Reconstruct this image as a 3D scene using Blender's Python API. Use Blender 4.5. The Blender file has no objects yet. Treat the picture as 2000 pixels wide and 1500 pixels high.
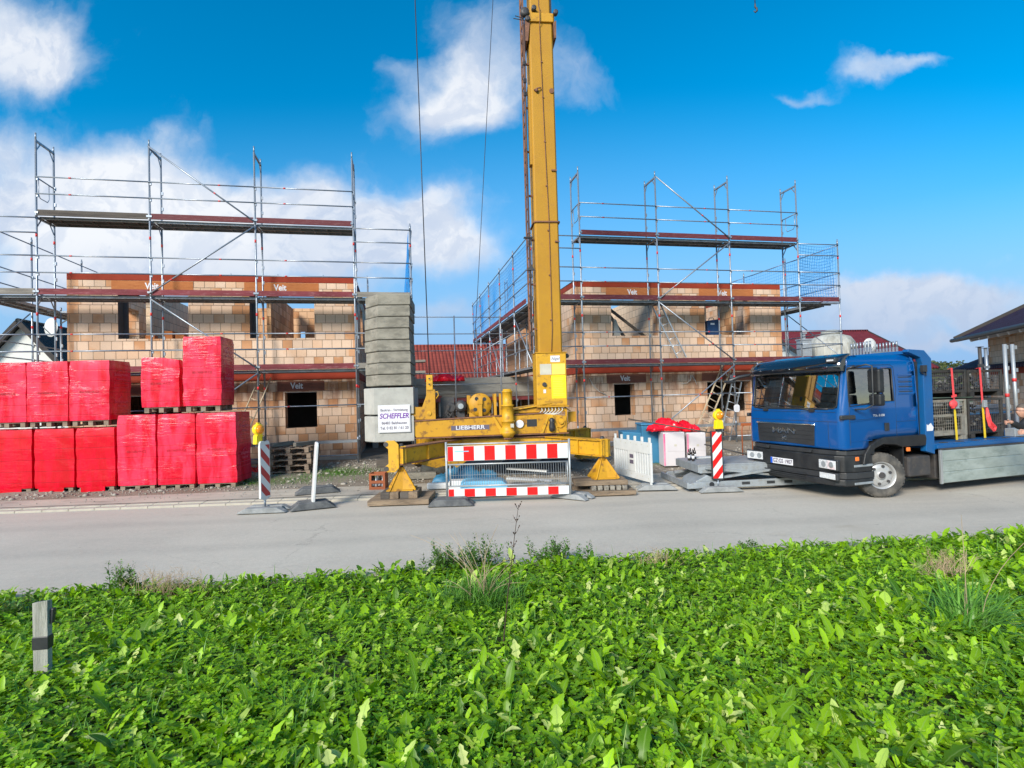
import bpy, bmesh, math, random
import numpy as np
from mathutils import Vector, Matrix
random.seed(7); rng = np.random.default_rng(7)
PI = math.pi
SC = bpy.context.scene
COL = SC.collection
# ------------------------------------------------------------------ camera
EYE = 1.95; FOC = 1058.1; PITCH = 0.0211; ROLL = -0.0287
cam = bpy.data.cameras.new('camera'); camo = bpy.data.objects.new('camera', cam); COL.objects.link(camo)
cam.sensor_width = 36.0; cam.lens = 36.0*FOC/2000; cam.clip_start = 0.05; cam.clip_end = 3000
camo.matrix_world = Matrix.Translation((0, 0, EYE)) @ Matrix.Rotation(PI/2+PITCH, 4, 'X') @ Matrix.Rotation(ROLL, 4, 'Z')
SC.camera = camo
SC.view_settings.view_transform = 'Standard'; SC.view_settings.look = 'None'
SC.view_settings.gamma = 1.0; SC.view_settings.exposure = 1.0
# ------------------------------------------------------------------ light
SUN_EL = math.radians(30); SUN_TO = Vector((-0.50, -0.866, 0)).normalized()   # horizontal direction towards the sun
sd = Vector((SUN_TO.x*math.cos(SUN_EL), SUN_TO.y*math.cos(SUN_EL), math.sin(SUN_EL)))
sl = bpy.data.lights.new('sun', 'SUN'); sl.energy = 2.9; sl.angle = math.radians(20); sl.color = (1.0, 0.93, 0.82)
so = bpy.data.objects.new('sun', sl); COL.objects.link(so); so.rotation_euler = sd.to_track_quat('Z', 'Y').to_euler()
W = bpy.data.worlds.new('World'); SC.world = W; W.use_nodes = True

class NT:
    """tiny node-tree helper"""
    def __init__(s, tree): s.t = tree; s.n = tree.nodes; s.l = tree.links
    def new(s, typ, **kw):
        nd = s.n.new(typ)
        for k, v in kw.items():
            if k[0] == '_': setattr(nd, k[1:], v)
        return nd
    def put(s, sock, v):
        if hasattr(v, 'default_value') or hasattr(v, 'links'): s.l.new(v, sock)
        else:
            if isinstance(v, tuple) and len(v) == 3 and sock.type == 'RGBA': v = v+(1,)
            sock.default_value = v
    def math(s, op, a, b=None, c=None, clamp=False):
        nd = s.n.new('ShaderNodeMath'); nd.operation = op; nd.use_clamp = clamp
        for i, v in enumerate((a, b, c)):
            if v is not None: s.put(nd.inputs[i], v)
        return nd.outputs[0]
    def vmath(s, op, a, b=None, scale=None):
        nd = s.n.new('ShaderNodeVectorMath'); nd.operation = op; s.put(nd.inputs[0], a)
        if b is not None: s.put(nd.inputs[1], b)
        if scale is not None: nd.inputs['Scale'].default_value = scale
        return nd.outputs[0]
    def noise(s, vec, scale, detail=4, rough=.55, dist=0):
        nd = s.n.new('ShaderNodeTexNoise'); s.put(nd.inputs['Vector'], vec); nd.inputs['Scale'].default_value = scale
        nd.inputs['Detail'].default_value = detail; nd.inputs['Roughness'].default_value = rough; nd.inputs['Distortion'].default_value = dist
        return nd.outputs['Fac']
    def ramp(s, fac, stops, interp='LINEAR'):
        nd = s.n.new('ShaderNodeValToRGB'); nd.color_ramp.interpolation = interp; s.put(nd.inputs[0], fac)
        e = nd.color_ramp.elements
        while len(e) < len(stops): e.new(0.5)
        for k, (p, c) in enumerate(stops):
            e[k].position = p; e[k].color = (c, c, c, 1) if isinstance(c, (int, float)) else tuple(c)+(1,)
        return nd.outputs[0]
    def mix(s, fac, a, b, blend='MIX'):
        nd = s.n.new('ShaderNodeMix'); nd.data_type = 'RGBA'; nd.blend_type = blend; nd.clamp_factor = True
        s.put(nd.inputs[0], fac); s.put(nd.inputs[6], a); s.put(nd.inputs[7], b); return nd.outputs[2]
    def maprange(s, v, a, b, c=0., d=1., smooth=True):
        nd = s.n.new('ShaderNodeMapRange'); nd.interpolation_type = 'SMOOTHSTEP' if smooth else 'LINEAR'
        s.put(nd.inputs[0], v)
        for i, x in enumerate((a, b, c, d)): nd.inputs[i+1].default_value = x
        return nd.outputs[0]
    def sep(s, v):
        nd = s.n.new('ShaderNodeSeparateXYZ'); s.put(nd.inputs[0], v); return nd.outputs
    def comb(s, x, y, z=0.):
        nd = s.n.new('ShaderNodeCombineXYZ'); s.put(nd.inputs[0], x); s.put(nd.inputs[1], y); s.put(nd.inputs[2], z); return nd.outputs[0]

def ray(x, y):
    """direction through photo pixel (2000 x 1500): only used to survey real positions"""
    u = (x-1000)/FOC; v = (y-750)/FOC
    c, s = math.cos(ROLL), math.sin(ROLL); a = u*c+v*s; b = -u*s+v*c
    c, s = math.cos(PITCH), math.sin(PITCH); return Vector((a, c+b*s, s-b*c))
def at(x, y, Y):
    d = ray(x, y); return Vector((0, 0, EYE))+d*(Y/d.y)
def gz(x, y, z=0.):
    d = ray(x, y); return Vector((0, 0, EYE))+d*((z-EYE)/d.z)

def build_world():
    g = NT(W.node_tree); W.node_tree.nodes.clear()
    out = g.new('ShaderNodeOutputWorld'); bg = g.new('ShaderNodeBackground')
    sky = g.new('ShaderNodeTexSky'); sky.sky_type = 'NISHITA'; sky.sun_disc = False
    sky.sun_elevation = SUN_EL; sky.sun_rotation = math.atan2(SUN_TO.x, SUN_TO.y)
    sky.air_density = 1.0; sky.dust_density = 0.3; sky.ozone_density = 3.0
    hs = g.new('ShaderNodeHueSaturation'); hs.inputs['Saturation'].default_value = 1.55; hs.inputs['Hue'].default_value = 0.488
    hs.inputs['Value'].default_value = 1.15
    g.l.new(sky.outputs[0], hs.inputs['Color'])
    tc = g.new('ShaderNodeTexCoord'); d = tc.outputs['Generated']; x, y, z = g.sep(d)
    yy = g.math('MAXIMUM', y, 0.02)
    u = g.math('DIVIDE', x, yy); v = g.math('DIVIDE', z, yy)      # azimuth / elevation slopes of the direction
    p = g.comb(u, v, 0.)
    n1 = g.new('ShaderNodeTexNoise'); g.put(n1.inputs['Vector'], p); n1.inputs['Scale'].default_value = 5.5; n1.inputs['Detail'].default_value = 7; n1.inputs['Roughness'].default_value = .52
    wv = g.vmath('SUBTRACT', n1.outputs['Color'], (0.5, 0.5, 0.5)); wv = g.vmath('SCALE', wv, scale=0.20)
    pw = g.vmath('ADD', p, wv)
    blobs = [(40,60,140,85,1.2),(100,105,90,50,.9),(0,262,55,40,.5),(110,350,190,95,1.25),(330,395,200,75,1.1),(620,430,210,75,1.2),(820,470,130,60,1.0),
             (250,470,330,100,.85),(600,505,360,75,.85),(100,560,200,50,.7),(900,140,92,82,1.0),(880,205,110,60,.85),(1060,130,105,70,.5),(985,25,110,35,.35),(770,125,30,28,.35),(1150,165,60,45,.4),
             (1735,135,95,26,.85),(1800,118,50,14,.5),(1575,182,60,18,.75),(880,628,70,24,.8),(1700,575,110,30,1.0),(1910,582,240,34,1.1),(1740,625,240,26,.75),(1930,645,240,24,.8),(1800,690,300,14,.6),(1960,508,80,12,.4),(1700,690,200,26,.6),(840,390,30,14,.25)]
    acc = None
    for (px, py, rx, ry, w) in blobs:
        r = ray(px, py); cu, cv = r.x/r.y, r.z/r.y
        q = g.vmath('SUBTRACT', pw, (cu, cv, 0.)); q = g.vmath('MULTIPLY', q, (FOC/rx/1.12, FOC/ry/1.12, 1.0))
        ln = g.new('ShaderNodeVectorMath'); ln.operation = 'DOT_PRODUCT'; g.put(ln.inputs[0], q); g.put(ln.inputs[1], q)
        e = g.math('POWER', 2.718, g.math('MULTIPLY', ln.outputs['Value'], -1.0)); e = g.math('MULTIPLY', e, w)
        acc = e if acc is None else g.math('ADD', acc, e)
    n2 = g.noise(pw, 7.0, 8, .6, .3)
    dens = g.math('ADD', acc, g.math('MULTIPLY', g.math('SUBTRACT', n2, 0.5), 1.3))
    front = g.maprange(y, 0.02, 0.25)
    # elsewhere in the sky: unseen cumulus, thickened for whiter fill light, also for reflections and side views
    n3 = g.noise(g.vmath('MULTIPLY', d, (1., 1., 2.2)), 2.6, 7, .55, .2)
    gen = g.math('MULTIPLY', g.math('SUBTRACT', n3, 0.43), 6.0)
    dens = g.math('ADD', g.math('MULTIPLY', dens, front), g.math('MULTIPLY', gen, g.math('SUBTRACT', 1.0, front)))
    m = g.maprange(dens, 0.24, 1.35)
    m = g.math('MULTIPLY', m, g.maprange(z, -0.02, 0.05))
    shade = g.maprange(g.noise(g.vmath('ADD', pw, (0.03, 0.05, 0)), 4.0, 5, .5), 0.35, 0.62)
    low = g.maprange(v, 0.06, 0.36)
    n2b = g.noise(g.vmath('ADD', pw, (0.016, -0.022, 0.)), 7.0, 8, .6, .3)
    relief = g.maprange(g.math('SUBTRACT', n2b, n2), -.07, .06)
    cl = g.mix(g.math('MULTIPLY', g.math('ADD', g.math('ADD', g.math('MULTIPLY', shade, .35), g.math('MULTIPLY', relief, .32)), .38), g.math('ADD', .22, g.math('MULTIPLY', low, .78))), (2.3, 3.05, 4.4), (5.4, 5.55, 5.8))
    clear = g.mix(g.math('SUBTRACT', 1., g.maprange(v, 0.02, 0.58)), hs.outputs[0], (1.75, 3.08, 5.0))
    col = g.mix(g.math('MULTIPLY', m, 0.97), clear, cl)
    g.put(bg.inputs['Color'], col); bg.inputs['Strength'].default_value = 0.087
    g.l.new(bg.outputs[0], out.inputs['Surface'])
build_world()

# ------------------------------------------------------------------ materials
MATS = {}
def base_mat(name):
    m = bpy.data.materials.new(name); m.use_nodes = True; g = NT(m.node_tree)
    b = m.node_tree.nodes['Principled BSDF']; MATS[name] = m; return m, g, b
def pbr(name, col, rough=.6, metal=0., col2=None, scale=3., var=.5, spots=None, spot_amt=.5, spot_scale=9., bump=0., bscale=40., coat=0., rvar=.12, aniso=(1, 1, 1), spec=.5, uv=False):
    m, g, b = base_mat(name)
    tc = g.new('ShaderNodeTexCoord'); co = tc.outputs['UV' if uv else 'Object']
    if not uv:   # every copy gets its own patch of the pattern
        oi = g.new('ShaderNodeObjectInfo'); co = g.vmath('ADD', co, g.vmath('SCALE', g.comb(oi.outputs['Random'], oi.outputs['Random'], oi.outputs['Random']), scale=17.))
    cv = g.vmath('MULTIPLY', co, aniso)
    c2 = col2 or tuple(c*.62 for c in col)
    n = g.noise(cv, scale, 6, .62)
    c = g.mix(g.math('MULTIPLY', g.maprange(n, .35, .7), var), col, c2)
    if spots:
        n2 = g.noise(g.vmath('ADD', cv, (5.3, 1.7, 2.9)), spot_scale, 7, .65)
        c = g.mix(g.math('MULTIPLY', g.maprange(n2, .52, .66), spot_amt), c, spots)
    g.put(b.inputs['Base Color'], c)
    g.put(b.inputs['Roughness'], g.math('ADD', g.math('MULTIPLY', g.math('SUBTRACT', n, .5), rvar*2), rough, clamp=True))
    b.inputs['Metallic'].default_value = metal; b.inputs['Specular IOR Level'].default_value = spec
    if coat: b.inputs['Coat Weight'].default_value = coat; b.inputs['Coat Roughness'].default_value = .04
    if bump:
        bp = g.new('ShaderNodeBump'); bp.inputs['Strength'].default_value = min(1, bump); bp.inputs['Distance'].default_value = .01*max(1, bump)
        g.put(bp.inputs['Height'], g.noise(cv, bscale, 5, .6)); g.l.new(bp.outputs[0], b.inputs['Normal'])
    return m

def brick_mat(name, pale, mid, orange, shift=0., stain=True, quoin=False):
    m, g, b = base_mat(name)
    tc = g.new('ShaderNodeTexCoord'); uv = tc.outputs['UV']; u, v, _ = g.sep(uv)
    BH, BW = .25, .275
    row = g.math('FLOOR', g.math('DIVIDE', v, BH))
    wr = g.new('ShaderNodeTexWhiteNoise', _noise_dimensions='1D'); g.put(wr.inputs['W'], row)
    uo = g.math('ADD', g.math('DIVIDE', u, BW), g.math('ADD', g.math('MULTIPLY', g.math('MODULO', row, 2.), .5), g.math('MULTIPLY', wr.outputs['Value'], .34)))
    colm = g.math('FLOOR', uo)
    wn = g.new('ShaderNodeTexWhiteNoise', _noise_dimensions='2D'); g.put(wn.inputs['Vector'], g.comb(colm, row))
    r = wn.outputs['Value']
    big = g.noise(uv, .8, 3, .5)
    sel = g.math('ADD', g.math('SUBTRACT', r, .06), g.math('MULTIPLY', g.math('SUBTRACT', big, .5+shift), 1.2))
    c = g.ramp(sel, [(0., pale), (.42, pale), (.60, mid), (.78, mid), (.90, orange), (1., tuple(x*.85 for x in orange))])
    wn2 = g.new('ShaderNodeTexWhiteNoise', _noise_dimensions='2D'); g.put(wn2.inputs['Vector'], g.comb(row, colm))
    c = g.mix(.9, c, g.ramp(wn2.outputs['Value'], [(0., .90), (1., 1.06)]), 'MULTIPLY')
    fine = g.noise(g.vmath('MULTIPLY', uv, (1, 3., 1)), 22, 5, .7)
    c = g.mix(g.math('MULTIPLY', g.maprange(fine, .45, .75), .30), c, tuple(x*.55 for x in orange))
    fu = g.math('FRACT', uo); fv = g.math('FRACT', g.math('DIVIDE', v, BH))
    eu = g.math('MULTIPLY', g.math('MINIMUM', fu, g.math('SUBTRACT', 1., fu)), BW)
    ev = g.math('MULTIPLY', g.math('MINIMUM', fv, g.math('SUBTRACT', 1., fv)), BH)
    wob = g.math('MULTIPLY', g.noise(uv, 9, 3, .5), .006)
    e = g.math('SUBTRACT', g.math('MINIMUM', eu, ev), wob)
    jt = g.maprange(e, .0005, .0055)
    c = g.mix(jt, tuple(x*.33 for x in mid), c)
    if quoin:
        ed = g.math('ADD', g.math('LESS_THAN', u, g.math('ADD', .16, g.math('MULTIPLY', g.math('MODULO', row, 2.), .12))), g.math('GREATER_THAN', u, g.math('SUBTRACT', 7.42, g.math('MULTIPLY', g.math('MODULO', row, 2.), .12))), clamp=True)
        c = g.mix(g.math('MULTIPLY', g.math('MULTIPLY', ed, jt), .8), c, orange)
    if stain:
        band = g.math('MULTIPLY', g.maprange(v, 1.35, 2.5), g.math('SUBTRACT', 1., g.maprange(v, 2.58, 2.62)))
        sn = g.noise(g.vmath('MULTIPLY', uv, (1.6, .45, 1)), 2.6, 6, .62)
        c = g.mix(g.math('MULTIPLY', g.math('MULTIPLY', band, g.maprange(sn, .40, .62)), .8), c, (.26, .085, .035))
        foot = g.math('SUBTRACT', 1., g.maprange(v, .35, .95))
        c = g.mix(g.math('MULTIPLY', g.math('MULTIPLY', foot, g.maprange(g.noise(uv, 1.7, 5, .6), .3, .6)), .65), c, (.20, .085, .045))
        pale_n = g.noise(g.vmath('ADD', uv, (7., 3., 0.)), 2.1, 6, .6)
        c = g.mix(g.math('MULTIPLY', g.maprange(pale_n, .58, .75), .35), c, (.62, .50, .40))
    g.put(b.inputs['Base Color'], c); b.inputs['Roughness'].default_value = .9
    bp = g.new('ShaderNodeBump'); bp.inputs['Strength'].default_value = .7; bp.inputs['Distance'].default_value = .01
    g.put(bp.inputs['Height'], g.math('ADD', g.math('ADD', jt, g.math('MULTIPLY', r, .4)), g.math('MULTIPLY', fine, .35))); g.l.new(bp.outputs[0], b.inputs['Normal'])
    return m

def tile_mat(name, a, c2, tw=.30, th=.34, corr=True):
    m, g, b = base_mat(name)
    tc = g.new('ShaderNodeTexCoord'); uv = tc.outputs['UV']; u, v, _ = g.sep(uv)
    cu = g.math('FLOOR', g.math('DIVIDE', u, tw)); cv = g.math('FLOOR', g.math('DIVIDE', v, th))
    wn = g.new('ShaderNodeTexWhiteNoise', _noise_dimensions='2D'); g.put(wn.inputs['Vector'], g.comb(cu, cv))
    c = g.mix(g.math('MULTIPLY', wn.outputs['Value'], .7), a, c2)
    c = g.mix(g.math('MULTIPLY', g.maprange(g.noise(uv, 1.2, 5, .6), .45, .7), .5), c, tuple(x*.5 for x in a))
    fv = g.math('FRACT', g.math('DIVIDE', v, th))
    c = g.mix(g.maprange(fv, 0., .10), tuple(x*.25 for x in a), c)
    g.put(b.inputs['Base Color'], c); b.inputs['Roughness'].default_value = .8; b.inputs['Specular IOR Level'].default_value = .25
    if corr:
        bp = g.new('ShaderNodeBump'); bp.inputs['Strength'].default_value = 1.; bp.inputs['Distance'].default_value = .05
        wv = g.math('ABSOLUTE', g.math('SINE', g.math('MULTIPLY', u, PI/tw)))
        g.put(bp.inputs['Height'], g.math('ADD', wv, g.math('MULTIPLY', g.math('SUBTRACT', 1., fv), .5))); g.l.new(bp.outputs[0], b.inputs['Normal'])
    return m

def foil_mat(name='red_film', col=(.56, .001, .018), col2=(.72, .030, .078), crease=1.):
    m, g, b = base_mat(name)
    tc = g.new('ShaderNodeTexCoord'); oi = g.new('ShaderNodeObjectInfo')
    co = g.vmath('ADD', tc.outputs['Object'], g.vmath('SCALE', g.comb(oi.outputs['Random'], oi.outputs['Random'], oi.outputs['Random']), scale=23.))
    n = g.noise(g.vmath('MULTIPLY', co, (1.6, 1.6, .35)), 3., 6, .6, .4)
    c = g.mix(g.maprange(n, .36, .62), col, col2)
    # creases pulled across the stretched film
    w1 = g.noise(g.vmath('MULTIPLY', co, (.8, .8, 9.)), 2.4, 6, .62, .6)
    w2 = g.noise(g.vmath('MULTIPLY', co, (9., 9., 1.)), 2.0, 4, .6, .3)
    lz = g.sep(tc.outputs['Object'])[2]
    tier = g.math('FRACT', g.math('DIVIDE', lz, .25)); seam = g.math('MINIMUM', tier, g.math('SUBTRACT', 1., tier))
    c = g.mix(g.math('SUBTRACT', 1., g.maprange(seam, 0., .035)), c, (.30, .001, .01))
    g.put(b.inputs['Base Color'], c); b.inputs['Roughness'].default_value = .24; b.inputs['Specular IOR Level'].default_value = .38
    patch = g.maprange(g.noise(g.vmath('MULTIPLY', co, (1., 1., 1.6)), 1.5, 3, .5), .47, .62)
    bp = g.new('ShaderNodeBump'); bp.inputs['Strength'].default_value = .6*crease; bp.inputs['Distance'].default_value = .02
    g.put(bp.inputs['Height'], g.math('ADD', g.math('ADD', g.math('MULTIPLY', w1, g.math('ADD', g.math('MULTIPLY', patch, .9), .08)), g.math('MULTIPLY', w2, .35)), g.math('MULTIPLY', g.maprange(seam, 0., .05), .10)))
    g.l.new(bp.outputs[0], b.inputs['Normal'])
    return m

def leaf_mat(name, dark, bright, yellow=(.30, .36, .03), trans=.35, rib=True):
    m, g, b = base_mat(name)
    a1 = g.new('ShaderNodeAttribute', _attribute_name='rnd'); a2 = g.new('ShaderNodeAttribute', _attribute_name='mid')
    r = a1.outputs['Fac']; md = a2.outputs['Fac']
    c = g.ramp(r, [(0., dark), (.45, tuple((x+y)/2 for x, y in zip(dark, bright))), (.85, bright), (.97, yellow), (1., yellow)])
    tc = g.new('ShaderNodeTexCoord')
    c = g.mix(g.math('MULTIPLY', g.maprange(g.noise(tc.outputs['Object'], .8, 3, .5), .4, .65), .35), c, tuple(x*.75 for x in bright))
    if rib: c = g.mix(g.math('MULTIPLY', g.maprange(md, .80, 1.), .55), c, (.26, .40, .10))
    g.put(b.inputs['Base Color'], c); b.inputs['Roughness'].default_value = .42; b.inputs['Specular IOR Level'].default_value = .38
    tr = g.new('ShaderNodeBsdfTranslucent'); g.put(tr.inputs['Color'], g.mix(1., c, (1.35, 1.25, .6), 'MULTIPLY'))
    mx = g.new('ShaderNodeMixShader'); mx.inputs[0].default_value = trans
    g.l.new(b.outputs[0], mx.inputs[1]); g.l.new(tr.outputs[0], mx.inputs[2])
    g.l.new(mx.outputs[0], m.node_tree.nodes['Material Output'].inputs['Surface'])
    return m

def glass_mat(name, tint=(.75, .85, .85), refl=.12):
    m, g, b = base_mat(name); m.node_tree.nodes.remove(b)
    t = g.new('ShaderNodeBsdfTransparent'); g.put(t.inputs['Color'], tint)
    gl = g.new('ShaderNodeBsdfGlossy'); gl.inputs['Roughness'].default_value = .02
    fr = g.new('ShaderNodeFresnel'); fr.inputs['IOR'].default_value = 1.55
    mx = g.new('ShaderNodeMixShader'); g.put(mx.inputs[0], g.math('ADD', fr.outputs[0], refl, clamp=True))
    g.l.new(t.outputs[0], mx.inputs[1]); g.l.new(gl.outputs[0], mx.inputs[2])
    g.l.new(mx.outputs[0], m.node_tree.nodes['Material Output'].inputs['Surface'])
    return m

M = {}
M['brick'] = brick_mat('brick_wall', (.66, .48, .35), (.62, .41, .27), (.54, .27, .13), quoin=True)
M['brick_in'] = brick_mat('brick_inner', (.68, .42, .24), (.60, .33, .16), (.52, .25, .11), shift=-.2, stain=False)
M['brick_cream'] = brick_mat('brick_partition', (.72, .56, .40), (.68, .50, .34), (.60, .38, .22), shift=.2, stain=False)
M['lintel'] = pbr('lintel_clay', (.42, .145, .042), .9, col2=(.34, .10, .03), scale=5, var=.6, bump=.4, bscale=60, aniso=(1, 1, 5))
M['ring'] = pbr('ring_beam_clay', (.27, .030, .009), .9, col2=(.20, .022, .007), scale=3, var=.7, bump=.3, bscale=30, aniso=(.5, 1, 1))
M['ring_dark'] = pbr('wet_lintel_clay', (.22, .075, .045), .8, col2=(.13, .045, .03), scale=4, var=.7, bump=.3)
M['slab'] = pbr('concrete_slab', (.32, .31, .29), .9, col2=(.2, .19, .17), bump=.3)
M['reveal_and_shade'] = pbr('dark_reveal_and_shade', (.10, .10, .105), .9)
M['galv'] = pbr('galvanised_tube', (.31, .35, .40), .42, metal=.6, col2=(.19, .22, .26), scale=8, var=.6, rvar=.2, spots=(.50, .46, .42), spot_amt=.4)
M['galv_dull'] = pbr('galvanised_sheet', (.40, .43, .45), .5, metal=.5, col2=(.28, .30, .31), scale=6, var=.7, rvar=.2, spots=(.30, .27, .22), spot_amt=.5)
M['redband'] = pbr('red_marking', (.62, .03, .03), .5)
M['toe_red'] = pbr('toe_board_red', (.105, .015, .022), .75, col2=(.12, .02, .025), scale=2.2, var=.9, spots=(.25, .13, .13), spot_amt=.35, spot_scale=12, bump=.3, aniso=(.5, 1, 3))
M['toe_bright'] = pbr('toe_board_bright', (.19, .026, .036), .78, col2=(.10, .014, .018), scale=2.0, var=.9, spots=(.36, .19, .19), spot_amt=.4, spot_scale=8, bump=.3, aniso=(.5, 1, 3))
M['toe_grey'] = pbr('toe_board_grey', (.30, .28, .24), .85, col2=(.13, .115, .10), scale=2.5, var=.9, bump=.4, aniso=(.4, 1, 5))
M['toe_black'] = pbr('toe_board_dark', (.10, .085, .07), .85, col2=(.05, .04, .035), scale=2.5, var=.9, bump=.4, aniso=(.4, 1, 5))
M['deck'] = pbr('deck_steel', (.30, .315, .33), .5, metal=.35, col2=(.18, .19, .20), scale=5, var=.8, spots=(.22, .18, .13), spot_amt=.5)
M['deckwood'] = pbr('deck_ply', (.16, .14, .12), .8, col2=(.09, .08, .07), scale=3, var=.8)
M['alu'] = pbr('aluminium', (.66, .68, .69), .36, metal=.8, col2=(.5, .52, .52), scale=4, var=.6, rvar=.2)
M['alu_board'] = pbr('aluminium_sideboard', (.42, .48, .45), .45, metal=.4, col2=(.30, .35, .32), scale=3.2, var=.85, rvar=.2, spots=(.20, .25, .22), spot_amt=.55, spot_scale=5, aniso=(.6, 1, 1.6))
M['crane'] = pbr('crane_yellow', (.52, .265, .008), .55, col2=(.42, .20, .007), scale=1.8, var=.7, spots=(.13, .055, .02), spot_amt=.75, spot_scale=6.5, bump=.12, bscale=25)
M['mast'] = pbr('mast_yellow', (.41, .205, .003), .62, col2=(.35, .165, .003), scale=1.2, var=.6, spots=(.30, .14, .03), spot_amt=.22, spot_scale=9, bump=.25, bscale=60)
M['crane_pale'] = pbr('crane_yellow_pale', (.60, .325, .012), .5, col2=(.48, .24, .010), scale=3, var=.6, spots=(.17, .08, .03), spot_amt=.55, spot_scale=10)
M['rust'] = pbr('rusty_steel', (.20, .09, .05), .8, col2=(.10, .05, .035), scale=6, var=.8, spots=(.32, .15, .07), spot_amt=.5, bump=.4)
M['darksteel'] = pbr('dark_steel', (.035, .035, .038), .55, col2=(.07, .06, .055), scale=8, var=.6, spots=(.10, .08, .06), spot_amt=.4)
M['gravel'] = pbr('gravel_stones', (.36, .33, .28), .9, col2=(.20, .18, .15), scale=30, var=.9)
M['cable'] = pbr('steel_cable', (.05, .05, .06), .5, metal=.4)
M['whitecable'] = pbr('pale_cable', (.62, .60, .54), .6)
M['conc_old'] = pbr('weathered_concrete', (.27, .25, .205), .93, col2=(.135, .125, .10), scale=2.6, var=.8, spots=(.12, .115, .10), spot_amt=.55, spot_scale=4.5, bump=.5, bscale=45, aniso=(1, 1, 2))
M['conc'] = pbr('grey_concrete', (.39, .385, .35), .9, col2=(.29, .285, .26), scale=2.4, var=.7, spots=(.25, .24, .22), spot_amt=.3, bump=.35, bscale=50)
M['conc_kerb'] = pbr('kerb_concrete', (.43, .395, .325), .92, col2=(.35, .32, .265), scale=5, var=.7, bump=.4, bscale=60)
M['signwhite'] = pbr('sign_white', (.66, .66, .69), .45, col2=(.57, .57, .60), var=.4)
M['purple'] = pbr('sign_purple', (.16, .025, .32), .5); M['ink'] = pbr('sign_ink', (.12, .10, .14), .5)
M['yellowlabel'] = pbr('warning_label', (.88, .86, .012), .5, col2=(.75, .74, .02), var=.5)
M['yellowlabel2'] = pbr('faded_label', (.80, .76, .10), .5, col2=(.7, .68, .2)); M['greylabel'] = pbr('grey_label', (.55, .52, .42), .6)
M['black'] = pbr('black_plastic', (.022, .024, .027), .45, col2=(.04, .04, .042), rvar=.15)
M['blackdust'] = pbr('dusty_black_plastic', (.009, .010, .012), .5, col2=(.028, .028, .028), scale=4, var=.7)
M['rubber'] = pbr('recycled_rubber', (.075, .08, .085), .85, col2=(.16, .165, .165), scale=6, var=.8, bump=.6, bscale=90)
M['rubberpale'] = pbr('dusty_rubber', (.30, .31, .31), .9, col2=(.17, .18, .18), scale=5, var=.8, bump=.6, bscale=90)
M['stakewood'] = pbr('stake_wood', (.36, .355, .31), .9, col2=(.20, .20, .17), scale=3, var=.9, spots=(.10, .12, .07), spot_amt=.5, spot_scale=5, bump=.7, bscale=30, aniso=(5, 5, .5))
M['red'] = pbr('reflective_red', (.62, .004, .004), .35, col2=(.54, .006, .006)); M['white'] = pbr('reflective_white', (.60, .63, .64), .4, col2=(.53, .56, .57), var=.4)
M['shaded_red_stripe'] = pbr('shaded_red_film', (.42, .03, .035), .4)  # darker copy of the beacon red, its shade put into the colour
M['whiteplastic'] = pbr('white_plastic', (.62, .63, .62), .45, col2=(.52, .53, .52), scale=5, var=.6)
M['whitebox'] = pbr('white_cabinet', (.60, .57, .58), .5, col2=(.52, .48, .50), var=.4)
M['pinkfilm'] = pbr('pink_film', (.75, .10, .25), .4, col2=(.72, .35, .45), scale=3, var=.9)
M['lampyellow'] = pbr('lamp_yellow', (.86, .62, .01), .35, col2=(.80, .52, .01)); M['amber'] = pbr('amber_lens', (.85, .28, .01), .15, col2=(.7, .16, .01), scale=14)
M['foil'] = foil_mat(); M['foil_deep'] = foil_mat('deep_red_film', (.50, .0, .008), (.64, .0, .022), crease=.55)
M['foil_dark'] = foil_mat('red_film_sheet', (.66, .004, .012), (.78, .012, .03), crease=.6)
M['foilprint'] = pbr('film_print_pale', (.70, .12, .20), .35, col2=(.55, .04, .10), scale=9, var=.9)
M['foilink'] = pbr('film_print_dark', (.42, .004, .02), .35)
M['wood'] = pbr('pallet_wood', (.27, .20, .145), .85, col2=(.13, .095, .07), scale=3.5, var=.8, bump=.4, bscale=50, aniso=(1, 1, 4))
M['woodgrey'] = pbr('weathered_wood', (.31, .285, .235), .88, col2=(.115, .10, .085), scale=3, var=.9, bump=.6, bscale=40, aniso=(.5, 4, 4))
M['sleeper'] = pbr('sleeper_wood', (.26, .19, .125), .9, col2=(.12, .085, .055), scale=3, var=.9, spots=(.05, .04, .035), spot_amt=.5, bump=.6, bscale=30, aniso=(.5, 3, 3))
M['ladderwood'] = pbr('ladder_wood', (.50, .42, .30), .75, col2=(.36, .28, .18), aniso=(1, 1, .3))
M['blue'] = pbr('truck_blue', (.0, .066, .245), .3, col2=(.0, .058, .215), scale=1.2, var=.5, coat=.6, spec=.3, rvar=.03)
M['blue2'] = pbr('headboard_blue', (.004, .09, .27), .42, col2=(.006, .07, .22), var=.5, spots=(.05, .08, .14), spot_amt=.2)
M['visor'] = pbr('smoked_visor', (.006, .010, .018), .1, coat=1., rvar=.02)
M['glass'] = glass_mat('windscreen_glass', (.85, .90, .88), .42); M['glass_side'] = glass_mat('side_glass', (.30, .46, .50), .26)
M['chrome'] = pbr('chrome', (.85, .85, .86), .08, metal=1., rvar=.02); M['lens'] = pbr('headlight_lens', (.68, .70, .72), .1, metal=.3, col2=(.9, .9, .9), scale=24, var=.9, coat=1.)
M['tyre'] = pbr('tyre_rubber', (.045, .043, .040), .85, col2=(.15, .135, .115), scale=5, var=.8, bump=.4); M['rim'] = pbr('silver_rim', (.46, .46, .46), .4, metal=.35, col2=(.33, .33, .32), spots=(.2, .17, .13), spot_amt=.3)
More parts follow.
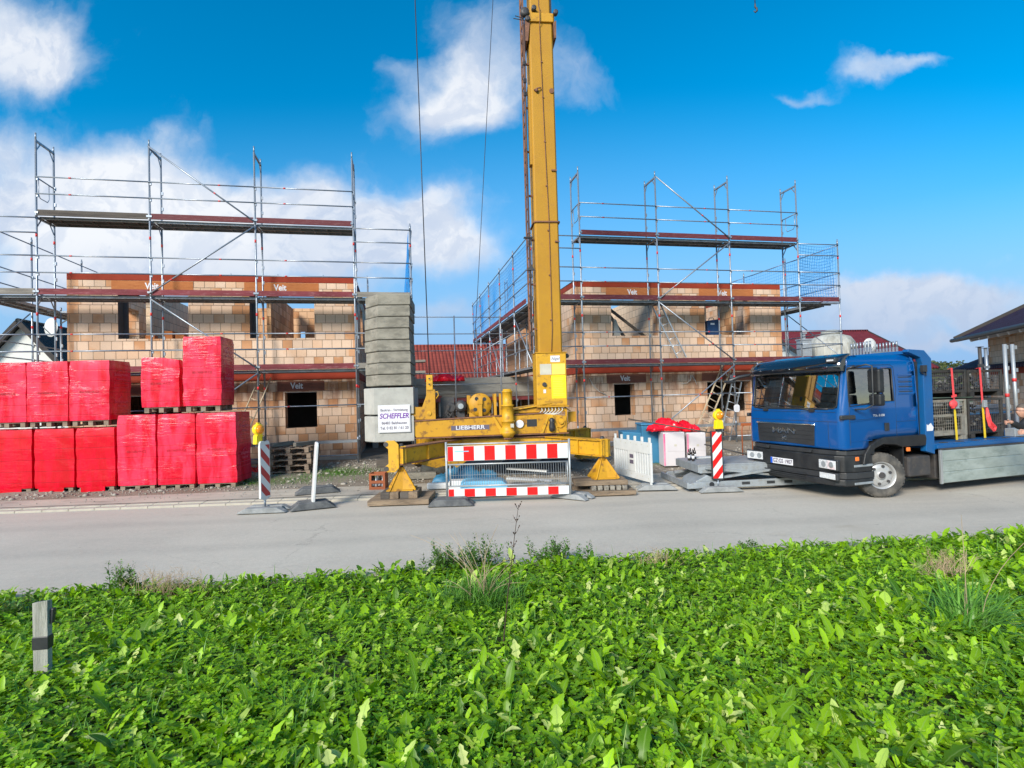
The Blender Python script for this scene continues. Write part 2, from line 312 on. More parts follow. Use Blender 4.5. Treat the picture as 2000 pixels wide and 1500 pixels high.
M['interior'] = pbr('cab_interior', (.030, .034, .036), .8); M['cream'] = pbr('cab_liner', (.30, .29, .24), .9)
M['strap'] = pbr('red_strap', (.80, .07, .075), .6, col2=(.65, .04, .05)); M['strapyellow'] = pbr('yellow_strap', (.72, .52, .02), .7)
M['cratedark'] = pbr('crate_dark', (.018, .018, .017), .7, col2=(.04, .036, .03), scale=5, var=.8, spots=(.07, .045, .03), spot_amt=.5)
M['crategrey'] = pbr('crate_grey', (.24, .23, .19), .8, col2=(.13, .12, .10), scale=5, var=.8, spots=(.16, .10, .06), spot_amt=.4)
M['scrap'] = pbr('metal_clutter', (.26, .25, .23), .6, metal=.4, col2=(.08, .075, .07), scale=12, var=.9)
M['plateblue'] = pbr('plate_blue', (.01, .09, .55), .4)
M['orange'] = pbr('orange_indicator', (.80, .20, .04), .25)
M['bin'] = pbr('blue_bin', (.03, .17, .31), .55, col2=(.05, .21, .36), scale=3, var=.6, spots=(.08, .13, .16), spot_amt=.4)
M['toolbox'] = pbr('navy_toolbox', (.012, .045, .13), .45)
M['netblue'] = pbr('blue_net', (.015, .22, .58), .6, col2=(.02, .27, .62))
M['tarp'] = pbr('pale_blue_sheet', (.16, .46, .68), .4, col2=(.22, .54, .74), scale=3, var=.7, bump=.3, bscale=12)
M['glassbrown'] = pbr('brown_bottle', (.02, .010, .007), .12, coat=.5); M['crateorange'] = pbr('brown_crate', (.34, .095, .03), .5, col2=(.25, .06, .02))
M['plaster'] = pbr('white_plaster', (.62, .63, .60), .9, col2=(.54, .55, .53), var=.4); M['timberdark'] = pbr('dark_timber', (.035, .03, .028), .8)
M['tank'] = pbr('dirty_white_tank', (.44, .44, .40), .7, col2=(.22, .22, .19), scale=1.4, var=.95, spots=(.16, .15, .12), spot_amt=.45, spot_scale=3, aniso=(1, 1, .35))
M['tile_red'] = tile_mat('red_roof_tiles', (.25, .052, .036), (.17, .033, .026), .22, .33)
M['tile_dark'] = tile_mat('dark_roof_tiles', (.030, .012, .032), (.018, .008, .02), .22, .33)
M['tile_maroon'] = tile_mat('maroon_roof_tiles', (.16, .02, .028), (.11, .014, .02), .22, .30)
M['tile_black'] = tile_mat('black_roof_tiles', (.018, .026, .032), (.03, .04, .045), .22, .33)
M['dish'] = pbr('dish_grey', (.62, .63, .62), .5)
M['formwork'] = pbr('formwork_boards', (.36, .35, .31), .85, col2=(.22, .215, .19), scale=2, var=.8, spots=(.15, .14, .12), spot_amt=.4, bump=.3, aniso=(.4, 1, 3))
M['paint_maroon'] = pbr('maroon_formwork', (.17, .028, .030), .6, col2=(.09, .02, .02), var=.8)
M['skin'] = pbr('skin', (.50, .27, .19), .5, col2=(.44, .22, .15), scale=12, var=.4); M['hair'] = pbr('grey_hair', (.10, .08, .065), .8, bump=.5)
M['jacket'] = pbr('black_jacket', (.012, .014, .017), .8, bump=.4, bscale=20); M['trousers'] = pbr('navy_trousers', (.02, .035, .075), .85, bump=.3)
M['leaf'] = leaf_mat('broad_leaves', (.030, .115, .003), (.36, .64, .012), (.66, .72, .26))
M['clover'] = leaf_mat('clover_leaves', (.030, .11, .004), (.28, .56, .014), (.42, .60, .06), rib=False)
M['blade'] = leaf_mat('grass_blades', (.05, .17, .015), (.20, .42, .06), (.50, .48, .2), trans=.3, rib=False)
M['weed'] = leaf_mat('weed_leaves', (.035, .10, .014), (.13, .30, .04), (.24, .30, .08), trans=.25, rib=False)
M['straw'] = pbr('dry_straw', (.45, .34, .21), .8, col2=(.30, .20, .12), var=.8); M['stem'] = pbr('dark_stem', (.055, .03, .02), .8)
M['treefar'] = leaf_mat('far_foliage', (.025, .045, .012), (.10, .12, .035), (.14, .13, .05), trans=.2, rib=False)

def ground_mats():
    # asphalt: worn grey with dusty streaks along the road
    m, g, b = base_mat('asphalt'); tc = g.new('ShaderNodeTexCoord'); co = tc.outputs['Object']
    n1 = g.noise(co, .35, 5, .6); n2 = g.noise(g.vmath('MULTIPLY', co, (.35, 3.2, 1)), 1.1, 6, .65); n3 = g.noise(co, 90, 3, .7); n4 = g.noise(co, 14, 4, .7)
    c = g.mix(g.maprange(n1, .3, .7), (.40, .366, .31), (.49, .45, .38))
    y = g.sep(co)[1]
    dust = g.maprange(y, 7.6, 10.6)
    c = g.mix(g.math('MULTIPLY', g.math('ADD', g.math('MULTIPLY', g.maprange(n2, .42, .72), .55), g.math('MULTIPLY', dust, .55)), 1., clamp=True), c, (.47, .425, .355))
    c = g.mix(.75, c, g.ramp(n3, [(0., .55), (.5, .98), (1., 1.5)]), 'MULTIPLY')
    c = g.mix(.35, c, g.ramp(n4, [(.2, .75), (.8, 1.2)]), 'MULTIPLY')
    vo = g.new('ShaderNodeTexVoronoi', _feature='DISTANCE_TO_EDGE'); g.put(vo.inputs['Vector'], g.vmath('ADD', g.vmath('MULTIPLY', co, (1., 1.6, 1.)), g.vmath('SCALE', g.comb(g.noise(co, 2.5, 5, .7), g.noise(co, 3.1, 5, .7), 0.), scale=.8))); vo.inputs['Scale'].default_value = .42
    crack = g.math('MULTIPLY', g.math('SUBTRACT', 1., g.maprange(vo.outputs['Distance'], .0, .009)), g.maprange(g.noise(co, .45, 3, .5), .50, .60))
    c = g.mix(g.math('MULTIPLY', crack, .30), c, (.075, .072, .068))
    wy = g.math('ADD', g.math('SUBTRACT', y, g.math('MULTIPLY', g.sep(co)[0], .07)), g.math('MULTIPLY', g.noise(co, .3, 3, .5), .5))
    trk = g.math('MULTIPLY', g.math('ADD', g.math('SUBTRACT', 1., g.maprange(g.math('ABSOLUTE', g.math('SUBTRACT', wy, 8.0)), .05, .30)), g.math('SUBTRACT', 1., g.maprange(g.math('ABSOLUTE', g.math('SUBTRACT', wy, 9.7)), .05, .30)), clamp=True), g.maprange(n4, .3, .7))
    c = g.mix(g.math('MULTIPLY', trk, .28), c, (.16, .152, .14))
    mud = g.maprange(g.noise(g.vmath('ADD', g.vmath('MULTIPLY', co, (.5, 1.4, 1.)), (3.3, 8.1, 0.)), 1.0, 7, .68), .60, .72); c = g.mix(g.math('MULTIPLY', mud, .5), c, (.34, .295, .225))
    sp = g.noise(co, 5.0, 6, .7); c = g.mix(g.math('MULTIPLY', g.maprange(sp, .66, .74), .5), c, (.08, .075, .07))
    g.put(b.inputs['Base Color'], c); b.inputs['Roughness'].default_value = .88
    bp = g.new('ShaderNodeBump'); bp.inputs['Strength'].default_value = .5; bp.inputs['Distance'].default_value = .004
    g.put(bp.inputs['Height'], n3); g.l.new(bp.outputs[0], b.inputs['Normal']); M['asphalt'] = m
    m, g, b = base_mat('pavement'); tc = g.new('ShaderNodeTexCoord'); co = tc.outputs['Object']
    n1 = g.noise(co, .8, 6, .6); n2 = g.noise(co, 60, 4, .7); n3 = g.noise(g.vmath('MULTIPLY', co, (.5, 2.5, 1)), 2., 6, .65)
    c = g.mix(g.maprange(n1, .35, .65), (.46, .41, .33), (.37, .335, .28)); c = g.mix(g.math('MULTIPLY', g.maprange(n3, .5, .7), .6), c, (.17, .14, .11))
    c = g.mix(.6, c, g.ramp(n2, [(0., .6), (1., 1.4)]), 'MULTIPLY')
    g.put(b.inputs['Base Color'], c); b.inputs['Roughness'].default_value = .92
    bp = g.new('ShaderNodeBump'); bp.inputs['Strength'].default_value = .5; bp.inputs['Distance'].default_value = .006
    g.put(bp.inputs['Height'], n2); g.l.new(bp.outputs[0], b.inputs['Normal']); M['pavement'] = m
    m, g, b = base_mat('site_earth'); tc = g.new('ShaderNodeTexCoord'); co = tc.outputs['Object']
    n1 = g.noise(co, .6, 6, .6); n2 = g.noise(co, 22, 6, .75)
    c = g.mix(g.maprange(n1, .35, .65), (.20, .155, .11), (.29, .25, .20)); c = g.mix(.7, c, g.ramp(n2, [(.2, .45), (.8, 1.4)]), 'MULTIPLY')
    g.put(b.inputs['Base Color'], c); b.inputs['Roughness'].default_value = .95
    bp = g.new('ShaderNodeBump'); bp.inputs['Strength'].default_value = 1.; bp.inputs['Distance'].default_value = .03
    g.put(bp.inputs['Height'], n2); g.l.new(bp.outputs[0], b.inputs['Normal']); M['earth'] = m
    M['soil'] = pbr('lawn_soil', (.022, .045, .008), .95, col2=(.030, .040, .012), scale=14, var=.9, bump=1., bscale=40)
    M['field'] = pbr('meadow', (.06, .10, .03), .95, col2=(.09, .09, .04), scale=.4, var=.9)
ground_mats()
# ------------------------------------------------------------------ mesh helpers
def rotz(a): return Matrix.Rotation(a, 4, 'Z')
class MB:
    """collects shapes (metres) and links them as ONE mesh object; UVs are in metres"""
    def __init__(s): s.v = []; s.f = []; s.sm = []; s.uvs = {}
    def add(s, vs, fs, smooth=False, X=None):
        o = len(s.v); s.v += [tuple(X @ Vector(p)) if X else tuple(p) for p in vs]
        s.f += [tuple(i+o for i in f) for f in fs]; s.sm += [smooth]*len(fs); return s
    def box(s, x0, x1, y0, y1, z0, z1, X=None):
        vs = [(x0,y0,z0),(x1,y0,z0),(x1,y1,z0),(x0,y1,z0),(x0,y0,z1),(x1,y0,z1),(x1,y1,z1),(x0,y1,z1)]
        return s.add(vs, [(0,3,2,1),(4,5,6,7),(0,1,5,4),(1,2,6,5),(2,3,7,6),(3,0,4,7)], X=X)
    def cbox(s, c, d, X=None, rz=0., ry=0., rx=0.):
        T = Matrix.Translation(c) @ Matrix.Rotation(rz,4,'Z') @ Matrix.Rotation(ry,4,'Y') @ Matrix.Rotation(rx,4,'X')
        if X: T = X @ T
        return s.box(-d[0]/2,d[0]/2,-d[1]/2,d[1]/2,-d[2]/2,d[2]/2, X=T)
    def bar(s, a, b, w, h, up=(0,0,1)):
        a = Vector(a); b = Vector(b); z = (b-a); L = z.length; z.normalize(); u = Vector(up)
        x = u.cross(z)
        if x.length < 1e-4: x = Vector((1,0,0)).cross(z)
        x.normalize(); y = z.cross(x)
        T = Matrix((( x.x,y.x,z.x,a.x),(x.y,y.y,z.y,a.y),(x.z,y.z,z.z,a.z),(0,0,0,1)))
        return s.box(-w/2,w/2,-h/2,h/2,0,L,X=T)
    def tube(s, pts, r, n=8, cap=True, closed=False):
        P = [Vector(p) for p in pts]; rs = r if isinstance(r,(list,tuple)) else [r]*len(P)
        vs = []; prev = None
        for i, p in enumerate(P):
            if closed: t = P[(i+1)%len(P)]-P[i-1]
            else: t = (P[min(i+1,len(P)-1)]-P[max(i-1,0)])
            t.normalize()
            if prev is None:
                x = t.cross(Vector((0,0,1)))
                if x.length < 1e-3: x = t.cross(Vector((0,1,0)))
            else: x = prev-t*prev.dot(t)
            x.normalize(); prev = x; y = t.cross(x)
            for k in range(n): a = 2*PI*k/n; vs.append(p+(x*math.cos(a)+y*math.sin(a))*rs[i])
        fs = []; m = len(P)
        for i in range(m if closed else m-1):
            j = (i+1)%m
            for k in range(n): fs.append((i*n+k,i*n+(k+1)%n,j*n+(k+1)%n,j*n+k))
        s.add(vs, fs, smooth=n>5)
        if cap and not closed:
            o = len(s.v)-len(vs); s.f += [tuple(o+k for k in range(n))[::-1], tuple(o+(m-1)*n+k for k in range(n))]; s.sm += [False,False]
        return s
    def lathe(s, prof, c=(0,0,0), axis='Z', n=20, X=None, smooth=True, caps=True):
        vs = []; fs = []
        for (r, h) in prof:
            for k in range(n):
                a = 2*PI*k/n; q = (r*math.cos(a), r*math.sin(a), h)
                if axis == 'Y': q = (q[0], q[2], q[1])
                if axis == 'X': q = (q[2], q[0], q[1])
                vs.append((q[0]+c[0],q[1]+c[1],q[2]+c[2]))
        m = len(prof)
        for i in range(m-1):
            for k in range(n): fs.append((i*n+k,i*n+(k+1)%n,(i+1)*n+(k+1)%n,(i+1)*n+k))
        if axis == 'Y': fs = [f[::-1] for f in fs]
        s.add(vs, fs, smooth=smooth, X=X)
        if not caps: return s
        caps = [tuple(range(n))[::-1], tuple((m-1)*n+k for k in range(n))]
        if axis == 'Y': caps = [c_[::-1] for c_ in caps]
        o = len(s.v)-len(vs); s.f += [tuple(o+i for i in c_) for c_ in caps]; s.sm += [False,False]
        return s
    def prism(s, poly, a, b, axis='Y', X=None):
        """polygon in the plane across `axis`, extruded from a to b"""
        n = len(poly)
        def pt(p, h): return {'Y':(p[0],h,p[1]),'X':(h,p[0],p[1]),'Z':(p[0],p[1],h)}[axis]
        vs = [pt(p,a) for p in poly]+[pt(p,b) for p in poly]
        ar = sum(poly[i][0]*poly[(i+1)%n][1]-poly[(i+1)%n][0]*poly[i][1] for i in range(n))
        flip = (ar > 0) if axis != 'Y' else (ar < 0)
        if b < a: flip = not flip
        f0 = tuple(range(n)); f1 = tuple(n+i for i in range(n)); sd_ = [(i,(i+1)%n,n+(i+1)%n,n+i) for i in range(n)]
        if flip: fs = [f0[::-1], f1]+sd_
        else: fs = [f0, f1[::-1]]+[f[::-1] for f in sd_]
        return s.add(vs, fs, X=X)
    def sphere(s, c, r, n=12, m=8, sc=(1,1,1)):
        vs = []; fs = []
        for i in range(m+1):
            t = PI*i/m
            for k in range(n): a = 2*PI*k/n; vs.append((c[0]+r*sc[0]*math.sin(t)*math.cos(a), c[1]+r*sc[1]*math.sin(t)*math.sin(a), c[2]+r*sc[2]*math.cos(t)))
        for i in range(m):
            for k in range(n): fs.append((i*n+k,(i+1)*n+k,(i+1)*n+(k+1)%n,i*n+(k+1)%n))
        return s.add(vs, fs, smooth=True)
    def build(s, name, mat, parent=None, bevel=0., seg=2, smooth_all=False, loc=None, rot=None, mods=None):
        me = bpy.data.meshes.new(name); me.from_pydata(s.v, [], s.f)
        uvl = me.uv_layers.new(name='UVMap'); me.update()
        nl = len(me.loops); co = np.empty(len(me.vertices)*3); me.vertices.foreach_get('co', co); co = co.reshape(-1,3)
        li = np.empty(nl, dtype=np.int32); me.loops.foreach_get('vertex_index', li)
        nr = np.empty(len(me.polygons)*3); me.polygons.foreach_get('normal', nr); nr = np.abs(nr.reshape(-1,3))
        tot = np.empty(len(me.polygons), dtype=np.int32); me.polygons.foreach_get('loop_total', tot)
        ax = np.repeat(np.argmax(nr,1), tot); L = co[li]; uv = np.empty((nl,2))
        uv[:,0] = np.where(ax==0, L[:,1], L[:,0]); uv[:,1] = np.where(ax==2, L[:,1], L[:,2])
        uvl.data.foreach_set('uv', uv.ravel())
        me.polygons.foreach_set('use_smooth', np.array([True]*len(s.f) if smooth_all else s.sm, dtype=bool)); me.update()
        me.materials.append(MATS_get(mat))
        o = bpy.data.objects.new(name, me); COL.objects.link(o)
        if parent is not None: o.parent = parent
        if loc is not None: o.location = loc
        if rot is not None: o.rotation_euler = rot
        if bevel:
            b = o.modifiers.new('bevel','BEVEL'); b.width = bevel; b.segments = seg; b.limit_method = 'ANGLE'; b.angle_limit = math.radians(35)
            if seg > 1 : b.harden_normals = False
        return o
def MATS_get(m): return M[m] if isinstance(m, str) else m
def tag(o, label=None, cat=None, group=None, kind=None):
    if label: o['label'] = label
    if cat: o['category'] = cat
    if group: o['group'] = group
    if kind: o['kind'] = kind
    return o
def thing(name, label, cat, loc=(0,0,0), rz=0., group=None):
    o = bpy.data.objects.new(name, None); COL.objects.link(o); o.location = loc; o.rotation_euler = (0,0,rz); o.empty_display_size = .2
    return tag(o, label, cat, group)
KIDS = {}
def copy_tree(o, parent=None):
    c = o.copy(); COL.objects.link(c)
    if parent is not None: c.parent = parent
    for k in [k for k in bpy.data.objects if k.parent == o]: copy_tree(k, c)
    return c
def dup(o, label, loc, rz=0., group=None):
    c = copy_tree(o); c.location = loc; c.rotation_euler = (0,0,rz); c['label'] = label
    if group: c['group'] = group
    return c
def text(name, s, size, mat, parent, loc, rot=(PI/2,0,0), ext=.002, align='CENTER', sx=1., bold=0., shear=0.):
    cu = bpy.data.curves.new(name,'FONT'); cu.body = s; cu.size = size; cu.extrude = ext; cu.align_x = align; cu.align_y = 'CENTER'; cu.offset = bold; cu.shear = shear
    t = bpy.data.objects.new(name, cu); me = bpy.data.meshes.new_from_object(t); bpy.data.objects.remove(t)
    me.materials.clear(); me.materials.append(MATS_get(mat))
    o = bpy.data.objects.new(name, me); COL.objects.link(o); o.parent = parent; o.location = loc; o.rotation_euler = rot; o.scale = (sx,1,1)
    return o
def sheet(name, outline, z, mat, label=None, kind='structure'):
    """flat polygon sheet; outline of (x, y[, z])"""
    mb = MB(); mb.add([(p[0],p[1],(p[2] if len(p)>2 else z)) for p in outline],[tuple(range(len(outline)))])
    o = mb.build(name, mat); tag(o, label=label, kind=kind); return o

# ------------------------------------------------------------------ the setting
def kerb_y(x): return 10.80+.044*x
def near_y(x): return 6.30+.105*x
def terrain():
    XL, XR = -60., 60.
    tag(MB().add([(-900,-300,-.25),(900,-300,-.25),(900,1500,-.25),(-900,1500,-.25)],[(0,1,2,3)]).build('ground','field'), 'flat meadow ground reaching out to the horizon', kind='structure')
    # road surface, as a strip of quads with a slight crown
    mb = MB(); vs = []; fs = []; nx, ny = 60, 6
    for i in range(nx+1):
        x = XL+(XR-XL)*i/nx
        for j in range(ny+1):
            t = j/ny; y = near_y(x)-.05+(kerb_y(x)+.05-near_y(x)+.05)*t
            vs.append((x,y,-.03+.045*math.sin(PI*t)*.6+.0*t))
    for i in range(nx):
        for j in range(ny): a = i*(ny+1)+j; fs.append((a,a+ny+1,a+ny+2,a+1))
    mb.add(vs,fs,smooth=True); tag(mb.build('road','asphalt'), 'worn grey asphalt road with pale dust along its far side', kind='structure')
    # far gutter strip: paving blocks end to end
    mb = MB(); x = -30.
    while x < 40:
        L = random.uniform(.48,.52)
        a = math.atan(.044); X = Matrix.Translation((x,kerb_y(x)+.11,-.05)) @ rotz(a); mb.box(0,L-.005,-.09,.074,0,.060+random.uniform(-.002,.002),X=X); mb.box(0,L-.005,.08,.22,0,.078+random.uniform(-.002,.002),X=X); x += L
    tag(mb.build('kerb','conc_kerb',bevel=.006,seg=1), 'row of pale flush kerb stones along the far edge of the road', kind='structure')
    mb = MB(); x = -30.
    while x < 40:
        a = math.atan(.105); X = Matrix.Translation((x,near_y(x)-.02,-.08)) @ rotz(a); mb.box(0,.985,-.13,0,0,.10,X=X); x += .995
    tag(mb.build('kerb','conc_kerb',bevel=.008,seg=1), 'pale concrete edging between the near grass and the road', kind='structure')
    # pavement on the far side
    mb = MB(); vs = []; fs = []
    for i in range(71):
        x = -30+i
        vs += [(x,kerb_y(x)+.33,.034),(x,kerb_y(x)+2.1,.05),(x,12.9+.09*x,.055)]
    for i in range(70):
        a = i*3; fs += [(a,a+3,a+4,a+1),(a+1,a+4,a+5,a+2)]
    tag(mb.add(vs,fs).build('pavement','pavement'), 'dusty brown grey pavement between road and building site', kind='structure')
    # the building plot, gently rising towards the houses
    mb = MB(); vs = []; fs = []; nx, ny = 90, 40
    for j in range(ny+1):
        for i in range(nx+1):
            x = -32+72*i/nx; y0 = 12.3+.088*x; y = y0+(60-y0)*(j/ny)**2
            h = .045+.16*min(1,max(0,(y-y0)/3.)); h += (.03*math.sin(x*2.1+y)*math.sin(y*1.7-x*.6)+random.uniform(-.012,.012))*min(1,(y-y0)/1.2)
            if j == 0: h = .040
            vs.append((x,y,h))
    for j in range(ny):
        for i in range(nx): a = j*(nx+1)+i; fs.append((a,a+1,a+nx+2,a+nx+1))
    tag(mb.add(vs,fs,smooth=True).build('site_ground','earth'), 'trampled brown earth of the building plot', kind='structure')
    # lawn bank under the camera
    mb = MB(); vs = []; fs = []; nx, ny = 70, 40
    for j in range(ny+1):
        for i in range(nx+1):
            x = -20+40*i/nx; y1 = near_y(x)-.15; y = y1+(-12-y1)*(j/ny)**1.6
            vs.append((x,y,lawn_z(x,y)))
    for j in range(ny):
        for i in range(nx): a = j*(nx+1)+i; fs.append((a,a+nx+1,a+nx+2,a+1))
    tag(mb.add(vs,fs,smooth=True).build('lawn_ground','soil'), 'dark soil under the green bank beside the road', kind='structure')
def lawn_z(x,y):
    t = max(0.,min(1.,(near_y(x)-.15-y)/3.5)); t = t*t*(3-2*t)
    return .0+.20*t+.03*math.sin(x*1.3+.5)*math.sin(y*1.1)*t

# ------------------------------------------------------------------ broad-leaved bank (numpy: one mesh)
def leaf_template(kind, seed):
    r = np.random.default_rng(seed)
    if kind == 'dandelion':
        n = 11; t = np.linspace(0,1,n)
        w = .012+.13*np.sin(np.clip(t*1.05,0,1)**1.35*PI*.93)**.9
        jag = np.array([1. if i%2 else .34 for i in range(n)]); jag = 1-(1-jag)*(1-t)**.45*r.uniform(.5,1.15); w = w*jag; w[-1] = .008; w[0] = .012
        bend = r.uniform(.5,1.3); x = t; ang = bend*t; z = np.cumsum(np.cos(ang))/n; y = np.cumsum(np.sin(ang))/n
        V = []
        for i in range(n):
            fw = w[i]*r.uniform(.85,1.15)
            sl = .035*(1 if i%2 else -1)*(1-t[i])
            V += [(-fw, y[i]-fw*.10, z[i]+fw*.28-sl),(0,y[i],z[i]),(fw*r.uniform(.85,1.1), y[i]-fw*.10, z[i]+fw*.28-sl)]
        F = []
        for i in range(n-1): a=i*3; F += [(a,a+1,a+4,a+3),(a+1,a+2,a+5,a+4)]
        mid = [0,1,0]*n
    elif kind == 'oval':
        n = 6; t = np.linspace(0,1,n); w = np.where(t<.3,.012,.012+.17*np.sin(np.clip((t-.3)/.7,0,1)*PI*.95)**.8); w[-1]=.01
        bend = r.uniform(.3,1.1); z = np.cumsum(np.cos(bend*t))/n; y = np.cumsum(np.sin(bend*t))/n; V=[]; F=[]
        for i in range(n): V += [(-w[i],y[i]-w[i]*.1,z[i]+w[i]*.25),(0,y[i],z[i]),(w[i],y[i]-w[i]*.1,z[i]+w[i]*.25)]
        for i in range(n-1): a=i*3; F += [(a,a+1,a+4,a+3),(a+1,a+2,a+5,a+4)]
        mid = [0,1,0]*n
    elif kind == 'clover':
        V=[];F=[];mid=[]
        for k in range(3):
            a = 2*PI*k/3+r.uniform(-.2,.2); c,s_ = math.cos(a),math.sin(a); o=len(V); lift=r.uniform(.1,.5)
            prof=[(0,0,0),(.35,-.34,.12),(.85,-.36,.10),(1.0,0,-.02),(.85,.36,.10),(.35,.34,.12)]
            for (px,py,pz) in prof: V.append((px*c-py*s_, px*s_+py*c, 1.+pz+px*lift*.5))
            F += [(o,o+1,o+2,o+3),(o,o+3,o+4,o+5)]; mid += [1,0,0,1,0,0]
    else: # blade
        n=6; t=np.linspace(0,1,n); bend=r.uniform(.3,1.7); z=np.cumsum(np.cos(bend*t**1.3))/n; y=np.cumsum(np.sin(bend*t**1.3))/n; V=[];F=[]
        for i in range(n): w=.016*(1-t[i])**.6+.001; V += [(-w,y[i],z[i]),(w,y[i],z[i])]
        for i in range(n-1): a=i*2; F.append((a,a+1,a+3,a+2))
        mid=[0]*len(V)
    V=np.array(V,float)
    return V, F, np.array(mid,float)
def rotm(yaw, tilt):
    """tilt about local x (away from vertical), then yaw about z; arrays"""
    ct,st=np.cos(tilt),np.sin(tilt); cy,sy=np.cos(yaw),np.sin(yaw); 
    # leaf bends towards +y, so tilt towards +y
    T=np.zeros((len(yaw),3,3)); T[:,0,0]=1; T[:,1,1]=ct; T[:,1,2]=st; T[:,2,1]=-st; T[:,2,2]=ct
    Z=np.zeros((len(yaw),3,3)); Z[:,0,0]=cy; Z[:,0,1]=-sy; Z[:,1,0]=sy; Z[:,1,1]=cy; Z[:,2,2]=1
    return Z@T
class Field:
    def __init__(s): s.V=[];s.F=[];s.R=[];s.Md=[];s.n=0
    def scatter(s, tmpl, pos, yaw, tilt, scale, rnd, wid=None):
        V,F,mid=tmpl; R=rotm(yaw,tilt); n=len(pos)
        if not n: return
        P=V[None,:,:]*scale[:,None,None]
        if wid is not None: P[:,:,0]*=wid[:,None]
        P=np.einsum('nij,nkj->nki',R,P)+pos[:,None,:]
        k=len(V); s.V.append(P.reshape(-1,3)); off=s.n+np.arange(n)*k
        Fa=np.array(F); s.F.append((Fa[None]+off[:,None,None]).reshape(-1,4)); s.R.append(np.repeat(rnd,k)); s.Md.append(np.tile(mid,n)); s.n+=n*k
    def build(s,name,mat,parent=None):
        V=np.concatenate(s.V); F=np.concatenate(s.F); me=bpy.data.meshes.new(name)
        me.vertices.add(len(V)); me.vertices.foreach_set('co',V.astype(np.float32).ravel())
        me.loops.add(F.size); me.loops.foreach_set('vertex_index',F.astype(np.int32).ravel())
        me.polygons.add(len(F)); me.polygons.foreach_set('loop_start',np.arange(0,F.size,4,dtype=np.int32)); me.polygons.foreach_set('loop_total',np.full(len(F),4,dtype=np.int32))
        me.polygons.foreach_set('use_smooth',np.ones(len(F),dtype=bool))
        for nm,arr in (('rnd',np.concatenate(s.R)),('mid',np.concatenate(s.Md))):
            a=me.attributes.new(nm,'FLOAT','POINT'); a.data.foreach_set('value',arr.astype(np.float32))
        me.update(calc_edges=True); me.materials.append(MATS_get(mat)); o=bpy.data.objects.new(name,me); COL.objects.link(o)
        if parent is not None: o.parent=parent
        return o
def lz(P): return np.array([lawn_z(a,b) for a,b in P])
def bank_points(n, y0=1.7, pad=.0):
    """random points on the bank inside (a bit beyond) the view, denser where they show larger"""
    out=[]; n=int(n*1.32)
    while len(out)<n:
        y=y0+(7.2-y0)*rng.random(n*2); w=y*1.0+3.6; x=(rng.random(n*2)*2-1)*w
        ok=(y<near_y(x)-.13+pad)&((np.abs(x)<y*1.0+.9)|(rng.random(n*2)<.5))
        out+=list(zip(x[ok],y[ok]))
    return np.array(out[:n])
